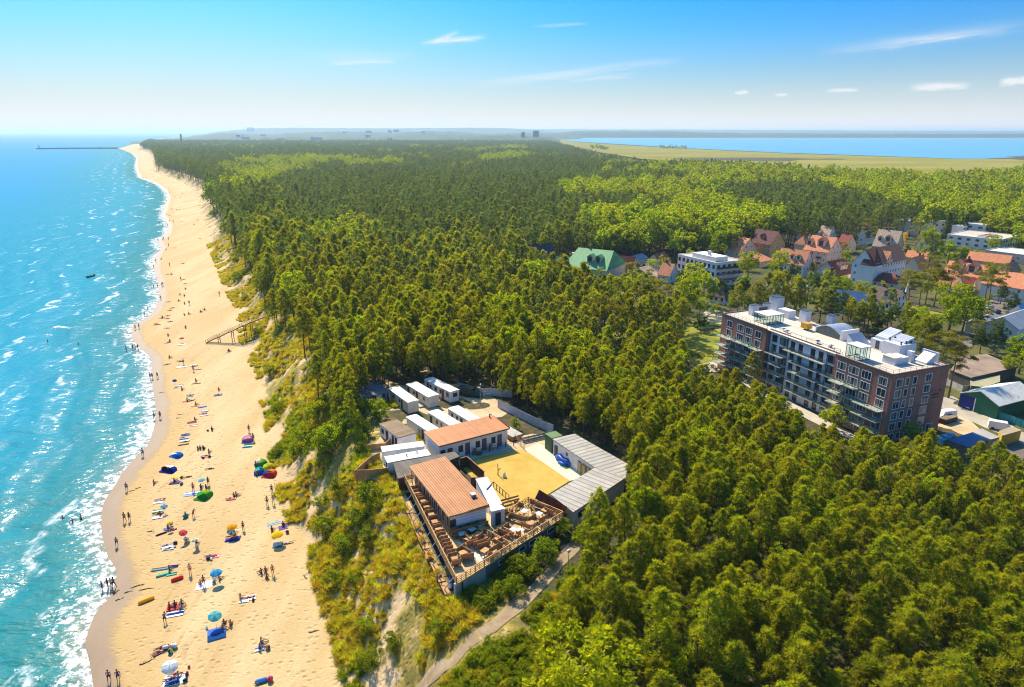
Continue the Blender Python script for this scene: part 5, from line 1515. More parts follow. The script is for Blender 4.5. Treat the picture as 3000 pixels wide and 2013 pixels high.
# ---- furniture
def leg4(par, w, d_, h, s, m):
 for sx in (-1, 1):
  for sy in (-1, 1): MB().box((sx * (w / 2 - s), sy * (d_ / 2 - s), h / 2), (s, s, h)).build("leg", m, par)
_F = {}
def proto_table(w, d_, m, lab):
 t = thing("table", lab, "table"); MB().box((0, 0, .73), (w, d_, .06)).build("tabletop", m, t); leg4(t, w, d_, .70, .08, M_WOOD); return t
def proto_bench(w, m, lab, nm="bench"):
 t = thing(nm, lab, "bench" if nm == "bench" else "chair")
 MB().box((0, 0, .42), (w, .52, .07)).build("seat", m, t); MB().box((0, .27, .78), (w, .06, .66)).build("backrest", m, t)
 leg4(t, w, .52, .39, .07, M_WOODD)
 for s in (-1, 1): MB().box((s * (w / 2 - .03), 0, .62), (.06, .5, .05)).build("armrest", m, t)
 return t
FUR = {'t': proto_table(1.15, .85, M_WOODL, "x"), 'T': proto_table(1.0, .9, mat("white_tabletop", (.60, .57, .50), .5), "x"), 'c': proto_bench(.62, M_WOOD, "x", "chair"), 'b': proto_bench(1.7, M_WOOD, "x"), 'B': proto_bench(2.7, M_WOODL, "x")}
USED = set()
def furn(k, x, y, rz, label, group):
 p = R4(x, y, DZ)
 src = FUR[k]
 if k not in USED:
  USED.add(k); src.location = p + Vector((0, 0, .03)); src.rotation_euler = (0, 0, rz); src["label"] = label; src["group"] = group
 else: copy_tree(src, p + Vector((0, 0, .03)), rz, label, group)
al = rzd
row = [(300, 10), (335, 55), (385, 125), (432, 215), (478, 285), (530, 395), (575, 490), (632, 575), (668, 660), (715, 745), (765, 835)]
for i, (x, y) in enumerate(row):
 furn('t', x, y, al, "honey-brown table in the row along the terrace's seaward railing", "tables along the seaward railing")
 p = R4(x, y, DZ)
 for dx, q in ((-.95, math.pi / 2), (.95, -math.pi / 2)):
  for dy in (-.32, .32):
   c = p + Vector((math.cos(al), math.sin(al), 0)) * dx + Vector((-math.sin(al), math.cos(al), 0)) * dy
   px = pxof(c.x, c.y, DZ); furn('c', (px[0] - 1150) / .23534, (px[1] - 1450) / .23534, al + q, "brown wooden chair at the tables along the seaward railing", "chairs along the seaward railing")
for x, y, k, r_, lab in [(868, 735, 'b', .9, "brown bench with tall back on the worn slab, seaward side"), (945, 745, 'b', 2.4, "brown bench facing the tall-backed bench on the worn slab"), (930, 810, 'b', 3.4, "brown bench with a pale cushion stripe near the seaward corner"), (880, 775, 't', .5, "square table between the benches near the seaward corner"),
 (945, 595, 't', 1.0, "bright orange-brown table in the sun before the hall"), (985, 640, 'b', 3.6, "bench on the near side of the bright orange-brown table"), (905, 600, 'b', 5.2, "bench on the seaward side of the bright orange-brown table"),
 (1060, 545, 't', 1.0, "table in the sunny middle group before the hall"), (1025, 590, 'c', 2.2, "chair left of the sunny middle group"), (1100, 590, 'b', 1.0, "bench in the middle of the sunny group"), (1160, 560, 'c', 5.0, "chair right of the sunny middle group"), (1100, 635, 'b', 3.7, "bench at the near edge of the sunny middle group"), (1180, 630, 'c', 4.2, "chair by the near edge of the sunny middle group"),
 (1050, 680, 'c', .8, "single chair on the worn slab by the sunny group"), (1150, 750, 't', .9, "table by the front railing near the worn slab"), (1140, 700, 'b', .5, "bench behind the table by the front railing"), (1240, 720, 'b', 4.0, "bench right of the table by the front railing"), (1210, 790, 'c', 3.4, "chair squeezed against the front railing"),
 (1330, 650, 'b', 2.4, "bench facing away beside the front railing's middle"), (1300, 610, 't', .9, "table beside the inner railing's seaward side"), (1350, 600, 'b', 3.9, "bench under the inner railing"), (1270, 550, 'c', 5.4, "chair at the inner railing's seaward side"),
 (1425, 460, 'b', .9, "brown bench inside the railed booth"), (1380, 510, 'b', 2.5, "bench across the railed booth"), (1360, 450, 't', .9, "brown table in the railed booth"), (1500, 490, 'T', .9, "white table right of the railed booth"), (1470, 545, 'c', 3.6, "chair near the white table by the booth"), (1560, 530, 'c', 3.9, "chair right of the white table by the booth"),
 (1590, 500, 'T', .9, "small pale table with blue pattern near the front railing"), (1540, 340, 'B', -.55, "long honey-brown bench in the terrace's right half"), (1580, 290, 't', .9, "table behind the long honey-brown bench"), (1640, 330, 'b', 2.4, "bench at the right end of that long bench"), (1500, 280, 'c', .8, "chair left of the table behind the long bench"),
 (1640, 255, 'T', .9, "pale table with a blue figure, right half of the terrace"), (1670, 430, 'b', 2.5, "bench turned to the front railing, right half"), (1720, 400, 't', .9, "table by the front railing in the right half"), (1755, 350, 'b', .8, "bench beside the big white table"), (1820, 290, 'T', .9, "big white table in the bright right corner"), (1860, 345, 'b', 3.9, "bench in front of the big white table"),
 (1760, 160, 'b', -.5, "bench at the back railing of the right corner"), (1860, 205, 'B', -.55, "long bench along the back railing of the right corner"), (1745, 220, 'c', 1.4, "chair by the bright floor of the right corner"), (1960, 250, 'b', 2.4, "bench in the right corner under the red porch"), (1900, 240, 't', .9, "table in the right corner under the red porch"),
 (1560, 180, 'b', -.6, "bench against the back railing beside the lawn"), (1480, 240, 't', .9, "table by the back railing beside the lawn"), (1410, 285, 'b', 1.0, "bench at the entrance kiosk's side"), (1440, 310, 'c', 4.0, "chair at the entrance kiosk's side"),
 (990, 485, 'T', .9, "small white table in the hall's shade"), (1090, 430, 'T', .9, "white stand in the hall's shade"), (1115, 475, 't', .9, "round-edged brown table half in shade"), (870, 540, 'T', .3, "white folding rack at the sun's edge"), (780, 420, 'c', 2.0, "chair by the hall's shady corner")]:
 furn(k, x, y, r_, lab, None)
A, rz, L, Wd = HALL
for k in range(4):
 x = 1.0 + k * 1.25; c = A + Vector((math.cos(rz), math.sin(rz), 0)) * x + Vector((-math.sin(rz), math.cos(rz), 0)) * (-.15)
 for j in range(2):
  px = pxof(c.x, c.y, DZ);
  o = copy_tree(FUR['b'], Vector((c.x, c.y, DZ + .03)) + Vector((math.sin(rz), -math.cos(rz), 0)) * (.62 * j) , rz + .0, "dark brown bench stored against the hall's front wall", "benches stored against the hall")
ir = thing("booth_railing", "honey-brown inner railing that forms a booth on the terrace", "railing", O)
for a, b_ in (((1145, 415), (1490, 602)), ((1240, 462), (1402, 380)), ((1380, 400), (1480, 445))):
 railing(ir, R4(*a), R4(*b_), DZ, O)
fence("exercise_bars", "row of short brown bars on the lawn beside the pale lean-to", [AZ(1160, 985), AZ(1275, 1085)], 1.1, 5, M_WOODD, (.95,))
q = AZ(1285, 1105); t = thing("bench", "long plain brown bench on the lawn beside the entrance kiosk", "bench", q, R(28))
MB().box((0, 0, .45), (3.2, .45, .07)).build("seat", M_WOOD, t); MB().box((0, .25, .8), (3.2, .05, .3)).build("backrest", M_WOOD, t)
for s in (-1.3, 1.3): MB().box((s, 0, .21), (.1, .4, .41)).build("leg", M_WOODD, t)
q = AZ(1240, 905); t = thing("garden_figure", "small white garden figure on the dry lawn", "figure", q)
MB().lathe([(.32, 0), (.34, .3), (.22, .62), (.20, .7), (.02, .95)], 10).build("figure", M_WHITE, t)
q = AZ(1192, 890); t = thing("play_post", "forked dark timber post standing on the dry lawn", "post", q)
MB().path([(0, 0, 0), (.02, .05, 1.0), (-.05, .1, 2.1)], [.09, .08, .05], 7).path([(.02, .04, .9), (.5, -.1, 1.4)], [.06, .05], 6).build("post", M_WOODD, t)
q = at(*Z4(2150, 370), 13); t = thing("flag", "small pink-and-white flag at the terrace's right corner", "flag", q)
MB().lathe([(.03, 0), (.025, 2.2)], 6).build("pole", M_METAL, t)
b = MB(); [b.poly([(x0, .05 * math.sin(x0 * 6), z), (x0 + .2, .05 * math.sin((x0 + .2) * 6), z), (x0 + .2, .05 * math.sin((x0 + .2) * 6), z + .27), (x0, .05 * math.sin(x0 * 6), z + .27)], (1, 0)[j]) for x0 in (0, .2, .4, .6) for j, z in enumerate((1.6, 1.87))]
b.build("cloth", [M_WHITE, mat("pink_cloth", (.7, .2, .2), .8)], t)
for k, (x, y) in enumerate([(2190, 880)]):
 q = G(*Z4(x, y)); t = thing("globe_lamp", "white globe lamp beside the sandy path", "lamp", q)
 MB().lathe([(.05, 0), (.04, 2.0)], 8).build("pole", M_METAL, t); MB().lathe([(.02, 2.0), (.2, 2.08), (.26, 2.25), (.2, 2.42), (.02, 2.5)], 12).build("globe", M_WHITE, t)
q = G(*Z4(2165, 1190)); t = thing("litter_bin", "turquoise litter bin at the wood's edge by the path", "bin", q)
MB().lathe([(.02, 0), (.3, 0), (.36, .9), (.36, .95), (.02, 1.1)], 12).build("body", mat("turquoise_plastic", (.02, .28, .33), .5), t); MB().lathe([(.34, .95), (.4, .97), (.4, 1.05), (.02, 1.2)], 12).build("lid", mat("teal_lid", (.02, .18, .22), .5), t)
# ---- shrubs of the compound and dune face
BUSHES = [broad_meshes(101 + k, 2.6, 1.9, 7, 46, 46, .20, M_BUSH if k else M_LEAF_DK, 1.0, .0) for k in range(4)]
def bush(px, py, s, label, k=None, h=None, group=None, sz=None):
 q = G(px, py) if h is None else at(px, py, h)
 tree(BUSHES[random.randrange(1, 4) if k is None else k], q - Vector((0, 0, .15)), s, None, label, "bush", group, sz=sz, name="bush")
NB = lambda x, y: (850 + x * .2551, 1100 + y * .2551)
for i, (x, y, s, lab) in enumerate([(650, 450, 1.7, "leafy bush under the shed, left of the round one"), (1030, 500, 1.35, "round bush in front of the shed's blue doors"), (850, 480, 1.4, "bush between the shed and the cabin yard"), (620, 680, 1.6, "sunlit bush in the middle of the seaward bush group"), (820, 680, 1.3, "bush by the yard's sandy corner"),
  (760, 790, 1.1, "small bright bush at the front of the seaward bush group"), (200, 780, 1.7, "bush at the seaward end of the bush group"), (420, 760, 1.5, "bush left of centre in the seaward bush group"), (330, 560, 1.8, "taller bush behind the seaward bush group"), (120, 940, 1.3, "bush at the top of the bare dune slip"), (800, 890, .55, "tiny lone bush before the timber lattice"), (480, 880, 1.6, "dark-based bush hanging over the grey gully"), (330, 900, 1.5, "bush over the grey gully's upper end")]):
 bush(*NB(x, y), s, lab, k=1 + i % 3)
for i, (px, py, s, lab) in enumerate([(1090, 1480, 1.5, "dark green shrub beside the dune-edge fence pen"), (1050, 1545, 1.25, "shrub below the dark one on the dune shoulder"), (960, 1560, 1.3, "yellow-green shrub on the seaward dune shoulder"), (1010, 1620, 1.4, "large shrub halfway down the dune face"), (940, 1480, 1.0, "small shrub at the top of the dune slip"),
  (985, 1725, 1.1, "shrub at the dune foot above the footprints"), (1085, 1960, 1.2, "bright shrub at the dune foot, nearest the camera"), (1000, 1440, 1.2, "shrub between slip and fence pen"), (1080, 1590, .9, "low shrub on the straw slope"), (1040, 1700, .8, "little shrub on the sandy dune face"), (1075, 1850, 1.0, "shrub above the sandy slip near the path"), (1150, 1900, .9, "shrub left of the sandy path's lower end"), (1290, 1870, .9, "shrub at the slope corner above the path"),
  (1600, 1640, 1.3, "shrub in the terrace wall's shade"), (1540, 1690, 1.2, "bush in front of the grey basement windows"), (1650, 1570, 1.0, "bright little bush at the terrace's right corner"), (1500, 1740, 1.0, "bush beside the path below the basement"), (1710, 1585, 1.1, "bush below the flag"), (1480, 1660, .9, "low bush against the grey basement wall"),
  (820, 1210, 1.2, "yellow-green bush at the beach edge of the dune wood"), (790, 1100, 1.1, "bush on the sandy bluff below the wood"), (760, 980, 1.3, "bush beside the upper end of the wooden stairs"), (815, 1330, 1.0, "low spreading bush at the dune foot"), (720, 880, 1.2, "bush on the bluff above the stairs"), (655, 680, 2.0, "bright yellow bush patch on the bluff"), (690, 770, 1.9, "yellow bush patch higher on the bluff"), (630, 630, 2.2, "yellow bush patch far along the bluff"), (700, 820, 1.6, "straw-yellow bush on the bluff"), (465, 480, 3.5, "ochre scrub patch far along the shore")]):
 bush(px, py, s, lab, sz=s * .85)
q = AZ(1328, 545); tree((BUSHES[1][0], None), q, .5, None, "narrow clipped evergreen beside the timber store", "shrub", sz=.95, name="conifer")
q = AZ(1045, 745); tree((BUSHES[2][0], None), q, .35, None, "small flowering plant at the post fence", "plant", name="plant")
for i, (x, y, s) in enumerate([(1290, 240, .95), (1430, 260, .85), (1530, 330, .8), (1220, 320, .4)]):
 tree(BROAD[i % 4], AZ(x, y), s * .8, None, ("bright leafy tree right of the back yard, leftmost of its clump", "tallest bright leafy tree of the clump by the concrete fence", "bright leafy tree at the right of the clump by the fence", "small leafy tree at the fence's bend")[i], "tree", name="broadleaf_tree")
gx = rng.uniform(-60, 25, 60000); gy = rng.uniform(56, 420, 60000)
gx = XF(gy) + rng.uniform(-1, 27, 60000)
ee_ = gx - XF(gy)
keep = (fbm(gx * .13, gy * .13, 4) + .006 * ee_ > .44) & (rng.random(60000) < np.where(gy < 150, .5, .25)) & ((gy > 170) | (ee_ < 15.5) | (fbm(gx * .2, gy * .2, 2) > .55))
dk = [L2(p) for p in (tC, tA, tB, tD)]
keep &= ~inside_np([(p[0] + O.x - 1.3, p[1] + O.y) for p in dk], gx, gy)
keep &= off_track(gx, gy, 1.9)
sx, sy, szz = gx, gy, terr(gx, gy); dy_ = sy * CP - (szz - CAMH) * SP
keep &= (np.abs(sx / dy_ * FPX) < 1560)
gi_ = np.where(keep)[0]
def tuft_mesh(k):
 r = np.random.default_rng(200 + k)
 return foliage_mesh("tussock", [(r.uniform(-.3, .3), r.uniform(-.3, .3), .05, .2, np.array([0, 0, 1.]), r.uniform(.2, .9)) for _ in range(6)], 16, .62, .035, .9, M_GRASS if k != 2 else M_BUSH, r)
tg = []
for k in range(3):
 x, y = gx[gi_[k]], gy[gi_[k]]
 t = thing("grass_tussock", ("yellow dune grass tussock on the dune face", "straw-coloured dune grass tussock on the dune face", "green dune tussock on the dune face")[k], "grass", (x, y, float(terr(x, y))))
 o = bpy.data.objects.new("blades", tuft_mesh(k)); COL.objects.link(o); o.parent = t; tg.append((o,))
gi_ = gi_[3:]
scatter("dune_grass", np.stack([gx[gi_], gy[gi_], terr(gx[gi_], gy[gi_]) - .05], -1), np.where(fbm(gx[gi_] * .1 + 9, gy[gi_] * .1, 3) > .60, 2, rng.integers(0, 2, len(gi_))), rng.uniform(.6, 1.5, len(gi_)), rng.uniform(0, 6.28, len(gi_)), tg, "stuff", "straw-yellow and green dune grass on the slope")
ux, uy = rng.uniform(-16, 22, 5000), rng.uniform(52, 96, 5000)
UG = gpoly([(1345, 1770), (1500, 1700), (1650, 1600), (1720, 1590), (1740, 1650), (1730, 1760), (1690, 1900), (1640, 2080), (1150, 2090), (1290, 1960), (1330, 1880)], 12)
uk = inside_np(UG, ux, uy) & off_track(ux, uy, 2.2) & ~inside_np([(p[0] + O.x, p[1] + O.y) for p in dk], ux, uy) & (fbm(ux * .3, uy * .3, 3) > .34)
ux, uy = ux[uk][:900], uy[uk][:900]
bo = [(next(o for o in COL.objects if o.data == BUSHES[k][0]),) for k in (1, 2, 3)]
scatter("undergrowth", np.stack([ux, uy, terr(ux, uy) - .25], -1), rng.integers(0, 3, len(ux)), rng.uniform(.22, .52, len(ux)), rng.uniform(0, 6.28, len(ux)), bo + tg, "stuff", "low green undergrowth on both sides of the sandy path")
# ------------------------------------------------------------------ the big brick hotel
TZ = TOWN_Z
P0_ = Vector((80.26, 135.35, TZ)); HRZ = math.radians(22.4); HL, HW, HH = 55.1, 17.35, 16.0
ho = thing("hotel", "long six-storey hotel of brick ends and white middle with glass balconies", "hotel", P0_, HRZ)
M_BRICK = brick_mat("brown_brick", (.42, .18, .115))
M_HWHITE = mat("hotel_white_render", (.76, .76, .78), .75, .05, .4, stain=.2)
M_SLAB = mat("balcony_slab", (.52, .46, .38), .8, .12, 1)
M_PARA = mat("roof_coping", (.17, .11, .085), .6)
M_TERR = mat("roof_terrace_tiles", (.62, .53, .42), .85, .12, .5, stripe=(0, .9, .004, .2), stain=.4)
M_BGLASS = clear_glass("balcony_glass", (.86, .95, .94))
M_STEELD = mat("dark_steel", (.05, .065, .07), .4)
def hb(name, m, x0, x1, y0, y1, z0, z1, par=ho):
 return MB().prism([(x0, y0), (x1, y0), (x1, y1), (x0, y1)], z0, z1).build(name, m, par)
UR, UL = 15.1, 37.4
hb("brick_wing", M_BRICK, 0, HW, 0, UR, -1, HH); hb("brick_wing", M_BRICK, 0, HW, UL, HL, -1, HH)
hb("white_middle", M_HWHITE, 1.25, HW - .6, UR, UL, -1, HH)
for a, b_, x in ((0, UR, 0), (UL, HL, 0), (UR + .01, UL - .01, 1.25)):
 w = HW - x - (.6 if x else 0)
 c = hb("parapet", M_PARA, x - .12, x + .22, a, b_, HH, HH + .28); hb("parapet", M_PARA, x + w - .22, x + w + .1, a, b_, HH, HH + .28)
hb("parapet", M_PARA, .22, HW - .22, -.12, .22, HH, HH + .28); hb("parapet", M_PARA, .22, HW - .22, HL - .22, HL + .12, HH, HH + .28)
hb("roof_deck", M_TERR, .24, HW - .24, .24, HL - .24, HH + .002, HH + .05)
rows = [14.0, 11.45, 8.9, 6.4, 3.85, 1.4]
NW = 0
def hw(x, y, z, w, h, face, mull=(1, 0), fr=None, dark=False):
 global NW
 NW += 1
 return window(ho, (x, y, z), w, h, face, fr or M_FRAME_W, (M_PANEC, M_PANE)[NW % 3 == 0 or dark], .13, mull)
for r_, z in enumerate(rows):
 for x, w in ((2.35, 2.0), (4.65, 1.3), (7.0, 1.3), (11.2, 2.1)):
  hw(x, 0, z, w, 1.9 if r_ < 5 else 1.7, 'F', (1, 0) if w > 1.5 else (0, 0))
 for y, w in ((2.1, 2.3), (6.3, 2.6), (9.65, 2.9), (13.0, 2.5), (40.3, 2.3), (43.8, 2.6), (47.1, 2.7), (51.6, 2.2)):
  hw(0, y, z, w, 1.95, 'L', (2, 0) if w > 2.4 else (1, 0))
 for y, w in ((17.1, 2.2), (32.4, 2.6), (35.5, 1.7)):
  hw(1.25, y, z + .1, w, 1.9, 'L', (1, 0), M_FRAME_D)
 for y in (20.3, 22.8, 26.7, 29.3):
  hw(1.25, y, z - .1, 1.35, 2.25, 'L', (0, 0), M_FRAME_D, True)
hw(14.3, 0, 1.6, 2.0, 2.3, 'F')
def balcony(y0, y1, z, x0=0.0, dep=1.7):
 b = hb("balcony", M_SLAB, x0 - dep, x0 - .004, y0, y1, z - .18, z)
 g = MB(); x = x0 - dep + .06
 g.box((x, (y0 + y1) / 2, z + .52), (.025, y1 - y0 - .1, .92)); g.box((x + dep / 2 - .1, y0 + .06, z + .52), (dep - .25, .025, .92)); g.box((x + dep / 2 - .1, y1 - .06, z + .52), (dep - .25, .025, .92))
 g.build("glass_panel", M_BGLASS, b)
 r = MB(); r.box((x, (y0 + y1) / 2, z + 1.02), (.05, y1 - y0, .05))
 n = max(2, int((y1 - y0) / 1.4))
 for k in range(n + 1): r.box((x, y0 + .05 + (y1 - y0 - .1) * k / n, z + .5), (.04, .04, 1.0))
 r.build("handrail", M_STEELD, b)
 if rng.random() < .75:
  yy = rng.uniform(y0 + .6, y1 - .6)
  f = MB().box((x0 - .8, yy, z + .38), (.5, .5, .06)).box((x0 - .8, yy + .25, z + .66), (.5, .05, .5))
  for sx in (-.2, .2):
   for sy in (-.2, .2): f.box((x0 - .8 + sx, yy + sy, z + .18), (.04, .04, .36))
  f.build("chair", (M_FRAME_W, M_WOOD)[int(rng.random() < .4)], b)
lv = [10.25, 7.7, 5.2, 2.7]
for k, z in enumerate(lv):
 balcony(11.2, 14.8, z, 0, 1.8); balcony(7.8, 11.0, z - .02, 0, 1.2)
 if k: balcony(.7, 7.5, z, 0, 1.9)
 balcony(49.3, 54.6, z, 0, 2.0 + .2 * k); balcony(45.2, 49.1, z - .02, 0, 1.5); balcony(41.9, 45.0, z - .03, 0, 1.3); balcony(38.2, 41.7, z - .02, 0, 1.7)
 balcony(31.2, 37.2, z, 1.25, 1.6); balcony(15.3, 18.9, z, 1.25, 1.5)
balcony(18.2, 31.0, 12.75, 1.25, 1.6)
for k, z in enumerate(lv): balcony(19.6, 28.9, z, 1.25, 1.6)
for y in (18.4, 30.9, 37.2):
 MB().path([(1.15, y, 1), (1.15, y, HH - .6)], .08, 6).build("downpipe", M_STEELD, ho)
for (x0, y0, x1, y1) in ((.1, .1, .1, UR), (.1, UL, .1, HL - .1), (1.35, UR, 1.35, UL), (.1, .1, HW - .1, .1), (HW - .2, .1, HW - .2, HL - .1), (.1, HL - .1, HW - .1, HL - .1)):
 r = MB(); n = max(2, int(math.hypot(x1 - x0, y1 - y0) / 1.6))
 r.bar((x0, y0, HH + 1.1), (x1, y1, HH + 1.1), .05); r.bar((x0, y0, HH + .7), (x1, y1, HH + .7), .025)
 for k in range(n + 1): r.box((x0 + (x1 - x0) * k / n, y0 + (y1 - y0) * k / n, HH + .68), (.045, .045, .86))
 r.build("roof_railing", M_STEELD, ho)
def hz(px, py, h=TZ + HH):
 p = loc_of(P0_, HRZ, at(2000 + px * .4279, 850 + py * .4281, h)); return p.x, p.y
def glassbox(x0, x1, y0, y1, h, nx, ny, roof):
 b = MB(); z0 = HH + .05
 for k in range(nx + 1):
  for y in (y0, y1): b.box((x0 + (x1 - x0) * k / nx, y, z0 + h / 2), (.09, .09, h))
 for k in range(1, ny):
  for x in (x0, x1): b.box((x, y0 + (y1 - y0) * k / ny, z0 + h / 2), (.09, .09, h))
 for z in (z0 + .05, z0 + h - .05):
  for y in (y0, y1): b.box(((x0 + x1) / 2, y, z), (x1 - x0 - .1, .08, .1))
  for x in (x0, x1): b.box((x, (y0 + y1) / 2, z), (.08, y1 - y0 - .1, .1))
 o = b.build("glass_pavilion", M_STEELD, ho)
 g = MB()
 for y in (y0, y1): g.box(((x0 + x1) / 2, y, z0 + h / 2), (x1 - x0 - .1, .02, h - .2))
 for x in (x0, x1): g.box((x, (y0 + y1) / 2, z0 + h / 2), (.02, y1 - y0 - .1, h - .2))
 g.build("glazing", clear_glass("pavilion_glass", (.88, .95, .96)), o)
 MB().prism([(x0 - .15, y0 - .15), (x1 + .15, y0 - .15), (x1 + .15, y1 + .15), (x0 - .15, y1 + .15)], z0 + h, z0 + h + .16).build("roof", roof, o)
M_RWHITE = mat("roof_white_render", (.62, .62, .64), .7, .05, .6, stain=.2)
M_RMETAL = mat("roof_sheet_metal", (.40, .43, .50), .4, .08, .8, metal=.3, stripe=(0, .55, .03, .45))
a = hz(487, 213); c = hz(578, 243); d_ = hz(690, 214)
glassbox(min(a[0], c[0]), min(a[0], c[0]) + 5.6, c[1], a[1], 2.5, 6, 4, M_ROOFW)
def rb(px, py, w, d2, h, m=M_RWHITE, name="chimney_stack", cap=True, lab=None):
 x, y = hz(px, py)
 o = hb(name, m, x, x + w, y, y + d2, HH + .05, HH + h)
 if cap: hb("cap", M_STEELD if m is M_RWHITE else m, x - .08, x + w + .08, y - .08, y + d2 + .08, HH + h, HH + h + .12, o)
 return o
rb(475, 178, 2.2, 1.6, 2.9); rb(567, 150, 1.6, 1.4, 2.3); rb(640, 148, 2.6, 3.2, 4.0); rb(838, 232, 1.8, 2.4, 3.4); rb(720, 200, 2.6, 4.0, 2.2, cap=False, name="plant_room")
rb(520, 165, 3.0, 1.2, 1.8, mat("dark_roof_screen", (.06, .07, .10), .5), "screen"); rb(1020, 240, 1.6, 2.0, 2.4)
x, y = hz(855, 278)
t = MB(); t.prism([(x - .6, y - .3), (x + 1.2, y - .3), (x + 1.2, y + 1.9), (x - .6, y + 1.9)], HH + .5, HH + 1.9); t.build("roof_hopper", mat("ochre_plastic", (.60, .32, .03), .5), ho)
MB().prism([(x + .0, y + .2), (x + .6, y + .2), (x + .6, y + 1.3), (x, y + 1.3)], HH + .05, HH + .5).build("hopper_stand", M_STEELD, ho)
a = hz(912, 290); c = hz(1078, 345)
yA, yB = c[1], a[1]; x0 = (a[0] + c[0]) / 2; n = 10; dpt = 5.5
prof = [(yA + (yB - yA) * k / n, HH + 1.5 + 1.3 * math.sin(math.pi * k / n)) for k in range(n + 1)]
b = MB(); [b.poly([(x0 - .2, p[0], p[1]), (x0 - .2, q[0], q[1]), (x0 + dpt, q[0], q[1]), (x0 + dpt, p[0], p[1])][::-1], 0, True) for p, q in zip(prof[:-1], prof[1:])]
[b.poly([(x0 - .2, p[0], p[1] - .18), (x0 - .2, q[0], q[1] - .18), (x0 - .2, q[0], q[1]), (x0 - .2, p[0], p[1])]) for p, q in zip(prof[:-1], prof[1:])]
ar = b.build("arched_roof", M_RMETAL, ho)
b = MB(); b.poly([(x0, yA, HH + .05)] + [(x0, p[0], p[1] - .1) for p in prof] + [(x0, yB, HH + .05)]); b.poly([(x0 + dpt - .2, yA, HH + .05)] + [(x0 + dpt - .2, p[0], p[1] - .1) for p in prof] + [(x0 + dpt - .2, yB, HH + .05)])
b.build("glazing", glass_mat("teal_glass", (.03, .08, .09), .08), ar)
hb("end_wall", M_RWHITE, x0 - .25, x0 + dpt, yA - .5, yA - .02, HH + .05, HH + 2.5, ar); hb("end_wall", M_RWHITE, x0, x0 + dpt, yB + .02, yB + .3, HH + .05, HH + 1.6, ar)
def wedge(x0, x1, y0, y1, z0, z1, m, name, par=ho, along='y'):
 """sloping roof block: high at one side"""
 b = MB()
 if along == 'y': V = [(x0, y0, HH + .05), (x1, y0, HH + .05), (x1, y1, HH + .05), (x0, y1, HH + .05), (x0, y0, z0), (x1, y0, z0), (x1, y1, z1), (x0, y1, z1)]
 else: V = [(x0, y0, HH + .05), (x1, y0, HH + .05), (x1, y1, HH + .05), (x0, y1, HH + .05), (x0, y0, z0), (x1, y0, z1), (x1, y1, z1), (x0, y1, z0)]
 b.add(V, [(3, 2, 1, 0), (0, 1, 5, 4), (1, 2, 6, 5), (2, 3, 7, 6), (3, 0, 4, 7)], 0); b.add(V, [(4, 5, 6, 7)], 1)
 return b.build(name, m, par)
x, y = hz(1120, 372); wedge(x, x + 4.5, y - 3.0, y, HH + .3, HH + 2.6, [M_RWHITE, M_RMETAL], "sloped_skylight")
a = hz(1110, 455); c = hz(1213, 487)
glassbox(min(a[0], c[0]) + .1, min(a[0], c[0]) + 3.2, c[1], a[1], 3.0, 3, 3, M_ROOFW)
x, y = hz(1380, 440)
hb("stair_block", M_RWHITE, x + .4, x + 5.6, y - 3.4, y + 1.2, HH + .05, HH + 3.0); hb("stair_block", M_RWHITE, x + 1.3, x + 7.0, y + 1.21, y + 5.2, HH + .05, HH + 2.4)
wedge(x + 2.2, x + 6.6, y + 1.6, y + 4.8, HH + 3.0, HH + 4.6, [M_RWHITE, M_RMETAL], "monitor_roof", ho, 'x'); wedge(x + 2.6, x + 5.6, y - 2.6, y + 1.0, HH + 3.2, HH + 4.2, [M_RWHITE, M_RMETAL], "monitor_roof", ho, 'x')
window(ho, (x + 1.3, y + 3.2, HH + 1.25), 1.0, 1.9, 'L', M_FRAME_D)
for k in range(6): MB().lathe([(.16, HH + 3.0), (.16, HH + 3.5), (.24, HH + 3.52), (.24, HH + 3.65), (.03, HH + 3.8)], 8, (x + 1.0 + k * .8, y - 3.0 + (k % 2) * 3.6, 0)).build("roof_vent", M_STEELD, ho)
a = hz(1450, 520); hb("rooftop_room", M_RWHITE, a[0], a[0] + 4.2, a[1], a[1] + 3.2, HH + .05, HH + 1.6); hb("rooftop_room_roof", M_CREAM, a[0] - .1, a[0] + 2.2, a[1] + .2, a[1] + 3.3, HH + 1.6, HH + 1.72)
a = hz(1560, 500); hb("chimney_stack", M_RWHITE, a[0], a[0] + .9, a[1], a[1] + 1.2, HH + .05, HH + 2.6)
wedge(a[0] + 2.0, a[0] + 4.6, a[1] - 2.2, a[1] + .6, HH + .4, HH + 2.2, [M_RWHITE, M_RMETAL], "sloped_skylight", ho, 'x')
hb("screen_wall", M_RWHITE, a[0] + 5.2, a[0] + 5.5, a[1] - 2.5, a[1] + 1.5, HH + .05, HH + 2.4); hb("blue_canopy", mat("blue_felt", (.20, .33, .50), .7), a[0] + 1.0, a[0] + 5.1, a[1] + .8, a[1] + 3.4, HH + .05, HH + .35)
for k in range(7):   # rooftop table sets and planters
 xx, yy = rng.uniform(1.6, 3.4), rng.uniform(2, 36)
 f = MB().box((xx, yy, HH + .75), (.8, .8, .05)).box((xx, yy, HH + .4), (.07, .07, .7)).box((xx, yy, HH + .08), (.5, .5, .05)); f.build("rooftop_table", M_STEELD, ho)
sg = MB()
for k, (dx, s) in enumerate(((-1.25, .34), (-.1, .22), (1.15, .36))): sg.box((14.35 + dx, -.04, 10.5), (s, .06, s * 1.2))
for k in range(7): sg.box((13.4 + k * .31, -.04, 9.62 + .05 * (k % 2)), (.09, .06, .55 - .2 * (k % 3 == 1))); sg.box((13.5 + k * .31, -.04, 9.62 + (.18 if k % 2 else -.15)), (.2, .06, .09))
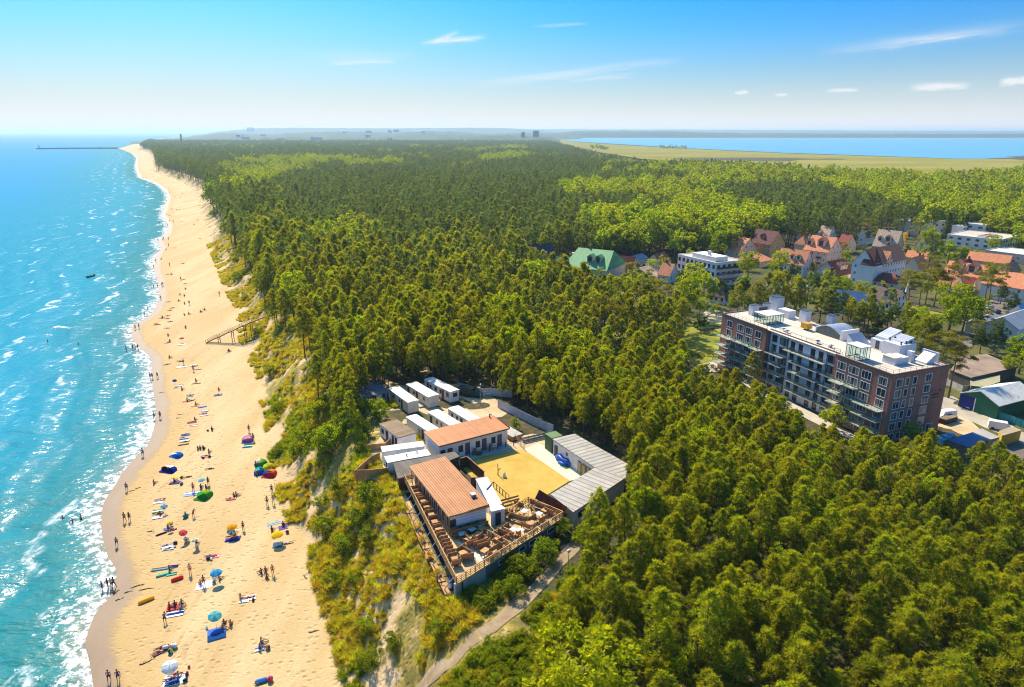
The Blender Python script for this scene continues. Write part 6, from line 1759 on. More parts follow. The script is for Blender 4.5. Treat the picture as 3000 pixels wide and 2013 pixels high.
for k in range(9): sg.box((13.35 + k * .27, -.04, 8.95), (.17, .05, .16 + .05 * (k % 2)))
sg.build("sign", mat("dark_sign_letters", (.045, .025, .025), .5), ho)
sheet("lawn", [(2010, 1055), (1995, 955), (2030, 940), (2080, 925), (2128, 955), (2122, 1055), (2060, 1075)], TZ, M_LAWNG, .03)
sheet("footpath", [(2040, 1070), (2130, 1050), (2250, 1140), (2420, 1230), (2560, 1300), (2540, 1310), (2400, 1245), (2230, 1160), (2130, 1090), (2060, 1090)], TZ, mat("footpath_paving", (.50, .44, .35), .9, .12, .5), .05)
sheet("footpath", [(2040, 935), (2080, 900), (2135, 918), (2128, 952)], TZ, mat("footpath_sand", (.62, .50, .30), .9, .12, .5), .05)
M_HEDGE = leaf_mat("hedge_leaves", (.05, .08, .012), (.17, .18, .02), .3)
def hedge(label, pxs, w, h, base=None):
 r = np.random.default_rng(len(label)); cl = []
 P = [at(*p, TZ if base is None else base) for p in pxs]
 for a, b_ in zip(P[:-1], P[1:]):
  for k in range(int((b_ - a).length / .55)):
   c = a.lerp(b_, (k + .5) / max(1, int((b_ - a).length / .55)))
   for z in np.arange(.3, h, .5): cl.append((c.x - P[0].x + r.uniform(-w / 2, w / 2), c.y - P[0].y + r.uniform(-w / 2, w / 2), z, .45, np.array([0, 0, .5]), r.uniform(.2, .8)))
 o = bpy.data.objects.new("hedge", foliage_mesh("hedge", cl, 22, .3, .1, .3, M_HEDGE, r, True)); COL.objects.link(o); o.location = P[0]
 tag(o, label, "hedge")
hedge("clipped green hedge along the footpath below the hotel balconies", [(2075, 1075), (2110, 1092), (2170, 1125)], 1.0, 1.2)
hedge("low hedge between lawn and hotel's left end", [(2015, 1045), (2070, 1042), (2110, 1048)], .9, 1.0)
# ------------------------------------------------------------------ the town
M_SLATE = mat("slate_roof", (.055, .062, .08), .6, .18, 1.0, stripe=(1, .4, .01, .25))
M_OCHRE = mat("ochre_render", (.55, .34, .12), .8, .1, .6, stain=.25)
M_PEACH = mat("peach_render", (.70, .55, .40), .8, .07, .5, stain=.25)
M_WHITEH = mat("house_white", (.86, .81, .73), .75, .06, .6, stain=.2)
M_REDROOF = tile_mat("red_tiles", (.33, .065, .045))
M_PALETILE = tile_mat("pale_sandy_tiles", (.70, .48, .32))
M_BROWNT = tile_mat("brown_tiles", (.20, .125, .085))
M_THATCH = mat("thatch", (.19, .125, .085), .95, .25, 2.0)
M_GREENR = mat("green_roof_sheet", (.13, .36, .13), .65, .08, .5, stripe=(1, .5, .02, .3))
M_FLATR = mat("flat_roof_gravel", (.55, .47, .38), .9, .15, .4, stain=.4)
M_GREYSH = mat("pale_grey_sheet", (.42, .41, .40), .5, .1, .5, metal=.2, stripe=(0, .8, .02, .3), stain=.3)
def corner(C, Lp, Rp, z=TZ):
 c, l, r = at(*C, z), at(*Lp, z), at(*Rp, z)
 x = r - c; rz = math.atan2(x.y, x.x)
 return c, rz, x.length, abs((l - c).dot(Vector((-math.sin(rz), math.cos(rz), 0))))
def wgrid(t, L, Wd, z0, z1, faces='FL', step=2.6, w=1.0, h=1.3, fm=None, gm=None, gable=None):
 n = max(1, int((z1 - z0) / 2.7))
 for f in faces:
  ln = L if f in 'FB' else Wd
  k = max(1, int((ln - 1.2) / step))
  for r_ in range(n):
   for i in range(k):
    u = ln * (i + .5) / k; z = z0 + (z1 - z0) * (r_ + .55) / n
    window(t, (u, 0, z) if f == 'F' else (0, u, z), w, h, f, fm or M_FRAME_W, gm or M_PANE, .1, (1, 0))
 if gable:
  f, zc_ = gable
  for s in (-.16, .16):
   u = (L if f == 'F' else Wd) * (.5 + s); window(t, (u, 0, zc_) if f == 'F' else (0, u, zc_), w * .9, h, f, fm or M_FRAME_W, M_PANE, .1)
def dormer(par, x, y, z, face, w=1.6, h=1.3, dep=2.2, rm=None, wm=None):
 """a gabled dormer: cheek box, small pitched roof, window"""
 o = MB().box((0, dep / 2, h / 2), (w, dep, h)).build("dormer", wm or M_WHITEH, par)
 o.location = (x, y, z); o.rotation_euler = (0, 0, ROT[face])
 b = MB(); e = .18
 b.add([(-w / 2 - e, -e, h - .1), (0, -e, h + w * .42), (w / 2 + e, -e, h - .1), (-w / 2 - e, dep, h - .1), (0, dep, h + w * .42), (w / 2 + e, dep, h - .1)], [(0, 1, 4, 3), (1, 2, 5, 4), (0, 2, 1)])
 b.build("dormer_roof", rm or M_SLATE, o)
 p = MB().poly([(-w * .3, -.012, .2), (w * .3, -.012, .2), (w * .3, -.012, h - .15), (-w * .3, -.012, h - .15)]).build("window", M_PANE, o)
HC = []
def house(name, label, C, Lp, Rp, wh, rise, axis, wm, rm, win='FL', hip=0.0, step=2.6, chim=True, dorm=(), gab=None, group=None, cat="house", ov=.45, ww=1.0, wh2=1.3, fm=None):
 c, rz, L, Wd = corner(C, Lp, Rp)
 t = thing(name, label, cat, c, rz, group)
 HC.append((c.x + (L * math.cos(rz) - Wd * math.sin(rz)) / 2, c.y + (L * math.sin(rz) + Wd * math.cos(rz)) / 2, max(L, Wd) * .55 + 2.5))
 if rise <= 0:
  MB().prism([(0, 0), (L, 0), (L, Wd), (0, Wd)], 0, wh).build("wall", wm, t)
  r = MB().prism([(.2, .2), (L - .2, .2), (L - .2, Wd - .2), (.2, Wd - .2)], wh + .002, wh + .06).build("roof", rm, t)
  p = MB()
  for q in ([(-.06, -.06), (L + .06, -.06), (L + .06, .2), (-.06, .2)], [(-.06, Wd - .2), (L + .06, Wd - .2), (L + .06, Wd + .06), (-.06, Wd + .06)], [(-.06, .2), (.2, .2), (.2, Wd - .2), (-.06, Wd - .2)], [(L - .2, .2), (L + .06, .2), (L + .06, Wd - .2), (L - .2, Wd - .2)]): p.prism(q, wh - .15, wh + .4)
  p.build("parapet", wm, r)
 else:
  hx = hip
  (MB().prism([(0, 0), (L, 0), (L, Wd), (0, Wd)], 0, wh) if hip else gable_wall(L, Wd, 0, wh - .05, rise - .1, axis)).build("wall", wm, t)
  r = gable_roof(L, Wd, wh, rise, ov, axis, hx).build("roof", rm, t)
  if chim:
   zx = (L * .7, Wd * .5) if axis == 'x' else (L * .5, Wd * .65)
   MB().box((zx[0] + .4, zx[1] + .3, wh + rise + .1), (.8, .7, 2.0)).box((zx[0] + .4, zx[1] + .3, wh + rise + 1.15), (.95, .85, .14)).build("chimney", M_REDROOF if rm is not M_SLATE else M_WHITEH, r)
  for (f, u, s) in dorm:
   half = (Wd if axis == 'x' else L) / 2; k = rise / half; dd = half * .30
   if f == 'F': dormer(r, u, dd, wh + dd * k, 'F', 1.7 * s, 1.3 * s, 2.0 * s, rm, wm)
   else: dormer(r, dd, u, wh + dd * k, 'L', 1.7 * s, 1.3 * s, 2.0 * s, rm, wm)
 if win: wgrid(t, L, Wd, .5, wh - .2, win, step, ww, wh2, fm, None, gab)
 return t, L, Wd
T_, L_, W_ = house("apartment_block", "white flat-roofed apartment block with dark balcony bands", (2092, 842), (1978, 812), (2170, 832), 10.5, 0, 'x', M_WHITEH, M_FLATR, 'FL', cat="building", step=2.4, ww=1.5, wh2=1.7, fm=M_FRAME_D)
for z in (2.6, 5.2, 7.8):
 b = MB().prism([(.5, -1.3), (L_ - .3, -1.3), (L_ - .3, -.01), (.5, -.01)], z, z + .18).build("balcony", M_SLAB, T_)
 MB().box((L_ / 2, -1.27, z + .62), (L_ - 1.0, .05, .85)).build("balcony_front", mat("dark_blue_glass", (.03, .05, .085), .15), b)
 b = MB().prism([(-1.2, W_ * .2), (-.01, W_ * .2), (-.01, W_ * .72), (-1.2, W_ * .72)], z, z + .18).build("balcony", M_SLAB, T_)
 MB().box((-1.17, W_ * .46, z + .62), (.05, W_ * .5, .85)).build("balcony_front", mat("dark_blue_glass", (.03, .05, .085), .15), b)
MB().prism([(2, 3), (L_ * .6, 3), (L_ * .6, W_ * .7), (2, W_ * .7)], 10.56, 12.6).build("penthouse", M_WHITEH, T_); MB().prism([(3, W_ * .3), (4, W_ * .3), (4, W_ * .36), (3, W_ * .36)], 12.6, 14.6).build("chimney", M_WHITEH, T_)
house("villa", "orange-roofed villa with pinkish white gable, left of the ochre villa", (2165, 763), (2126, 753), (2216, 757), 5.2, 6, 'y', M_PEACH, M_TOWNRED, 'FL', dorm=(('L', 4, 1.2), ('L', 9, 1.2)), gab=('F', 6.8), chim=True)
house("villa", "tall ochre villa with maroon-shaded roof below a leafy tree", (2252, 761), (2196, 749), (2295, 754), 8.2, 6.2, 'y', M_OCHRE, M_MAROON, 'FL', dorm=(('L', 7, 1.4),), gab=('F', 9.8), step=1.9)
house("low_shop", "low reddish annex between the apartment block and round tree", (2225, 785), (2170, 772), (2262, 778), 3.2, 2.2, 'x', M_PEACH, M_TOWNRED, 'F', hip=1.5)
house("house", "white house with four dark dormers in its bright orange roof", (2350, 813), (2276, 799), (2376, 804), 6.0, 5.8, 'y', M_WHITEH, M_TOWNRED, 'FL', dorm=(('L', 3.5, 1.2), ('L', 6.5, 1.2), ('L', 10.5, 1.2), ('L', 13.5, 1.2)), gab=('F', 7.2))
T_, L_, W_ = house("guest_house", "big peach guest house under broad orange roofs with small balconies", (2418, 794), (2350, 783), (2460, 783), 9.4, 6.2, 'y', M_PEACH, M_TOWNRED, 'FL', dorm=(('L', 5, 2.2), ('L', 11, 1.6)), gab=('F', 11.0))
for y in (4, 9):
 for z in (3.0, 5.8): MB().box((-.5, y, z), (1.0, 2.4, .15)).box((-.97, y, z + .45), (.06, 2.4, .8)).build("balcony", M_SLATE, T_)
house("pavilion_house", "small orange hipped roof just behind the peach guest house", (2356, 742), (2328, 737), (2374, 738), 5.0, 4.2, 'x', M_PEACH, M_TOWNRED, 'F', hip=3)
house("villa", "white half-timbered villa with slate roof behind a round tree", (2352, 714), (2329, 709), (2402, 706), 6.5, 5.0, 'x', M_WHITEH, M_SLATE, 'FL', fm=M_FRAME_D)
house("villa", "white gabled house with pale tiled roof at the dark wood's edge", (2422, 723), (2397, 717), (2446, 716), 5.2, 6.2, 'y', M_WHITEH, M_PALETILE, 'F', gab=('F', 6.6), fm=M_FRAME_D)
house("house", "low cream house with a big dark maroon roof and long white dormer", (2452, 828), (2393, 813), (2497, 818), 3.4, 5.4, 'x', M_CREAM, M_MAROON, 'F', dorm=(('F', 6, 1.5), ('F', 9, 1.5)), chim=False)
T_, L_, W_ = house("grand_villa", "largest white villa with dark maroon tower roof and timbered gables", (2550, 842), (2502, 828), (2645, 818), 10.0, 6.0, 'x', M_WHITEH, M_TOWNRED, 'FL', gab=None, step=2.2)
b = MB().prism([(-.7, -.7), (5.6, -.7), (5.6, W_ * .55), (-.7, W_ * .55)], 0, 10.5).build("corner_tower", M_WHITEH, T_)
gable_roof(6.3, W_ * .55 + .7, 10.5, 6.8, .4, 'y', 2.4).build("tower_roof", M_MAROON, b).location = (-.7, -.7, 0)
g = gable_wall(6.5, 3.5, 9.6, 10.2, 4.2, 'y').build("cross_gable", M_PEACH, T_); g.location = (9.5, -.4, 0)
r = gable_roof(6.5, 6.5, 10.2, 4.4, .4, 'y').build("cross_gable_roof", M_TOWNRED, g)
for u in (-1.2, 1.2): window(g, (3.25 + u, 0, 11.3), 1.0, 1.3, 'F')
house("annex", "single-storey annex with dark red hipped roof before the grand villa", (2624, 853), (2562, 837), (2648, 843), 3.4, 3.0, 'y', M_CREAM, M_REDROOF, 'L', hip=3, chim=False)
house("villa", "ornate cream villa with pale tiled roof and arched gable", (2618, 758), (2565, 746), (2641, 751), 6.2, 8.0, 'y', M_CREAM, M_PALETILE, 'F', dorm=(('L', 5, 1.8), ('L', 9, 1.4)), gab=('F', 8.4), step=2.0)
house("long_block", "long white flat-roofed building before the dark wood", (2712, 693), (2590, 676), (2766, 686), 8.5, 0, 'x', M_WHITEH, M_FLATR, 'F', cat="building", step=5.5, ww=2.2, fm=M_FRAME_D)
house("clinic_block", "lower wing of the stepped white flat-roofed complex", (2925, 737), (2792, 714), (2978, 722), 6.4, 0, 'x', M_WHITEH, M_FLATR, 'FL', cat="building", step=4, ww=1.9, fm=M_FRAME_D)
house("clinic_block", "upper wing of the stepped white flat-roofed complex", (2880, 707), (2830, 698), (2948, 697), 9.6, 0, 'x', M_WHITEH, M_FLATR, 'FL', cat="building", step=4, ww=2.4, fm=M_FRAME_D)
house("clinic_block", "small end block of the stepped complex beside the poplars", (2815, 705), (2790, 700), (2832, 702), 8.4, 0, 'x', M_WHITEH, M_FLATR, 'F', cat="building", step=3, fm=M_FRAME_D)
house("red_terrace_roof", "low block with rust-red flat roof inside the stepped complex", (2880, 729), (2862, 725), (2915, 722), 6.9, 0, 'x', M_WHITEH, mat("rust_roof", (.38, .14, .06), .8, .2, .5), None, cat="building")
house("cottage", "white cottage with brown roof and dark porch on a sunny lawn", (2617, 919), (2564, 894), (2651, 908), 4.2, 4.2, 'y', M_WHITEH, M_BROWNT, 'FL', dorm=(('L', 4.2, 1.3),), gab=('F', 5.2), step=3.2, fm=M_FRAME_D)
c, rz, L_, W_ = corner((2617, 919), (2564, 894), (2651, 908))
house("garden_shed", "small white gabled shed beside the brown-roofed cottage", (2573, 931), (2560, 921), (2585, 923), 2.6, 1.9, 'y', M_WHITEH, M_SLATE, 'F', chim=False, step=4, ov=.2)
house("house", "cream house with orange roof and timbered cross gable among tall pines", (2868, 852), (2782, 826), (2902, 841), 5.6, 4.6, 'y', M_CREAM, M_TOWNRED, 'FL', dorm=(('L', 5, 2.2), ('L', 11, 2.2)), step=4.5)
house("annex", "steep dark red roof reaching almost to the ground among pines", (2842, 862), (2800, 838), (2856, 853), 1.6, 5.0, 'y', M_CREAM, M_REDROOF, None, chim=False)
house("long_shed", "long low building with plain orange pitched roof", (2948, 802), (2850, 776), (2962, 794), 5.0, 3.2, 'y', M_PEACH, M_TOWNRED, 'F', chim=False)
house("supermarket", "wide low building with white flat roof at the frame's right side", (3040, 780), (2895, 756), (3090, 768), 4.5, 0, 'x', M_PEACH, M_ROOFW, 'L', cat="building", step=5)
house("house", "house with broad orange hipped roof at the far right edge", (3000, 893), (2925, 852), (3050, 875), 6.2, 4.4, 'y', M_WHITEH, M_TOWNRED, 'L', hip=3.5, step=4)
house("small_red_roof", "low orange-roofed shed below the big round leafy tree", (2720, 777), (2660, 764), (2735, 771), 3.2, 2.8, 'y', M_CREAM, M_TOWNRED, None, chim=False)
house("workshop", "grey sheet-metal roof, left of two at the right edge", (2905, 985), (2855, 955), (2940, 965), 3.2, 2.2, 'x', M_CREAM, M_GREYSH, None, chim=False)
house("workshop", "larger grey sheet-metal roof with white gable at the right edge", (2975, 1000), (2925, 962), (3060, 965), 4.2, 3.0, 'x', M_WHITEH, M_GREYSH, None, chim=False)
house("blue_roof_shed", "pale blue sheet roof peeping in at the right edge", (2995, 950), (2975, 935), (3060, 935), 4, 2.4, 'x', M_WHITEH, mat("pale_blue_sheet", (.22, .38, .62), .5), None, chim=False)
house("thatched_house", "small white house with brown thatch below the apartment block", (2122, 894), (2080, 881), (2156, 885), 3.2, 4.6, 'x', M_WHITEH, M_THATCH, 'FL', hip=3, chim=False, step=2.2, fm=M_FRAME_D)
house("summer_house", "low wooden summer house with red flat-pitched roof on a lawn", (2312, 884), (2305, 874), (2368, 876), 2.4, 1.3, 'x', M_WOODL, M_TOWNRED, 'F', chim=False, step=2.4)
house("blue_house", "house with dark blue roof half hidden by trees behind the hotel", (2528, 926), (2442, 886), (2545, 912), 3.2, 4.6, 'y', M_WHITEH, mat("blue_roof_sheet", (.02, .09, .24), .5, .15, .6), 'F', chim=False)
for i, (C, Lp, Rp, wh, ri_, ax, wm, rm, lab) in enumerate([((2210, 735), (2190, 729), (2245, 728), 5, 5, 'x', M_WHITEH, M_TOWNRED, "small orange-roofed house behind the ochre villa"), ((2475, 745), (2455, 739), (2505, 738), 5, 5, 'y', M_PEACH, M_REDROOF, "red-roofed house behind the grand villa"), ((2535, 718), (2515, 713), (2562, 711), 5, 5, 'x', M_WHITEH, M_SLATE, "slate-roofed white house among pines at the dark wood"), ((2690, 815), (2660, 804), (2715, 808), 4.5, 5, 'x', M_CREAM, M_TOWNRED, "orange-roofed house right of the grand villa"), ((2790, 868), (2755, 855), (2815, 860), 4, 4.5, 'y', M_WHITEH, M_TOWNRED, "white house with orange roof behind the tallest pines"), ((2430, 850), (2405, 842), (2455, 842), 3.5, 4, 'x', M_WHITEH, M_BROWNT, "small brown-roofed house below the maroon roof"), ((1960, 832), (1935, 824), (1985, 824), 4, 4.5, 'y', M_WHITEH, M_TOWNRED, "orange-roofed house left of the apartment block"), ((2835, 815), (2812, 808), (2850, 808), 4, 4, 'x', M_PEACH, M_MAROON, "maroon-roofed house beside the long orange shed"), ((2715, 745), (2690, 739), (2745, 739), 5.5, 5, 'x', M_WHITEH, M_TOWNRED, "white gabled house below the long flat building"), ((2960, 835), (2925, 824), (2990, 828), 4.5, 4.5, 'x', M_PEACH, M_TOWNRED, "peach house with orange roof beyond the hipped one")]):
 house("house", lab, C, Lp, Rp, wh, ri_, ax, wm, rm, 'FL', step=3)
T_, L_, W_ = house("green_villa", "cream villa with bright green metal mansard roof", (1776, 830), (1700, 797), (1832, 806), 6.0, 7.0, 'y', M_CREAM, M_GREENR, 'L', dorm=(('L', 6, 1.8), ('L', 10, 1.8)), hip=2.0, step=3)
house("green_villa_wing", "flat lower wing of the green-roofed villa with two chimneys", (1702, 802), (1648, 778), (1735, 790), 5.2, 0, 'x', M_CREAM, M_GREENR, 'FL', step=3)
for k, (px, py, m_) in enumerate([(1680, 771, M_GREENR), (1696, 773, M_CREAM)]):
 q = at(px, py, TZ + 5.2); t = thing("chimney", ("green", "cream")[k] + " tall chimney on the green villa's flat wing", "chimney", (q.x, q.y, TZ + 5.25))
 MB().box((0, 0, 2.4), (1.3, 1.3, 4.8)).build("shaft", m_, t); MB().box((0, 0, 4.95), (1.6, 1.6, .3)).build("cap", M_CREAM, t)
house("slate_house", "long white house with steep slate-blue roof and skylights", (1540, 797), (1532, 783), (1629, 791), 4.2, 8.2, 'x', M_WHITEH, M_SLATE, 'F', dorm=(('F', 5, .9), ('F', 10, .9), ('F', 15, .9)), chim=False)
house("red_roof_house", "plain dark red roof beside the green villa", (1852, 808), (1808, 792), (1866, 802), 3.6, 5.0, 'y', M_PEACH, M_REDROOF, None, chim=False)
house("red_roof_house", "little dark red hipped roof among the pines below the villa", (1690, 874), (1662, 863), (1708, 867), 3.0, 3.0, 'x', M_WHITEH, M_REDROOF, 'F', hip=2, chim=False)
house("white_bungalow", "white bungalow with faded roof between pines right of the villa", (1900, 828), (1862, 812), (1935, 818), 3.0, 3.2, 'x', M_CREAM, M_PALETILE, None, chim=False)
house("small_house", "small house with maroon roof behind the leafy tree", (1935, 792), (1905, 782), (1965, 784), 4.0, 3.6, 'x', M_CREAM, M_MAROON, None, chim=False)
house("white_shed", "white shed with blue-tinted roof at the dark wood's foot", (1872, 778), (1850, 772), (1895, 772), 3.4, 1.6, 'x', M_WHITEH, mat("tinted_sheet", (.35, .42, .5), .5), None, chim=False)
house("beach_bar", "orange-red roofed white bar between tall pines", (1745, 942), (1728, 930), (1768, 934), 2.6, 1.4, 'x', M_WHITEH, M_TOWNRED, 'F', chim=False, step=2)
house("white_pavilion", "low white flat pavilion behind tall pine trunks", (1770, 975), (1705, 945), (1790, 965), 2.4, 0, 'x', M_WHITEH, M_ROOFW, None, cat="building")
q = at(1591, 800, TZ); t = thing("marquee", "pointed orange-striped tent before the slate house", "tent", q)
MB().lathe([(3.6, 2.4), (2.0, 3.6), (.8, 5.2), (.1, 6.8)], 10, smooth=False).build("canopy", mat("orange_canvas", (.62, .20, .06), .8, .2, 1), t)
for k in range(6): MB().bar((3.4 * math.cos(k * 1.047), 3.4 * math.sin(k * 1.047), 0), (3.4 * math.cos(k * 1.047), 3.4 * math.sin(k * 1.047), 2.45), .1).build("post", M_WOOD, t)
q = at(1822, 965, TZ); t = thing("dome_tent", "round blue dome on legs among the pines", "dome", q)
MB().lathe([(2.3, 2.0), (2.2, 2.8), (1.7, 3.6), (.9, 4.2), (.02, 4.4)], 14).build("dome", mat("sky_blue_canvas", (.16, .36, .62), .6), t)
for k in range(5): MB().bar((2.1 * math.cos(k * 1.257), 2.1 * math.sin(k * 1.257), 0), (2.1 * math.cos(k * 1.257), 2.1 * math.sin(k * 1.257), 2.1), .1).build("post", M_METAL, t)
M_POOL = glass_mat("pool_water", (.02, .22, .30), .05)
M_PALEP = mat("pale_paving", (.72, .66, .55), .85, .08, .4)
sheet("paving", [(1690, 905), (1760, 890), (1840, 930), (1860, 990), (1780, 990), (1700, 950)], TZ, M_PALEP, .03)
sheet("paving", [(1790, 870), (1840, 850), (1895, 880), (1860, 910)], TZ, M_PALEP, .03)
t = thing("swimming_pool", "turquoise swimming pool with white rim among the pines", "pool", at(1845, 880, TZ)); q = at(1845, 880, TZ)
pp = [at(*p, TZ) - q for p in ((1822, 874), (1836, 866), (1874, 886), (1860, 894))]
MB().prism([(p.x, p.y) for p in pp], .05, .14).build("rim", M_WHITE, t); MB().prism([(p.x * .92, p.y * .92) for p in pp], .06, .16).build("water", M_POOL, t)
q = at(2305, 838, TZ); t = thing("swimming_pool", "blue round-ended pool beside a white terrace behind the hotel", "pool", q)
MB().lathe([(0.02, .05), (9.6, .05), (9.6, .22), (0.02, .22)], 24, sy=.62).build("rim", M_WHITE, t); MB().lathe([(.02, .24), (8.6, .24)], 24, sy=.62).build("water", glass_mat("blue_pool_water", (.02, .20, .45), .05), t)
sheet("paving", [(2230, 850), (2300, 838), (2370, 858), (2330, 875)], TZ, M_PALEP, .035)
sheet("lawn", [(2300, 880), (2330, 892), (2400, 885), (2380, 873)], TZ, M_LAWNG, .04); sheet("lawn", [(2530, 860), (2600, 872), (2700, 905), (2790, 925), (2760, 950), (2660, 925), (2580, 935), (2540, 890)], TZ, M_LAWNG, .04)
sheet("town_ground", [(1500, 830), (1620, 778), (2000, 765), (2260, 726), (2600, 698), (3100, 720), (3300, 800), (3300, 1400), (2780, 1390), (2700, 1110), (2640, 985), (2300, 915), (2040, 940), (1960, 985), (1850, 1010), (1700, 970), (1640, 900), (1560, 860)], TZ, earth_mat("town_ground", (.055, .065, .016), (.13, .12, .035), .08, (.10, .115, .02)), .012)
sheet("road", [(2795, 1010), (2830, 965), (2900, 880), (2960, 850), (3100, 830), (3100, 870), (2960, 905), (2880, 985), (2840, 1020)], TZ, M_ASPH, .04)
sheet("road", [(2740, 1165), (2790, 1160), (2960, 1250), (3100, 1310), (3100, 1345), (2950, 1280), (2800, 1215), (2745, 1190)], TZ, mat("service_road", (.42, .36, .27), .9, .14, .3), .04)
sheet("yard", [(2740, 1195), (2830, 1220), (2890, 1275), (2860, 1300), (2760, 1290), (2730, 1250)], TZ, M_YARD, .03)
sheet("yard", [(2870, 1345), (2985, 1270), (3100, 1290), (3100, 1420), (2900, 1400)], TZ, M_ASPH, .03)
Z6 = lambda x, y: (2600 + x * .2869, 900 + y * .2870)
def flat_px(name, label, pxs, h, wm, rm, group=None, cat="building", z0=TZ, th=.14, inset=.12):
 P = [at(*Z6(*p), h) for p in pxs]; A = P[0]; rz = math.atan2((P[1] - A).y, (P[1] - A).x)
 t = thing(name, label, cat, (A.x, A.y, z0), rz, group)
 pl = [loc_of(A, rz, p) for p in P]; c = sum(pl, Vector()) / len(pl)
 MB().prism([(p.x, p.y) for p in pl], h - z0 - th, h - z0).build("roof", rm, t)
 MB().prism([(p.x + (c.x - p.x) * .02, p.y + (c.y - p.y) * .02) for p in pl], 0, h - z0 - th).build("wall", wm, t)
 return t, pl
M_COURT = mat("brown_court_felt", (.30, .215, .155), .95, .14, .25, stripe=(1, 1.6, .006, .35), stain=.6)
flat_px("sports_hall", "wide low hall with flat brown striped roof behind the two tall pines", [(640, 640), (850, 720), (1330, 610), (1010, 478), (760, 500)], TZ + 3.2, mat("hall_dark_wall", (.12, .10, .08), .9), M_COURT)
t, pl = flat_px("olive_shed", "olive sloping shed below the brown flat hall", [(845, 745), (1150, 690), (1150, 760), (990, 815), (850, 800)], TZ + 2.4, mat("olive_wall", (.22, .20, .10), .9), mat("olive_roof", (.36, .32, .19), .9, .1, .5))
fence("concrete_fence", "pale concrete fence below the brown hall, between the tall pines", [at(*Z6(*p), TZ) for p in ((590, 790), (760, 870), (900, 850))], 1.9, 3, M_CONC, boards=((0, .95),))
c, rz, L_, W_ = corner(Z6(1105, 1148), Z6(740, 1006), Z6(1500, 1040))
t = thing("sports_dome", "hall with white pitched roof, green gable and navy panel", "hall", c, rz)
gable_wall(L_, W_, 0, 3.6, 2.0, 'x').build("wall", mat("green_canvas", (.018, .14, .075), .7, .1, .5), t)
gable_roof(L_, W_, 3.62, 2.05, .25, 'x').build("roof", M_ROOFW, t)
MB().box((-.03, W_ * .79, 1.75), (.05, W_ * .40, 3.3)).build("navy_panel", mat("navy_canvas", (.012, .025, .20), .6), t); MB().box((-.07, W_ * .585, 1.8), (.05, .22, 3.4)).build("white_strip", M_WHITE, t); MB().box((-.065, W_ * .74, .55), (.03, .9, .16)).build("notice", M_WHITE, t)
fence("screen_fence", "bright teal mesh screen before the green hall", [at(*Z6(*p), TZ) for p in ((1100, 1130), (1245, 1180), (1400, 1240))], 1.9, 3, mat("teal_mesh", (.02, .22, .27), .6), boards=((.03, .97),))
t, pl = flat_px("garage", "brick garage with deep blue flat roof", [(610, 1355), (820, 1428), (1030, 1356), (850, 1282)], TZ + 2.7, mat("tan_brick", (.34, .20, .12), .9, .12, 1), mat("deep_blue_roof", (.025, .10, .24), .5, .12, .5))
t, pl = flat_px("garage", "ochre-walled garage with pale grey flat roof and white gate", [(1032, 1356), (1148, 1326), (962, 1238), (852, 1280)], TZ + 2.72, M_OCHRE, mat("grey_flat_roof", (.42, .38, .34), .9, .1, .4))
q = (pl[1] - pl[0]); door(t, (q.length * .62, 0.02, 0), 1.6, 2.2, 'F', M_WHITE)
t, pl = flat_px("kiosk", "yellow-walled kiosk with tan roof at the right edge", [(1170, 1312), (1372, 1256), (1270, 1215), (1140, 1262)], TZ + 2.6, mat("yellow_paint", (.60, .36, .04), .7, .1, .6), mat("tan_roof", (.40, .31, .20), .9, .12, .5))
for k, (pl_, lab) in enumerate([([(385, 1350), (520, 1300), (615, 1348), (470, 1398)], "pale blue flat annex roof with skylights at the hotel's foot"), ([(545, 1300), (625, 1278), (695, 1308), (620, 1345)], "small pale blue roof beside the annex"), ([(180, 1400), (300, 1375), (420, 1420), (300, 1460)], "low blue-grey roof behind the leafy tree at the hotel's foot")]):
 t, q = flat_px("annex", lab, pl_, TZ + 2.3, M_CREAM, mat("shade_blue_felt", (.24, .34, .44), .7, .12, .5))  # bluish tone of the hotel's shade put into the roof colour
 for j in range(2):
  c_ = sum(q, Vector()) / 4; MB().box((c_.x - 1.1 + 2.2 * j, c_.y, 2.4), (.9, .9, .22)).build("skylight", M_ROOFW, t)
t, pl = flat_px("box_trailer", "dark flat-bed trailer parked by the hotel's end wall", [(530, 1130), (600, 1150), (720, 1115), (640, 1085)], TZ + 1.3, M_WOODD, M_BROWNR, cat="trailer")
car(at(*Z6(585, 1130), TZ), R(15), "white van parked at the hotel's end wall", (.75, .75, .74), None, True); car(at(*Z6(1150, 1250), TZ), R(150), "white van beside the yellow kiosk", (.76, .76, .76), None, True, "van")
car(at(2895, 905, TZ), R(20), "silver car parked under the pines at the right", (.5, .5, .52)); car(at(2915, 918, TZ), R(20), "dark car parked under the pines at the right", (.05, .05, .06)); car(at(2225, 850, TZ), R(10), "dark blue car parked left of the round-ended pool", (.04, .05, .09)); car(at(2250, 852, TZ), R(10), "white car parked left of the round-ended pool", (.6, .6, .6))
q = at(2297, 718, TZ); t = thing("light_mast", "tall thin street-light mast beside the ochre villa", "street lamp", q)
MB().lathe([(.2, 0), (.14, 6), (.09, 13.5)], 8).build("pole", M_METAL, t); MB().bar((0, 0, 13.4), (2.6, 0, 14.0), .14).build("arm", M_METAL, t); MB().box((2.8, 0, 14.0), (1.0, .5, .25)).build("lamp_head", M_METAL, t)
q = at(2656, 866, TZ); t = thing("parasol", "tall folded white parasol beside the red hipped annex", "parasol", q)
MB().lathe([(.05, 0), (.05, 2)], 6).build("pole", M_METAL, t); MB().lathe([(.9, 1.6), (.45, 5), (.05, 8.5)], 10).build("canopy", M_WHITE, t)
XR = random.Random(77)
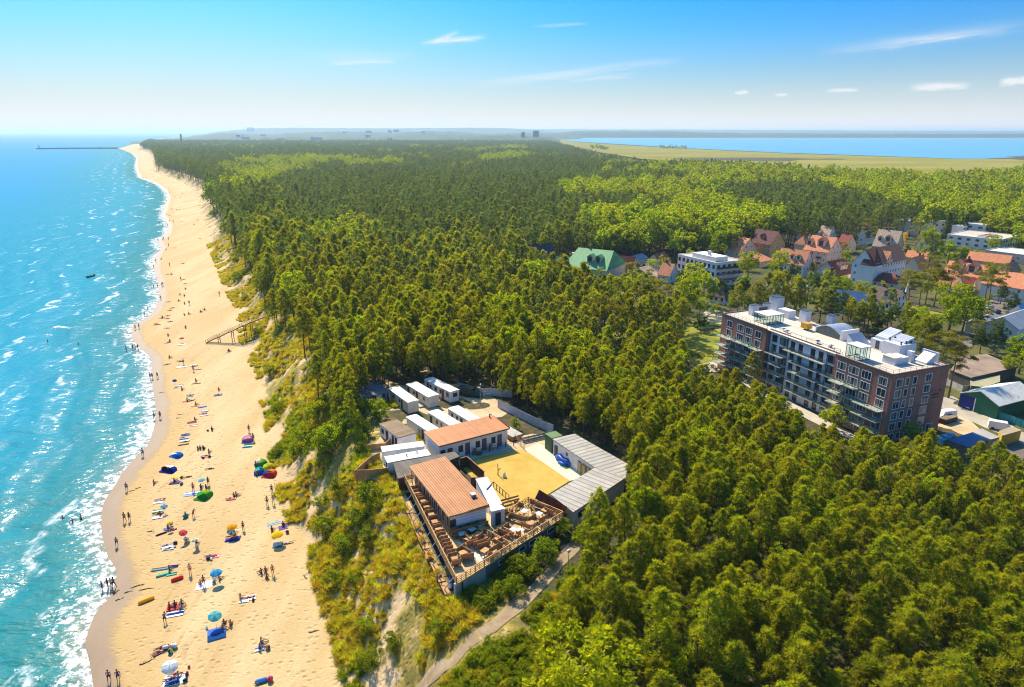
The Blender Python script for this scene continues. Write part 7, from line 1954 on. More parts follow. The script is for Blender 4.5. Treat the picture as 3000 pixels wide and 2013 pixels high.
def tt(kind, px, py, h, label, base_h, nm="broadleaf_tree", cat="tree", grp=None, w=1.0):
 q = at(px, py, TZ); s = h / base_h
 tree(kind, q - Vector((0, 0, .1)), s * w, None, label, cat, grp, sz=s, name=nm)
near_what = [(2190, 838, "the apartment block"), (2290, 820, "the dormered white house"), (2380, 805, "the peach guest house"), (2450, 860, "the dark maroon roof"), (2075, 900, "the thatched house"), (1990, 860, "the apartment block's left side"), (2250, 720, "the ochre villa"), (2030, 750, "the bright belt's foot"), (2330, 900, "the hotel roof's far side"), (2430, 920, "the blue-roofed house"), (2620, 900, "the brown-roofed cottage"), (2700, 930, "the sunny lawn's tall pines"),
 (2750, 775, "the clinic complex"), (2880, 830, "the cream timbered house"), (2960, 880, "the hipped roof at the right edge"), (2840, 1000, "the brown flat hall"), (2960, 1060, "the brown hall's right side"), (1800, 870, "the green villa's pool"), (1700, 900, "the little red hipped roof"), (1900, 960, "the lawn left of the hotel"), (1580, 830, "the slate house"), (2560, 960, "the hotel's middle roofs"), (2800, 940, "the grey sheet roofs"), (2980, 700, "the complex's right end"), (2500, 760, "the long white building")]
def near_w(px, py): return min(near_what, key=lambda a: math.hypot(a[0] - px, (a[1] - py) * 1.5))[2]
B_LIST = [(2190, 842, 13, 'B'), (2275, 826, 11.5, 'B'), (2322, 822, 9.5, 'D'), (2378, 806, 6, 'B'), (2278, 856, 9, 'B'), (2175, 872, 8.5, 'B'), (2018, 885, 13, 'B'), (2062, 905, 16, 'B'), (2000, 850, 9, 'D'), (2110, 885, 9, 'D'), (2048, 940, 8, 'B'), (2015, 760, 15, 'B'), (2022, 778, 7, 'B'), (2100, 770, 16, 'B'), (2130, 752, 18, 'B'), (2182, 744, 17, 'D'), (2100, 792, 8, 'B'), (2260, 705, 13, 'B'), (2372, 718, 11, 'B'), (2490, 724, 10, 'D'), (2478, 778, 8, 'B'), (1690, 850, 9, 'B'), (1712, 842, 10, 'D'), (1940, 800, 9, 'B'), (1912, 812, 8, 'B'), (1996, 935, 16, 'B'), (2020, 915, 14, 'B'), (2052, 970, 7, 'D'),
 (2098, 930, 6, 'B'), (2140, 912, 6, 'B'), (2180, 905, 6.5, 'D'), (2230, 898, 7, 'B'), (2275, 895, 8, 'D'), (2330, 905, 8, 'D'), (2395, 910, 9, 'D'), (2420, 880, 10, 'B'), (2380, 862, 9, 'D'), (2450, 865, 9, 'D'), (2480, 860, 7, 'B'), (2520, 880, 8, 'B'), (2585, 862, 6, 'B'), (2468, 938, 10, 'D'), (2530, 960, 11, 'D'), (2610, 955, 7, 'D'), (2570, 975, 6, 'D'), (2640, 985, 5, 'D'), (2700, 985, 9, 'B'), (2690, 960, 6, 'B'), (2730, 1000, 7, 'B'), (2720, 780, 16, 'B'), (2775, 782, 15, 'B'), (2690, 768, 9, 'B'), (2812, 775, 8, 'D'), (2848, 778, 7, 'B'), (2905, 748, 8, 'B'), (2935, 745, 6, 'D'), (2985, 735, 16, 'B'), (3010, 760, 14, 'B'), (2950, 712, 12, 'D'), (2900, 700, 11, 'D'), (2870, 690, 10, 'D'),
 (2780, 965, 15, 'B'), (2815, 985, 16, 'B'), (2840, 950, 10, 'B'), (2775, 910, 8, 'B'), (2900, 870, 9, 'B'), (2930, 890, 7, 'D'), (2962, 925, 8, 'D'), (2890, 960, 5, 'D'), (2870, 1035, 8, 'D'), (2910, 1030, 9, 'D'), (2985, 1095, 12, 'B'), (3010, 1130, 10, 'B'), (2960, 1110, 6, 'B'), (2640, 770, 6, 'B'), (2655, 755, 6, 'D'), (2740, 845, 9, 'D'), (2560, 780, 5, 'D'), (2660, 1310, 5.2, 'B'), (2440, 1262, 7.5, 'B'), (2200, 1150, 9, 'P'), (1555, 870, 9, 'D')]
for px, py, h, k in B_LIST:
 s_ = near_w(px, py)
 if k == 'P': tree(PINES[2], at(px, py, TZ), h / 12.0, None, "lone pine against the hotel's balconies", "pine"); continue
 kd = random.choice(BROAD if k == 'B' else BROADD)
 tt(kd, px, py, h, ("tall " if h > 12 else "low " if h < 7.5 else "") + ("sunlit leafy tree near " if k == 'B' else "dark leafy tree near ") + s_, 12.5 if k == 'B' else 11.5, grp=("leafy trees near " if k == 'B' else "dark leafy trees near ") + s_, w=1.05)
for px, py, h in [(2768, 700, 17), (2822, 702, 15)]: tt(POPLAR, px, py, h, "slim upright poplar, %s of the pair before the white complex" % ("taller" if h > 16 else "shorter"), 15, "poplar")
tt((foliage_mesh("crown", [(rng.uniform(-.5, .5), rng.uniform(-.5, .5), z, .8, np.array([0, 0, .5]), .8) for z in np.linspace(1, 9, 22)], 40, .4, .14, .3, M_YFLOWER, np.random.default_rng(3), True), None), 2646, 735, 9, "narrow bright yellow tree beside the ornate cream villa", 9, "conifer")
U_LIST = [(2660, 905, 15), (2690, 915, 17), (2708, 905, 18), (2735, 900, 17), (2765, 905, 18), (2640, 880, 12), (2880, 900, 17), (2895, 895, 16), (2925, 885, 13), (2730, 1150, 17), (2778, 1165, 14.5), (1890, 940, 15), (1905, 985, 15), (1770, 1000, 15), (1725, 985, 13), (1790, 1015, 15), (1795, 900, 14), (1720, 915, 13), (1850, 870, 15), (1830, 915, 12), (1900, 900, 15), (1930, 930, 14), (1955, 960, 13), (1870, 990, 13), (1960, 985, 12), (1760, 930, 12), (1640, 880, 14), (1600, 850, 15), (1560, 840, 15), (1665, 905, 13), (1690, 960, 13), (2560, 730, 14), (2530, 735, 15), (2590, 715, 13), (2620, 712, 14), (2680, 735, 15), (2460, 770, 13), (2880, 985, 9), (2850, 1015, 8)]
for i, (px, py, h) in enumerate(U_LIST):
 s_ = near_w(px, py)
 tt(OLDP[i % 3], px, py, h, "tall flat-crowned old pine near " + s_, 18.5, "old_pine", "pine", "tall old pines near " + s_)
OPEN = [gpoly(p, TZ) for p in ([(1995, 940), (2130, 920), (2140, 1060), (2000, 1070)], [(2540, 870), (2700, 900), (2760, 945), (2600, 940)], [(2795, 1010), (2840, 950), (2960, 845), (3100, 830), (3100, 905), (2880, 1020)], [(2770, 1030), (3000, 1030), (3000, 1130), (2770, 1130)], [(1700, 900), (1900, 850), (1890, 920), (1860, 1000), (1700, 990)], [(2230, 830), (2400, 830), (2400, 890), (2230, 890)])]
tp = []
for _ in range(6000):
 if len(tp) > 62: break
 px, py = XR.uniform(1520, 3040), 700 + 300 * XR.random() ** 1.3
 q = at(px, py, TZ)
 if not inside(TOWN, q.x, q.y) or any(inside(o_, q.x, q.y) for o_ in OPEN): continue
 if any(math.hypot(q.x - a, q.y - b_) < r_ for a, b_, r_ in HC) or any(math.hypot(q.x - a, q.y - b_) < 5.5 for a, b_ in tp): continue
 tp.append((q.x, q.y)); s_ = near_w(px, py); h = XR.uniform(4, 8.5); dk_ = XR.random() < .4
 tt(XR.choice(BROADD if dk_ else BROAD), px, py, h, ("dark leafy tree filling the gardens near " if dk_ else "bright leafy tree filling the gardens near ") + s_, 12, grp=("dark garden trees near " if dk_ else "bright garden trees near ") + s_, w=1.15)
# ------------------------------------------------------------------ people on the beach
SKINS = [mat("skin_tan", (.42, .20, .115), .55, .06), mat("skin_brown", (.27, .12, .07), .55, .06), mat("skin_pale", (.58, .33, .22), .55, .06)]
HAIRS = [mat("hair_dark", (.03, .02, .015), .6), mat("hair_brown", (.10, .05, .025), .6), mat("hair_fair", (.42, .27, .11), .6)]
CLO = {n: mat("cloth_" + n, c, .8, .1, 2) for n, c in dict(navy=(.02, .03, .12), blue=(.03, .12, .45), purple=(.10, .05, .22), red=(.45, .03, .035), pink=(.60, .12, .20), black=(.02, .02, .022), white=(.78, .78, .76), green=(.10, .42, .26), orange=(.65, .20, .03), maroon=(.16, .02, .03), teal=(.02, .25, .28), yellow=(.75, .50, .03)).items()}
def skin_person(pose):
 """one continuous body grown over a posed skeleton; returns meshes for body, hair, swimwear"""
 J = {}
 def P(n, x, y, z): J[n] = Vector((x, y, z))
 if pose in ('stand', 'walk', 'wade', 'bend'):
  st = {'stand': .03, 'walk': .26, 'wade': .12, 'bend': .10}[pose]
  P('pelvis', 0, 0, .93); P('waist', 0, .01, 1.08); P('chest', 0, .0, 1.30); P('neck', 0, .0, 1.48); P('head', 0, -.02, 1.60); P('crown', 0, -.01, 1.72)
  for s, q in ((-1, 1), (1, -1)):
   P('hip%d' % s, .10 * s, 0, .90); P('knee%d' % s, .11 * s, -st * .5 * q - .03, .49); P('ank%d' % s, .11 * s, -st * q + .02, .08); P('toe%d' % s, .12 * s, -st * q - .15, .035)
   P('sho%d' % s, .19 * s, .01, 1.40); P('elb%d' % s, .27 * s, st * .5 * q + .03, 1.12); P('wri%d' % s, .27 * s, st * q - .06, .88)
  if pose == 'wade':
   for s in (-1, 1): P('elb%d' % s, .40 * s, -.05, 1.22); P('wri%d' % s, .50 * s, -.22, 1.12)
  if pose == 'bend':
   for n in ('waist', 'chest', 'neck', 'head', 'crown', 'sho-1', 'sho1'):
    v = J[n] - J['pelvis']; J[n] = J['pelvis'] + Vector((v.x, v.y * .6 - v.z * .80, v.z * .58))
   for s in (-1, 1): P('elb%d' % s, .22 * s, -.42, .92); P('wri%d' % s, .16 * s, -.50, .66)
 elif pose in ('sit', 'kneel'):
  P('pelvis', 0, 0, .13); P('waist', 0, .03, .28); P('chest', 0, .04, .50); P('neck', 0, .0, .67); P('head', 0, -.04, .79); P('crown', 0, -.04, .91)
  for s in (-1, 1):
   P('hip%d' % s, .10 * s, -.02, .13); P('knee%d' % s, .15 * s, -.40, .36 if s > 0 else .30); P('ank%d' % s, .14 * s, -.72, .08); P('toe%d' % s, .15 * s, -.88, .06)
   P('sho%d' % s, .19 * s, .03, .60); P('elb%d' % s, .27 * s, .14 if s < 0 else -.12, .34); P('wri%d' % s, .26 * s, .26 if s < 0 else -.32, .07 if s < 0 else .36)
 else:  # lie (on the back) / prone
  P('pelvis', 0, 0, .12); P('waist', 0, .16, .12); P('chest', 0, .38, .13); P('neck', 0, .56, .13); P('head', 0, .68, .14); P('crown', 0, .80, .14)
  for s in (-1, 1):
   P('hip%d' % s, .10 * s, -.03, .11); P('knee%d' % s, .13 * s, -.44, .20 if (s > 0 and pose == 'lie') else .09); P('ank%d' % s, .14 * s, -.86, .07); P('toe%d' % s, .17 * s, -.98, .13 if pose == 'lie' else .05)
   P('sho%d' % s, .19 * s, .48, .11); P('elb%d' % s, .33 * s, .24 if pose == 'lie' else .66, .08); P('wri%d' % s, .28 * s, -.02 if pose == 'lie' else .82, .06)
 RAD = dict(pelvis=.135, waist=.115, chest=.135, neck=.055, head=.088, crown=.06, hip=.088, knee=.058, ank=.038, toe=.034, sho=.055, elb=.042, wri=.028)
 E = [('pelvis', 'waist'), ('waist', 'chest'), ('chest', 'neck'), ('neck', 'head'), ('head', 'crown')]
 for s in (-1, 1):
  E += [('pelvis', 'hip%d' % s), ('hip%d' % s, 'knee%d' % s), ('knee%d' % s, 'ank%d' % s), ('ank%d' % s, 'toe%d' % s), ('chest', 'sho%d' % s), ('sho%d' % s, 'elb%d' % s), ('elb%d' % s, 'wri%d' % s)]
  d = (J['wri%d' % s] - J['elb%d' % s]).normalized(); sd_ = Vector((0, 1, 0)) if abs(d.y) < .8 else Vector((1, 0, 0))
  J['palm%d' % s] = J['wri%d' % s] + d * .07; E.append(('wri%d' % s, 'palm%d' % s))
  for k in range(4):   # four bent fingers and a thumb leaving the side of the palm
   a, b_ = 'f%d_%da' % (s, k), 'f%d_%db' % (s, k); ln = (.040, .046, .043, .034)[k]
   J[a] = J['palm%d' % s] + d * ln + sd_ * (.024 * (k - 1.5)); J[b_] = J[a] + d * ln * .8 + Vector((-s * .012, 0, -.008)); E += [('palm%d' % s, a), (a, b_)]
  J['th%da' % s] = J['wri%d' % s] + d * .03 - sd_ * .042; J['th%db' % s] = J['th%da' % s] + d * .035 - sd_ * .012; E += [('wri%d' % s, 'th%da' % s), ('th%da' % s, 'th%db' % s)]
 names = list(J); ix = {n: i for i, n in enumerate(names)}
 me_ = bpy.data.meshes.new("body"); me_.from_pydata([J[n] for n in names], [(ix[a], ix[b_]) for a, b_ in E], []);
 o = bpy.data.objects.new("body", me_); COL.objects.link(o)
 sk = o.modifiers.new("skin", 'SKIN'); sub = o.modifiers.new("sub", 'SUBSURF'); sub.levels = 1; sub.render_levels = 1
 for n, v in zip(names, me_.skin_vertices[0].data):
  base = n.rstrip('-1234567890'); r = RAD.get(base, .010 if n[0] in 'ft' and n not in J.keys() - set() else .0)
  if n.startswith('palm'): r = .026
  elif n[0] == 'f' and '_' in n: r = .010 if n.endswith('a') else .008
  elif n.startswith('th'): r = .011
  v.radius = (r * 1.08, r * (.82 if base in ('pelvis', 'waist', 'chest') else 1.0)); v.use_root = n == 'pelvis'
 dg = bpy.context.evaluated_depsgraph_get(); dg.update()
 body = bpy.data.meshes.new_from_object(o.evaluated_get(dg)); body.name = "body"
 body.polygons.foreach_set("use_smooth", [True] * len(body.polygons))
 bpy.data.objects.remove(o)
 fw = Vector((0, -1, 0)) if pose not in ('lie', 'prone') else Vector((0, 0, 1 if pose == 'lie' else -1))
 hb_ = MB(); hd = J['head'] + (J['crown'] - J['head']) * .15; up = (J['crown'] - J['head']).normalized()
 prof = [(.02, .118), (.062, .105), (.094, .06), (.104, .0), (.100, -.05), (.08, -.085)]
 rot = Vector((0, 0, 1)).rotation_difference(up)
 n = 12; V = [hd + rot @ Vector((r * math.cos(2 * math.pi * k / n), r * math.sin(2 * math.pi * k / n), z)) - fw * .016 for r, z in prof for k in range(n)]
 F = [(i * n + k, (i + 1) * n + k, (i + 1) * n + (k + 1) % n, i * n + (k + 1) % n) for i in range(len(prof) - 1) for k in range(n)]
 F = [f for f in F if sum((V[i] - hd).dot(fw) for i in f) / 4 < .045 or sum((V[i] - hd).dot(up) for i in f) / 4 > .055]
 hb_.add(V, F, 0, True); ho_ = hb_.build("hair", HAIRS[0]); hair = ho_.data; bpy.data.objects.remove(ho_)
 sw = MB()
 pv, wv = J['pelvis'], J['waist']
 sw.path([wv.lerp(pv, .35), pv, pv.lerp((J['hip-1'] + J['hip1']) / 2, .9) - (wv - pv).normalized() * .03], [.128, .150, .128], 12)
 for s in (-1, 1): sw.path([J['hip%d' % s].lerp(pv, .2), J['hip%d' % s].lerp(J['knee%d' % s], .22), J['hip%d' % s].lerp(J['knee%d' % s], .44)], [.105, .100, .094], 10)
 so = sw.build("swimwear", HAIRS[0]); swim = so.data; bpy.data.objects.remove(so)
 tp = MB(); tp.path([J['waist'].lerp(J['pelvis'], .2), J['waist'], J['chest'].lerp(J['waist'], .2), J['chest'], J['chest'].lerp(J['neck'], .45)], [.128, .128, .150, .152, .10], 12)
 to = tp.build("top", HAIRS[0]); top = to.data; bpy.data.objects.remove(to)
 return body, hair, swim, top
POSES = {p: skin_person(p) for p in ('stand', 'walk', 'wade', 'bend', 'sit', 'lie', 'prone')}
_PM = {}
def pm(src, m):
 k = (src.name, m.name)
 if k not in _PM:
  c = src.copy(); c.materials.clear(); c.materials.append(m); _PM[k] = c
 return _PM[k]
SHAPES = {'stand': 'standing', 'walk': 'walking', 'wade': 'wading', 'bend': 'bending down', 'sit': 'sitting', 'lie': 'lying on the back', 'prone': 'lying face down'}
def person(q, pose, rz, label, skin=0, swim='navy', top=None, hair=0, s=1.06, group=None, parts=True):
 t = thing("person", label, "person", q, rz, group); t.scale = (s, s, s)
 b, h, w, p = POSES[pose]
 for nm, me_, m in (("body", b, SKINS[skin]), ("hair", h, HAIRS[hair]), ("swimwear", w, CLO[swim])) + ((("top", p, CLO[top]),) if top else ()):
  o = bpy.data.objects.new(nm, pm(me_, m)); COL.objects.link(o); o.parent = t
 return t
def sand(px, py, lift=.0):
 q = G(px, py); q.z += lift; return q
XB = random.Random(21)
NEARP = [
 (321, 1997, 'walk', 20, 'navy', None, 0, "person in blue trunks walking out of frame, left of two"), (348, 1996, 'walk', 30, 'purple', 'purple', 0, "person in purple swimsuit walking beside the one in blue trunks"),
 (484, 1826, 'bend', 200, 'navy', None, 1, "person bending over with long purple shadow beside the blue towel"),
 (366, 1529, 'walk', 190, 'purple', None, 0, "person in purple trunks walking, left of a pair by the wet sand"), (380, 1526, 'stand', 190, 'purple', 'navy', 1, "person in dark purple standing, right of a pair by the wet sand"),
 (343, 1600, 'walk', 200, 'black', None, 0, "lone person with bent arm walking along the edge of the wet sand"),
 (317, 1724, 'stand', 120, 'maroon', 'red', 1, "person in maroon standing in the swash, left of the group of three"), (327, 1722, 'stand', 160, 'pink', 'white', 2, "person in white shirt in the middle of the swash group"), (335, 1722, 'walk', 170, 'black', None, 1, "dark-tanned person right of the swash group"), (301, 1731, 'wade', 80, 'blue', 'blue', 2, "child in blue wading beside the swash group"),
 (558, 1682, 'stand', 180, 'orange', None, 2, "fair-haired person standing alone beside the red lilo"),
 (497, 1672, 'sit', 160, 'green', 'green', 1, "dark-haired person in green shirt sitting between striped mats"),
 (497, 1781, 'sit', 120, 'red', 'red', 0, "person in red sitting left in the red towel group"), (513, 1776, 'sit', 200, 'red', 'maroon', 1, "dark-haired person in red in the middle of the red towel group"), (533, 1772, 'sit', 60, 'black', None, 1, "person in black sitting at the right of the red towel group"), (529, 1784, 'sit', 80, 'teal', 'white', 0, "person in mint shirt sitting by the blue-and-white towel"),
 (466, 1912, 'prone', -55, 'maroon', None, 0, "sunbather face down, nearer of two by the maroon mat"), (474, 1898, 'lie', -60, 'maroon', None, 1, "sunbather on the back, farther of two by the maroon mat"),
 (598, 1716, 'stand', 190, 'red', None, 1, "person standing on the white towel beside the blue umbrella"), (588, 1713, 'sit', 220, 'orange', None, 0, "person sitting on the white towel beside the blue umbrella"),
 (627, 1702, 'sit', 170, 'white', 'black', 1, "person sitting in a folding chair under the blue umbrella"), (643, 1699, 'sit', 150, 'black', None, 0, "child crouching right of the blue umbrella's pole"),
 (766, 1680, 'sit', 240, 'maroon', None, 1, "person sitting left in a ring of three near the dune"), (778, 1674, 'sit', 180, 'red', 'red', 0, "person in red at the back of a ring of three near the dune"), (782, 1692, 'sit', 20, 'pink', None, 1, "person sitting nearest in a ring of three near the dune"), (800, 1684, 'stand', 200, 'orange', None, 0, "red-tanned person standing beside the seated ring of three"),
 (728, 1752, 'lie', -70, 'red', None, 0, "sunbather in red stripes on a white sheet"), (705, 1756, 'sit', 160, 'orange', None, 2, "red-haired child sitting beside the white sheet"),
 (657, 1830, 'sit', 190, 'black', None, 1, "person crouching right of the turquoise umbrella"), (676, 1832, 'sit', 190, 'red', None, 0, "red-haired person sitting alone right of the turquoise umbrella"), (653, 1843, 'sit', 90, 'orange', 'orange', 2, "person in orange at the corner of the rumpled blue blankets"),
 (766, 1884, 'sit', 110, 'blue', None, 0, "long-haired person sitting with legs stretched out to the sea"), (762, 1902, 'sit', 105, 'blue', 'blue', 1, "person in blue sitting nearest the camera beside the beach ball"),
 (503, 1990, 'lie', -70, 'navy', 'navy', 1, "person in navy lying under the white umbrella"), (523, 1985, 'sit', 150, 'white', 'white', 0, "person in white sitting under the white umbrella"), (515, 1976, 'lie', -75, 'red', None, 0, "sunbather on the white blanket right of the white umbrella"),
 (783, 1480, 'stand', 190, 'black', None, 0, "person with arms folded standing by the dune, left of two"), (801, 1477, 'walk', 190, 'white', None, 2, "person standing by the dune, right of two"), (797, 1446, 'stand', 180, 'navy', None, 1, "dark figure standing farther up behind the two by the dune"),
 (685, 1455, 'sit', 140, 'red', 'pink', 0, "person in pink sitting in the red group in mid beach"), (676, 1461, 'lie', -80, 'red', None, 0, "sunbather on a red mat in mid beach"), (692, 1452, 'sit', 90, 'purple', None, 1, "person leaning back in the red group in mid beach"),
 (713, 1553, 'stand', 180, 'maroon', None, 1, "tall tanned person standing beside the orange umbrella"), (686, 1566, 'sit', 160, 'red', None, 0, "person sitting behind the teal beach shade"), (677, 1572, 'lie', -80, 'orange', 'orange', 0, "person in orange lying on the blue mat"), (691, 1574, 'lie', -75, 'yellow', None, 0, "person in yellow lying on the blue mat"),
 (830, 1541, 'sit', 200, 'purple', 'purple', 1, "person in purple sitting behind the yellow umbrella"), (801, 1572, 'sit', 180, 'orange', None, 2, "child sitting before the yellow umbrella"), (842, 1592, 'lie', 100, 'white', None, 0, "person lying with legs out of the yellow umbrella's shade"), (797, 1556, 'sit', 170, 'maroon', 'maroon', 1, "person in maroon at the left of the yellow umbrella"),
 (545, 1588, 'sit', 180, 'white', None, 0, "person in a chair in the shade of the pink umbrella"), (577, 1597, 'sit', 180, 'black', 'black', 1, "dark-dressed person under the cream-and-green umbrella"),
 (490, 1599, 'lie', -70, 'navy', None, 0, "sunbather on the blue-and-white striped lounger"), (499, 1607, 'lie', -70, 'black', None, 0, "second sunbather on the white towel by the striped lounger"),
 (621, 1631, 'lie', -75, 'pink', 'pink', 0, "sunbather on the pink-and-white towel"), (617, 1629, 'lie', -75, 'black', None, 1, "darker sunbather at the pink-and-white towel's left end"),
 (544, 1514, 'sit', 170, 'red', None, 0, "person sitting left of the round teal bag"), (567, 1516, 'bend', 180, 'red', 'red', 0, "person in red bending right of the round teal bag"),
 (470, 1510, 'sit', 190, 'pink', 'red', 1, "person in pink sitting at the white towel by the blue sunshade"), (465, 1506, 'lie', -70, 'maroon', None, 0, "sunbather by the green-patterned blanket"),
 (493, 1550, 'sit', 150, 'blue', 'blue', 1, "person in blue under the small yellow umbrella"), (502, 1553, 'lie', -75, 'red', 'red', 0, "person in red lying below the small yellow umbrella"),
 (567, 1440, 'stand', 180, 'red', None, 0, "person standing behind the striped blue sheet"), (611, 1422, 'stand', 190, 'maroon', 'maroon', 1, "person in maroon standing by the sky-blue umbrella"), (589, 1431, 'sit', 180, 'navy', 'navy', 1, "person in navy left under the sky-blue umbrella"), (604, 1432, 'sit', 160, 'purple', 'navy', 1, "person in dark clothes right under the sky-blue umbrella"),
 (451, 1418, 'sit', 150, 'maroon', None, 0, "person sitting alone left of the windbreak boat"), (419, 1337, 'walk', 20, 'black', None, 1, "lone walker at the water's edge level with the blue shelter"), (372, 1438, 'walk', 20, 'black', None, 1, "lone walker on the wet sand farther towards the camera"),
 (615, 1374, 'lie', -80, 'navy', 'navy', 0, "sunbather in navy lying between shelter and tents"), (470, 1464, 'lie', -70, 'pink', None, 0, "sunbather by a pale mat near the wet sand"), (468, 1468, 'prone', -70, 'white', 'white', 2, "pale sunbather face down near the wet sand"),
 (544, 1273, 'lie', -75, 'blue', 'blue', 0, "sunbather in blue, farthest of the towel row"), (540, 1283, 'lie', -75, 'navy', None, 1, "sunbather in the middle of the towel row"), (545, 1294, 'lie', -70, 'red', None, 0, "sunbather on the long white towel"),
 (580, 1318, 'sit', 170, 'black', None, 1, "dark figure sitting left in a loose row of three"), (587, 1316, 'sit', 180, 'maroon', None, 1, "dark figure sitting in the middle of a loose row of three"), (596, 1316, 'sit', 180, 'black', 'black', 1, "dark figure sitting right in a loose row of three"),
 (604, 1336, 'lie', -75, 'pink', None, 0, "sunbather on the pinkish mat with dark bags"), (612, 1327, 'sit', 160, 'red', None, 0, "red-haired person above the pinkish mat"), (550, 1398, 'lie', -70, 'red', 'red', 0, "person in red right of the pale yellow towel"), (511, 1412, 'sit', 120, 'navy', 'navy', 1, "person in dark blue by the heap of bags"),
 (730, 1266, 'stand', 190, 'navy', None, 1, "person standing above the pink-and-green shelter"), (743, 1292, 'stand', 170, 'blue', 'blue', 1, "person in blue at the right of the pink-and-green shelter"), (763, 1376, 'sit', 150, 'white', None, 0, "person sitting at the left of the tent cluster"), (752, 1394, 'sit', 170, 'black', None, 1, "person crouching before the blue tent"),
 (441, 1110, 'stand', 190, 'red', 'red', 0, "person in red at the swash, left of three"), (447, 1110, 'stand', 190, 'maroon', 'red', 0, "person in dark red at the swash, middle of three"), (462, 1108, 'walk', 180, 'black', None, 1, "dark figure on dry sand, right of three"),
 (453, 1229, 'walk', 200, 'maroon', None, 1, "walker in the foam, left of two"), (470, 1226, 'walk', 200, 'maroon', 'maroon', 1, "walker on wet sand, right of two"),
 (528, 1129, 'lie', -75, 'blue', None, 0, "sunbather on white towel below the deep blue umbrella"), (533, 1143, 'sit', 160, 'maroon', None, 1, "person sitting nearest below the deep blue umbrella"), (574, 1118, 'sit', 180, 'orange', 'orange', 2, "person with orange hat sitting by a dark board"),
 (538, 1068, 'stand', 180, 'black', None, 1, "dark figure standing beside a long shadow and white sheet"), (567, 1088, 'stand', 180, 'purple', 'purple', 1, "purple figure standing at a dark beach board"), (641, 1144, 'sit', 180, 'pink', 'pink', 0, "person in pink sitting cross-legged high on the beach"), (641, 1156, 'lie', -70, 'navy', None, 0, "person lying on the grey-blue lounger high on the beach"),
 (558, 1158, 'lie', -75, 'teal', None, 1, "sunbather on the turquoise towel"), (549, 1175, 'sit', 100, 'maroon', None, 1, "person sitting upright with legs towards the sea"), (562, 1174, 'lie', -50, 'purple', None, 0, "sunbather on a slanted violet mat"), (574, 1187, 'sit', 90, 'red', 'orange', 0, "person in orange sitting on a red mat"), (596, 1213, 'lie', -75, 'pink', 'white', 0, "sunbather on the pink-and-white mat high on the beach"),
 (563, 1237, 'lie', -75, 'red', 'red', 0, "sunbather on the red blanket"), (571, 1232, 'sit', 160, 'maroon', None, 1, "person sitting behind the red blanket"), (621, 1261, 'sit', 180, 'black', 'black', 1, "dark-dressed person in the small group of bags"),
]
sk = 0
for px, py, pose, a, sw_, tp_, k, lab in NEARP:
 person(sand(px, py), pose, R(a), lab, k, sw_, tp_, XB.randrange(3) if k != 1 else 0, 1.10 * XB.uniform(.94, 1.05))
FARP_ = [(371, 1031, 'wade'), (390, 1026, 'stand'), (397, 1031, 'bend'), (405, 1025, 'stand'), (424, 927, 'walk'), (434, 912, 'walk'), (397, 966, 'walk'), (408, 963, 'stand'), (471, 878, 'walk'), (528, 864, 'sit'), (540, 868, 'sit'), (523, 883, 'sit'), (555, 893, 'stand'), (541, 891, 'sit'), (505, 903, 'lie'), (498, 910, 'lie'), (540, 924, 'sit'), (553, 921, 'sit'), (588, 915, 'sit'), (600, 909, 'sit'), (492, 926, 'lie'), (476, 932, 'sit'), (490, 934, 'lie'), (460, 950, 'prone'), (499, 943, 'lie'), (490, 962, 'lie'), (544, 961, 'sit'), (493, 984, 'sit'), (492, 1005, 'lie'), (498, 1002, 'sit'), (497, 1049, 'sit'), (490, 1068, 'lie'), (670, 1030, 'sit'), (527, 1059, 'lie'), (570, 1073, 'lie'), (494, 885, 'lie'), (643, 866, 'stand'),
 (507, 615, 'stand'), (517, 616, 'sit'), (525, 614, 'lie'), (502, 616, 'stand'), (507, 624, 'lie'), (489, 631, 'stand'), (495, 632, 'sit'), (501, 636, 'stand'), (496, 647, 'sit'), (525, 648, 'lie'), (533, 650, 'lie'), (467, 655, 'wade'), (476, 662, 'wade'), (486, 662, 'stand'), (491, 662, 'stand'), (508, 652, 'stand'), (568, 659, 'sit'), (580, 646, 'sit'), (463, 708, 'stand'), (477, 705, 'bend'), (480, 702, 'stand'), (494, 703, 'stand'), (586, 699, 'lie'), (494, 722, 'stand'), (513, 727, 'lie'), (487, 732, 'sit'), (473, 760, 'sit'), (457, 769, 'walk'), (450, 786, 'stand'), (497, 780, 'stand'), (536, 773, 'lie'), (492, 804, 'lie'), (502, 805, 'sit'), (530, 822, 'stand'), (538, 819, 'lie'), (458, 831, 'lie'), (478, 838, 'walk'), (475, 840, 'stand'), (451, 846, 'wade'), (463, 845, 'wade'), (542, 832, 'lie'), (543, 848, 'sit'),
 (478, 548, 'stand'), (494, 556, 'stand'), (507, 554, 'lie'), (497, 566, 'stand'), (534, 570, 'stand'), (543, 577, 'lie'), (530, 581, 'stand'), (486, 587, 'wade'), (489, 591, 'stand'), (512, 576, 'lie'), (464, 525, 'lie'), (505, 535, 'sit'), (440, 523, 'sit'), (430, 522, 'sit'), (418, 523, 'stand'), (421, 492, 'sit'), (423, 509, 'sit'), (403, 484, 'wade'), (447, 518, 'stand'), (454, 518, 'sit')]
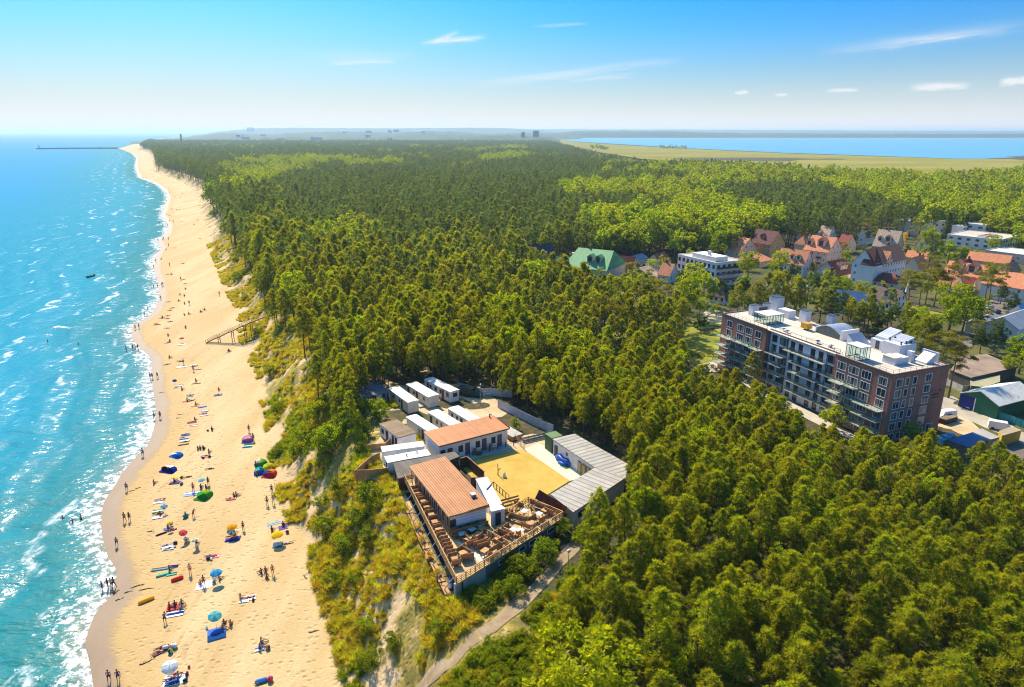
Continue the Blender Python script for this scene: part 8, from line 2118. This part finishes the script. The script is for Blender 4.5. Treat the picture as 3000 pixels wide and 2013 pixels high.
for px, py, pose in FARP_:
 if py > 860: g, lab = "small people between the stairs and the bend", "small %s person on the stretch level with the wooden stairs"
 elif py > 690: g, lab = "tiny people on the middle beach", "tiny %s person on the narrowing middle stretch of beach"
 elif py > 600: g, lab = "specks of people on the upper beach", "speck-sized %s person beside the bright foam bay"
 else: g, lab = "specks of people far up the beach", "speck-sized %s person far up the beach"
 w = SHAPES[pose]
 t = person(sand(px, py), pose, R(XB.uniform(0, 360) if pose != 'lie' else XB.uniform(-100, -50)), lab % w, XB.choice((0, 1, 1)), XB.choice(('black', 'navy', 'red', 'maroon', 'purple')), XB.choice((None, None, 'black', 'navy')), 0, 1.15, g + " " + w)
for k, (px, py, lab) in enumerate([(184, 1520, "dark head and shoulders of a swimmer, left of three in the shallows"), (213, 1530, "swimmer standing chest-deep, middle of three in the shallows"), (238, 1521, "swimmer standing waist-deep, right of three in the shallows"), (139, 1000, "swimmer splashing far out"), (230, 1010, "swimmer alone between two foam streaks"), (409, 634, "tiny bather out in the bright foam"), (427, 574, "tiny bather in the surf far up the shore")]):
 q = at(px, py, 0); person(q + Vector((0, 0, -1.25 + .18 * (k % 3))), 'wade', R(40 * k), lab, k % 2, 'black', None, 0, 1.12)
q = at(267, 811, 0); t = thing("boat", "small dark boat drifting among the foam streaks", "boat", q, R(70))
b = MB(); L_ = 4.6
sec = [(-.5, .55, .0), (-.2, .85, .05), (.2, .85, .05), (.45, .45, .2), (.5, .05, .35)]
for (u0, w0, z0), (u1, w1, z1) in zip(sec[:-1], sec[1:]):
 for s in (-1, 1): b.poly([(u0 * L_, s * w0, .55 + z0), (u1 * L_, s * w1, .55 + z1), (u1 * L_, 0, -.25 + z1), (u0 * L_, 0, -.25 + z0)][::s])
b.poly([(sec[0][0] * L_, .55, .55), (sec[0][0] * L_, -.55, .55), (sec[0][0] * L_, 0, -.25)])
b.build("hull", mat("boat_hull", (.05, .05, .06), .5), t); MB().box((-.5, 0, .42), (.35, 1.5, .06)).box((.9, 0, .46), (.35, 1.4, .06)).build("seat", M_WOOD, t); MB().box((-2.5, 0, .5), (.35, .3, .7)).build("outboard_motor", M_FRAME_D, t)
# ------------------------------------------------------------------ beach gear
def flap_cloth(m, name="towel"):
 return m
_TW = [0]
def towel(px, py, L, Wd, rz, cols, label, name="towel", thick=.03, rumple=.03, cat="towel"):
 """a towel or blanket lying on the sand: slightly rumpled, striped across by its colours"""
 b = MB(); n, k = 12, 6; r = np.random.default_rng(int(px * 7 + py)); _TW[0] += 1
 lift = .045 + .013 * (_TW[0] % 7)
 H = r.random((n + 1, k + 1)) * rumple
 q = G(px, py)
 def Z(x, y):
  wx, wy = q.x + x * math.cos(rz) - y * math.sin(rz), q.y + x * math.sin(rz) + y * math.cos(rz)
  return float(terr(wx, wy)) - q.z
 V = [[((i / n - .5) * L, (j / k - .5) * Wd, Z((i / n - .5) * L, (j / k - .5) * Wd) + lift + H[i, j]) for j in range(k + 1)] for i in range(n + 1)]
 for i in range(n):
  for j in range(k): b.poly([V[i][j], V[i + 1][j], V[i + 1][j + 1], V[i][j + 1]], int(j * len(cols) / k) if len(cols) > 1 else 0, True)
 edge = [V[i][0] for i in range(n + 1)] + [V[n][j] for j in range(1, k + 1)] + [V[i][k] for i in range(n - 1, -1, -1)] + [V[0][j] for j in range(k - 1, 0, -1)]
 for a, c in zip(edge, edge[1:] + edge[:1]): b.poly([(a[0], a[1], a[2] - thick - .03), (c[0], c[1], c[2] - thick - .03), c, a])
 o = b.build(name, [CLO[c] if c in CLO else c for c in cols]); o.location = q; o.rotation_euler = (0, 0, rz)
 return tag(o, label, cat)
def umbrella(px, py, rad, h, cols, tilt, taz, label, rib=None, group=None):
 """beach umbrella: pole, domed canopy of eight panels, ribs; px,py = foot of the pole"""
 q = sand(px, py); t = thing("beach_umbrella", label, "umbrella", q, 0, group)
 R_ = Matrix.Rotation(taz, 4, 'Z') @ Matrix.Rotation(tilt, 4, 'X') @ Matrix.Rotation(-taz, 4, 'Z')
 top = Vector((0, 0, h)); b = MB(); n = 16; rings = [(0.02, .0), (.3, -.035), (.6, -.13), (.85, -.27), (1.0, -.42)]
 pts = [[top + R_ @ Vector((rad * r * (1 - .05 * (k % 2)) * math.cos(2 * math.pi * k / n), rad * r * (1 - .05 * (k % 2)) * math.sin(2 * math.pi * k / n), z * rad)) for k in range(n)] for r, z in rings]
 for i in range(len(rings) - 1):
  for k in range(n): b.poly([pts[i][k], pts[i + 1][k], pts[i + 1][(k + 1) % n], pts[i][(k + 1) % n]], (k // 2) % len(cols), True)
 c = b.build("canopy", [CLO[x] if x in CLO else x for x in cols], t)
 rb_ = MB()
 for k in range(0, n, 2): rb_.bar(top + R_ @ Vector((0, 0, -.05 * rad)), pts[-1][k] + R_ @ Vector((0, 0, -.02)), .02)
 rb_.build("ribs", M_METAL, c)
 MB().path([(0, 0, -.3), tuple(R_ @ Vector((0, 0, h * .5)) * .15 + Vector((0, 0, h * .45))), tuple(top + R_ @ Vector((0, 0, .12)))], .025, 8).build("pole", M_FRAME_W, t)
 return t
def cc(n, c):
 """thin woven nylon or canvas: lets some of the sun through"""
 k = "fabric_" + n
 if k not in MATS:
  m, nt, out = new_mat(k)
  nz = noise_(nt, nd(nt, 'ShaderNodeTexCoord').outputs['Object'], 1.5, 4)
  c_ = mixc_(nt, nz, [x * .85 for x in c], [min(1, x * 1.12) for x in c])
  a = nd(nt, 'ShaderNodeBsdfDiffuse', {'Color': c_}); b = nd(nt, 'ShaderNodeBsdfTranslucent', {'Color': nd(nt, 'ShaderNodeHueSaturation', {'Color': c_, 'Value': 1.25}).outputs[0]})
  nt.links.new(nd(nt, 'ShaderNodeMixShader', {0: .5, 1: a.outputs[0], 2: b.outputs[0]}).outputs[0], out.inputs[0]); MATS[k] = m
 return MATS[k]
AQ, SKY_, DBL, OR_, YL, WB, PK = cc("aqua", (.05, .42, .50)), cc("sky", (.06, .42, .68)), cc("cobalt", (.02, .06, .42)), cc("amber", (.80, .36, .02)), cc("lemon", (.85, .62, .03)), cc("pale_blue", (.55, .70, .80)), cc("rose", (.62, .06, .10))
UMB = [(503, 1985, 1.05, 2.0, [WB, CLO['white']], .30, .5, "large white umbrella with pale blue stripes nearest the camera"), (634, 1835, .95, 2.0, [AQ, cc("light_aqua", (.16, .58, .64))], .28, .6, "turquoise ribbed umbrella above rumpled blue blankets"), (637, 1707, .92, 2.1, [SKY_, cc("deep_sky", (.03, .25, .60))], .12, .5, "bright blue umbrella with people sitting under it"),
 (574, 1604, .60, 1.7, [CLO['white'], cc("olive_green", (.30, .40, .10))], .05, 0, "small cream-rimmed umbrella with green top"), (541, 1586, .72, 1.9, [PK, cc("coral", (.75, .14, .16))], .42, .8, "crimson-pink umbrella tilted to the sea"), (500, 1552, .48, 1.5, [YL], .2, .5, "small plain yellow umbrella in the crowded mid beach"),
 (683, 1568, .92, 2.0, [OR_, cc("amber_two", (.85, .45, .03))], .04, 0, "orange umbrella above a teal shade and blue mat"), (815, 1592, 1.05, 2.1, [YL, cc("gold", (.88, .55, .02))], .10, .3, "broad yellow umbrella close to the dune foot"), (594, 1430, .68, 2.0, [cc("cyan", (.08, .50, .70)), cc("cyan_two", (.2, .6, .75))], .06, .4, "sky-blue umbrella beside the lime green tent"),
 (514, 1131, .62, 1.8, [DBL], .35, .7, "deep cobalt blue umbrella, the only one of its colour"), (534, 1004, .80, 1.8, [PK, CLO['pink']], .12, .2, "dusky pink umbrella level with the wooden stairs"), (484, 1503, .62, 1.5, [cc("azure", (.04, .30, .62)), WB], .55, .6, "blue-and-white sunshade tilted beside a green blanket"), (680, 1573, .72, 1.2, [cc("sea_green", (.02, .32, .30)), CLO['white']], .5, .9, "teal-and-white tilted shade under the orange umbrella")]
for px, py, r_, h, cols, ti, az_, lab in UMB: umbrella(px, py, r_, h, cols, ti, az_, lab)
SEA_A = R(-10)
TOW = [(512, 1992, 2.6, 1.9, .25, ['white'], "white blanket spread under the white umbrella"), (505, 1998, 1.7, 1.2, .3, ['navy', 'blue'], "navy cloth on the white blanket"), (514, 1800, 2.3, 1.1, .22, [CLO['white'], DBL, DBL, CLO['white']], "cobalt-and-white towel below the red group"), (512, 1780, 2.2, 1.3, .3, ['red'], "red blanket under the group in red"), (478, 1907, 2.6, .7, .75, ['maroon'], "long maroon mat beside the two sunbathers"),
 (635, 1858, 2.4, 2.4, .4, [cc("denim", (.03, .12, .36)), 'blue'], "rumpled pile of blue blankets below the turquoise umbrella"), (598, 1716, 2.3, 1.8, .25, ['white'], "white towel left of the blue umbrella"), (612, 1708, 1.3, 1.2, .35, [CLO['white']], "second white cloth touching the blue umbrella's shade"), (727, 1753, 2.4, 1.2, .28, ['white', 'red', 'white', 'red', 'white'], "white sheet with red stripes in the open sand"), (715, 1761, 1.4, .8, .2, ['white'], "small pale sheet beside the red-striped one"),
 (769, 1901, 1.9, .7, .3, ['white', 'blue'], "white-and-blue towel under the two sitting nearest"), (491, 1600, 1.9, .8, .3, ['white', 'blue', 'white', 'blue'], "blue-and-white striped mat with a sunbather"), (493, 1608, 1.9, .9, .2, ['white'], "plain white towel next to the striped mat"), (621, 1632, 2.2, 1.0, .3, ['pink', 'white', 'pink'], "pink-and-white towel alone in the open"), (468, 1668, 2.6, .8, .18, [cc("slate_stripe", (.10, .16, .18)), cc("mist", (.45, .55, .55)), cc("slate_stripe", (.10, .16, .18))], "grey striped mat left of the person in green"), (480, 1684, 2.2, .9, .4, [cc("dark_jade", (.05, .16, .14)), 'green'], "dark green mat in front of the person in green"), (508, 1660, 1.5, .6, .1, [cc("royal", (.02, .05, .30))], "royal blue towel right of the person in green"), (503, 1683, 1.5, .6, .3, ['green', cc("dark_jade", (.05, .16, .14))], "mint patterned towel at the green group's right"),
 (682, 1581, 2.4, 1.2, .12, [DBL, 'purple'], "deep blue mat below the orange umbrella"), (679, 1574, 1.6, .8, .1, ['orange'], "orange towel between teal shade and blue mat"), (803, 1534, 2.4, .8, .5, [WB, cc("pale_blue_two", (.25, .45, .72)), WB], "pale blue lounger mat behind the yellow umbrella"), (829, 1546, 1.5, 1.3, .4, ['purple'], "purple blanket behind the yellow umbrella"), (814, 1597, 1.6, 1.6, .2, [cc("steel", (.10, .20, .33))], "steel blue blanket in the yellow umbrella's shade"), (563, 1447, 2.9, 1.6, .2, [WB, 'blue', CLO['white'], 'blue'], "blue-and-white patterned sheet left of the green tent"), (677, 1463, 1.7, .8, .2, ['red', 'white'], "red mat of the group in mid beach"),  # steel blue sheet under the yellow umbrella is its shadow put down as cloth
 (462, 1517, 1.9, .8, .3, ['white'], "white towel below the green-patterned blanket"), (462, 1499, 1.8, 1.1, .3, [cc("leaf", (.12, .36, .16)), 'white', cc("leaf", (.12, .36, .16))], "green-patterned blanket beside the blue sunshade"), (493, 1549, 1.5, .7, .3, ['blue'], "blue towel under the small yellow umbrella"), (514, 1398, 2.2, 1.1, .2, [cc("butter", (.86, .74, .22))], "pale yellow towel below the windbreak boat"), (512, 1415, 2.0, 1.2, .1, [cc("bag_grey", (.10, .10, .14)), 'purple'], "dark heap of clothes and bags on a mat"), (464, 1473, 1.8, .6, .2, ['white'], "white mat at the pale sunbather"), (544, 1275, 1.9, .8, .2, [cc("steel", (.10, .20, .33)), 'blue'], "steel-blue towel, farthest of the towel row"), (540, 1285, 1.9, .8, .2, ['blue', 'white'], "blue-edged towel in the middle of the row"), (541, 1293, 2.1, .7, .25, ['white'], "plain white towel in the towel row"), (538, 1303, 2.3, .6, .3, [cc("khaki", (.16, .11, .06))], "long brown board-like mat nearest in the row"),
 (604, 1338, 2.2, .8, .15, ['pink', 'white'], "pinkish mat with dark bags"), (563, 1238, 2.2, .9, .2, ['red'], "red blanket with two people"), (565, 1248, 2.0, .7, .2, ['white', cc("khaki", (.16, .11, .06))], "white-and-khaki mat below the red blanket"), (600, 1206, 1.5, .6, .1, ['purple', 'white'], "violet towel high on the beach"), (598, 1217, 2.0, .7, .25, ['white', 'pink'], "pink-and-white mat high on the beach"), (593, 1192, 2.1, .9, .3, ['blue', WB], "bright blue patterned towel high on the beach"), (572, 1190, 2.2, .7, .12, ['red', 'yellow'], "red-and-yellow mat under a person in orange"), (545, 1177, 1.9, .6, .1, ['red'], "thin red mat of the person sitting upright"), (557, 1162, 1.5, .6, 0, ['teal'], "turquoise towel under a tanned sunbather"), (525, 1131, 2.0, .8, .1, ['white'], "white towel below the deep blue umbrella"), (532, 1076, 3.0, 1.0, .1, ['white'], "large white sheet in the pale sand"), (533, 1010, 2.6, 1.2, .2, ['white'], "white sheet below the dusky pink umbrella"), (566, 1071, 1.8, .6, .2, ['white'], "white board-like mat above the purple figure"), (575, 1124, 2.4, .5, .2, [cc("khaki", (.16, .11, .06))], "dark board by the orange-hatted person"), (578, 1083, 2.4, .45, .15, ['maroon'], "dark red board beside the purple figure"), (639, 1158, 2.2, 1.0, .2, [cc("steel", (.10, .20, .33)), WB], "grey-blue lounger mat high on the beach"), (530, 1060, 1.2, .5, 0, ['navy'], "small navy towel by the white sheet"), (667, 1034, 1.3, .6, .3, [WB, 'blue'], "pale blue bag and towel below the stairs"), (595, 911, 2.6, .5, .2, ['orange', 'white'], "orange-and-white windbreak cloth lying near a far group"), (475, 932, 2.0, .6, .1, ['navy'], "dark mat at the far swash"), (460, 952, 2.4, .8, .15, ['maroon'], "dark red mat at the far swash")]
for px, py, L_, W_, rz, cols, lab in TOW: towel(px, py, L_, W_, rz, cols, lab)
def capsule(px0, py0, px1, py1, r_, m, label, name, cat, tail=None):
 a, b_ = sand(px0, py0, r_ * .8), sand(px1, py1, r_ * .8); d = b_ - a
 t = thing(name, label, cat, a)
 P = [d * u for u in (0, .06, .2, .5, .8, .94, 1)]
 MB().path(P, [r_ * .35, r_ * .8, r_, r_ * 1.05, r_, r_ * .8, r_ * .35], 12).build("tube", m, t)
 n = d.normalized(); sd_ = Vector((-n.y, n.x, 0))
 for s in (-1, 1): MB().path([d * .1 + sd_ * s * r_ * .9, d * .5 + sd_ * s * r_ * 1.0, d * .9 + sd_ * s * r_ * .9], [r_ * .45] * 3, 8).build("side_tube", m, t)
 return t
capsule(404, 1772, 453, 1752, .26, cc("lilo_yellow", (.82, .50, .02)), "bright yellow lilo by the dug-up sand", "air_mattress", "lilo"); capsule(501, 1705, 538, 1692, .26, cc("lilo_red", (.75, .06, .02)), "bright red lilo lying alone", "air_mattress", "lilo"); capsule(747, 2003, 785, 1992, .26, cc("lilo_blue", (.10, .35, .68)), "pale blue lilo with a sunbather at the bottom edge", "air_mattress", "lilo")
capsule(456, 1571, 490, 1559, .13, cc("board_brown", (.20, .08, .04)), "dark brown board with orange tip below the small yellow umbrella", "bodyboard", "board")
person(sand(768, 1999), 'lie', R(-60), "person in pale blue lying on the lilo at the bottom edge", 0, 'navy', 'white', 1)
def ball(px, py, r_, cols, label, name="beach_ball", cat="ball"):
 q = sand(px, py, r_ * .92); b = MB(); n, k = 12, 8
 for i in range(k):
  for j in range(n):
   p = lambda a, c: (r_ * math.sin(math.pi * a / k) * math.cos(2 * math.pi * c / n), r_ * math.sin(math.pi * a / k) * math.sin(2 * math.pi * c / n), r_ * math.cos(math.pi * a / k))
   b.poly([p(i, j), p(i + 1, j), p(i + 1, j + 1), p(i, j + 1)] if 0 < i < k - 1 else ([p(0, 0), p(1, j), p(1, j + 1)] if i == 0 else [p(k, 0), p(k - 1, j + 1), p(k - 1, j)]), (j // 2) % len(cols), True)
 o = b.build(name, cols); o.location = q; tag(o, label, cat)
ball(792, 1995, .38, [PK, CLO['pink']], "magenta beach ball beside the pale blue lilo"); ball(500, 1912, .34, [cc("leaf_ball", (.10, .42, .06)), DBL, YL], "green-blue-yellow beach ball beside the maroon mat"); ball(785, 1901, .32, [OR_, CLO['navy']], "orange-and-navy beach ball beside the person in blue"); ball(842, 1562, .30, [CLO['maroon']], "maroon ball right of the yellow umbrella"); ball(554, 1956, .18, [CLO['red']], "small red ball right of the white umbrella")
def bag(px, py, m, label, s=1.0):
 q = sand(px, py); t = thing("beach_bag", label, "bag", q, R(px * 13 % 360))
 MB().path([(-.28 * s, 0, .16 * s), (-.2 * s, 0, .2 * s), (.2 * s, 0, .2 * s), (.28 * s, 0, .16 * s)], [.12 * s, .2 * s, .2 * s, .12 * s], 10).build("body", m, t)
 MB().path([(-.14 * s, 0, .36 * s), (-.1 * s, .05, .54 * s), (.1 * s, .05, .54 * s), (.14 * s, 0, .36 * s)], .025, 6).build("handle", M_FRAME_D, t)
for px, py, m, lab, s in [(548, 1977, CLO['maroon'], "dark maroon bag right of the white blanket", 1), (543, 1996, CLO['black'], "black bag at the bottom edge right of the white blanket", 1), (544, 1516, CLO['teal'], "round teal bag between two people", 1.6), (514, 1593, CLO['black'], "black bag right of the striped mat", 1.1), (502, 1535, CLO['navy'], "navy bag right of the small yellow umbrella", .9), (611, 1639, CLO['black'], "dark round bag below the pink-and-white towel", 1.1), (619, 1640, CLO['white'], "white bag below the pink-and-white towel", .9), (742, 1760, CLO['black'], "dark bag at the red-striped sheet's corner", .9), (606, 1842, WB, "small pale bag left of the blue blankets", .8), (595, 1343, CLO['navy'], "navy bag at the pinkish mat's left end", 1), (614, 1340, CLO['black'], "black bag at the pinkish mat's right end", 1), (532, 1420, CLO['blue'], "blue bag right of the heap of clothes", 1.2), (532, 1401, CLO['navy'], "navy bag above the heap of clothes", 1), (671, 1029, CLO['navy'], "navy backpack below the wooden stairs", 1.2), (609, 1263, CLO['maroon'], "brown bag left of the small dark group", .9), (598, 1316, CLO['black'], "black bag at the end of the row of three", .8), (486, 1901, CLO['white'], "heap of white clothes above the beach ball", 1.3), (511, 1897, CLO['white'], "crumpled white cloth right of the sunbathers", 1.5)]: bag(px, py, m, lab, s)
def tent(px, py, rz, w, d_, h, cols, label, group=None):
 """pop-up beach shelter: a half dome of coloured gores over a groundsheet, open to one side"""
 q = sand(px, py); t = thing("beach_tent", label, "tent", q, rz, group)
 b = MB(); n, k = 12, 7
 P = lambda i, j: (w / 2 * math.cos(math.pi * i / n) * math.cos(math.pi / 2 * j / k) ** .6, d_ * math.sin(math.pi / 2 * j / k) ** 1.2 - d_ * .3, h * math.sin(math.pi * i / n) ** .8 * math.cos(math.pi / 2 * j / k) ** .8 + .02)
 for i in range(n):
  for j in range(k): b.poly([P(i, j), P(i + 1, j), P(i + 1, j + 1), P(i, j + 1)], min(len(cols) - 1, int(i * len(cols) / n)), True)
 o = b.build("shell", cols, t)
 MB().prism([(-w / 2, -d_ * .75), (w / 2, -d_ * .75), (w / 2, d_ * .3), (-w / 2, d_ * .3)], .012, .06).build("groundsheet", cols[0], t)
 MB().path([P(i, 0) for i in range(n + 1)], .025, 6).build("arch_pole", M_FRAME_D, t)
LIME, GRN, TEALC = cc("lime", (.32, .56, .03)), cc("bottle", (.05, .30, .06)), cc("petrol", (.01, .20, .30))
tent(601, 1455, R(-20), 2.6, 2.3, 1.35, [GRN, LIME, LIME, GRN], "lime-green pop-up tent with teal groundsheet"); tent(764, 1360, R(30), 2.6, 2.2, 1.3, [GRN, LIME, cc("tent_white", (.75, .78, .7)), DBL], "green, white and blue tent at the back of the tent cluster"); tent(760, 1384, R(20), 2.1, 1.9, 1.2, [cc("bright_blue", (.03, .20, .62)), AQ], "round bright blue tent in the tent cluster"); tent(787, 1372, R(-20), 2.0, 1.9, 1.2, [YL, LIME], "yellow-green tent at the right of the tent cluster"); tent(793, 1391, R(-10), 2.7, 2.0, 1.25, [PK, OR_, PK, DBL], "red-and-orange tent nearest in the tent cluster")
tent(727, 1290, R(10), 2.5, 1.9, 1.3, [cc("mauve", (.42, .22, .48)), cc("rose_tent", (.70, .28, .42)), cc("mauve", (.42, .22, .48))], "pink-and-mauve shelter near the dune foot"); towel(727, 1306, 2.1, 2.0, .1, [TEALC, CLO['white'], GRN, TEALC], "teal, white and green striped blanket before the pink shelter")
tent(520, 1336, R(-30), 2.9, 1.5, 1.0, [cc("bright_blue", (.03, .20, .62)), WB], "long blue low shelter in mid beach"); tent(497, 1378, R(-20), 3.4, 1.7, 1.1, [DBL, CLO['white'], CLO['red']], "blue, white and red boat-shaped windbreak")
for k, (px, py, lab) in enumerate([(545, 1586, "white folding chair under the pink umbrella"), (552, 1585, "second white folding chair under the pink umbrella"), (577, 1604, "white folding chair under the cream-rimmed umbrella"), (626, 1704, "pale folding chair under the bright blue umbrella")]):
 q = sand(px, py); t = thing("folding_chair", lab, "chair", q, R(170 + 20 * k))
 MB().box((0, 0, .36), (.5, .45, .03)).build("seat", M_FRAME_W, t); MB().box((0, .26, .62), (.5, .03, .5)).build("backrest", M_FRAME_W, t)
 for s in (-.23, .23): MB().bar((s, -.22, 0), (s, .24, .8), .03).build("leg", M_FRAME_W, t); MB().bar((s, .22, 0), (s, -.2, .5), .03).build("leg", M_FRAME_W, t)
q = sand(797, 1444); t = thing("pole", "tall thin stake in the sand behind the two by the dune", "pole", q + Vector((.5, .4, 0))); MB().path([(0, 0, -.3), (.02, 0, 1.2), (-.03, 0, 2.6)], [.04, .035, .02], 6).build("stake", M_WOODD, t)
DW = [(441, 1557, 2.2, .3, "dark driftwood branch left of the brown board"), (433, 1726, 4.2, .25, "dark seaweed line behind the yellow lilo"), (408, 1716, 4.0, .5, "curved ridge of dug-up dark sand and weed"), (374, 1735, 1.6, .4, "short clump of weed near the swash"), (347, 1757, 1.4, .5, "dark clump of weed on the wet sand"), (343, 1733, 1.6, 1.3, "thin dark stick lying beside the swash group"), (921, 1850, 2.6, .2, "curved grey driftwood at the dune foot"), (388, 1438, 1.8, .5, "dark weed clump beside the lone walker"), (405, 1430, 1.6, .5, "dark weed clump farther from the lone walker"), (476, 1150, 3.0, .4, "scrape of dark sand above the foam"), (530, 1214, 3.0, .35, "dark dug-over sand in mid beach"), (522, 1225, 1.6, .4, "small dark sand hollow in mid beach"), (895, 1692, 2.4, -1.0, "thin root trailing down the dune foot"), (430, 1940, 3.0, .6, "dark patch of churned sand near the two walkers")]
M_WEED = mat("sea_weed", (.085, .055, .025), .9, .3, 3)
for px, py, L_, a, lab in DW:
 q = sand(px, py, .02); r = np.random.default_rng(int(px)); o = MB()
 L_ *= .62; pts_ = [((u - .5) * L_, .3 * math.sin(u * 5 + px) * L_ * .15, 0) for u in np.linspace(0, 1, 7)]
 o.path(pts_, [.02, .05, .07, .06, .08, .05, .02], 6)
 for k in range(9): u = r.random(); x = (u - .5) * L_; y = .3 * math.sin(u * 5 + px) * L_ * .15; o.path([(x, y, 0), (x + r.uniform(-.4, .4), y + r.uniform(-.3, .3), .05)], [.04, .015], 5)
 ob = o.build("driftwood" if "drift" in lab or "stick" in lab or "root" in lab else "seaweed", M_WEED); ob.location = q; ob.rotation_euler = (0, 0, a); tag(ob, lab, "driftwood" if "drift" in lab or "stick" in lab or "root" in lab else "seaweed")
# ------------------------------------------------------------------ wooden stairs down the bluff
a = sand(606, 1004); top_ = G(782, 932);
t = thing("beach_stairs", "long wooden stairs on trestles from the bluff down to the sand", "stairs", a)
prof = [(606, 1004, 0.05), (633, 990, 1.5), (641, 988, 1.8), (672, 972, 3.6), (680, 970, 3.8), (705, 957, 5.4), (716, 954, 5.6), (735, 944, 6.9), (782, 926, 9.2)]
PT = [at(px, py, 1.2 + z) for px, py, z in prof]
n_ = Vector(((PT[-1] - PT[0]).y, -(PT[-1] - PT[0]).x, 0)).normalized()
for i in range(len(PT) - 1):
 p, q = PT[i] - a, PT[i + 1] - a
 for s in (-.8, .8):
  MB().bar(p + n_ * s, q + n_ * s, .09, .28).build("stringer", M_WOODD, t)
  for z in (.5, 1.0): MB().bar(p + n_ * s + Vector((0, 0, z)), q + n_ * s + Vector((0, 0, z)), .06).build("handrail", M_WOOD, t)
 k = max(2, int((q - p).length / .6)); b = MB()
 for j in range(k):
  c = p.lerp(q, (j + .5) / k); ang = math.atan2((q - p).y, (q - p).x); b.box((c.x, c.y, c.z + .12), (.34, 1.56, .05), ang)
 b.build("treads", M_WOOD, t)
for i, p in enumerate(PT):
 for s in (-.8, .8):
  c = p - a + n_ * s; MB().box((c.x, c.y, c.z + .5), (.08, .08, 1.1)).build("rail_post", M_WOOD, t)
  if i in (2, 4, 6, 7): g = float(terr(p.x + n_.x * s, p.y + n_.y * s)) - a.z; MB().bar((c.x, c.y, min(g - .2, c.z - .3)), (c.x, c.y, c.z), .16).build("trestle_post", M_WOODD, t)
 if i in (2, 4, 6):
  c0, c1 = p - a + n_ * .8, p - a - n_ * .8; MB().bar((c0.x, c0.y, c0.z - .6), (c1.x, c1.y, c1.z - .6), .1).build("trestle_beam", M_WOODD, t)
# ------------------------------------------------------------------ the air
def haze():
 b = MB()
 b.add([(x, y, z) for z in (-6.0, 135.0) for x, y in ((-70000, -400), (70000, -400), (70000, 66000), (-70000, 66000))],
  [(3, 2, 1, 0), (4, 5, 6, 7), (0, 1, 5, 4), (1, 2, 6, 5), (2, 3, 7, 6), (3, 0, 4, 7)])
 m, nt, out = new_mat("haze_air")
 v = nd(nt, 'ShaderNodeVolumePrincipled', {'Color': (.58, .82, 1.0, 1), 'Density': HAZE, 'Anisotropy': .28})
 nt.links.new(v.outputs[0], out.inputs['Volume'])
 o = b.build("haze", m); tag(o, "pale blue sea haze", None, None, "stuff")
HAZE = 0.000075
haze()
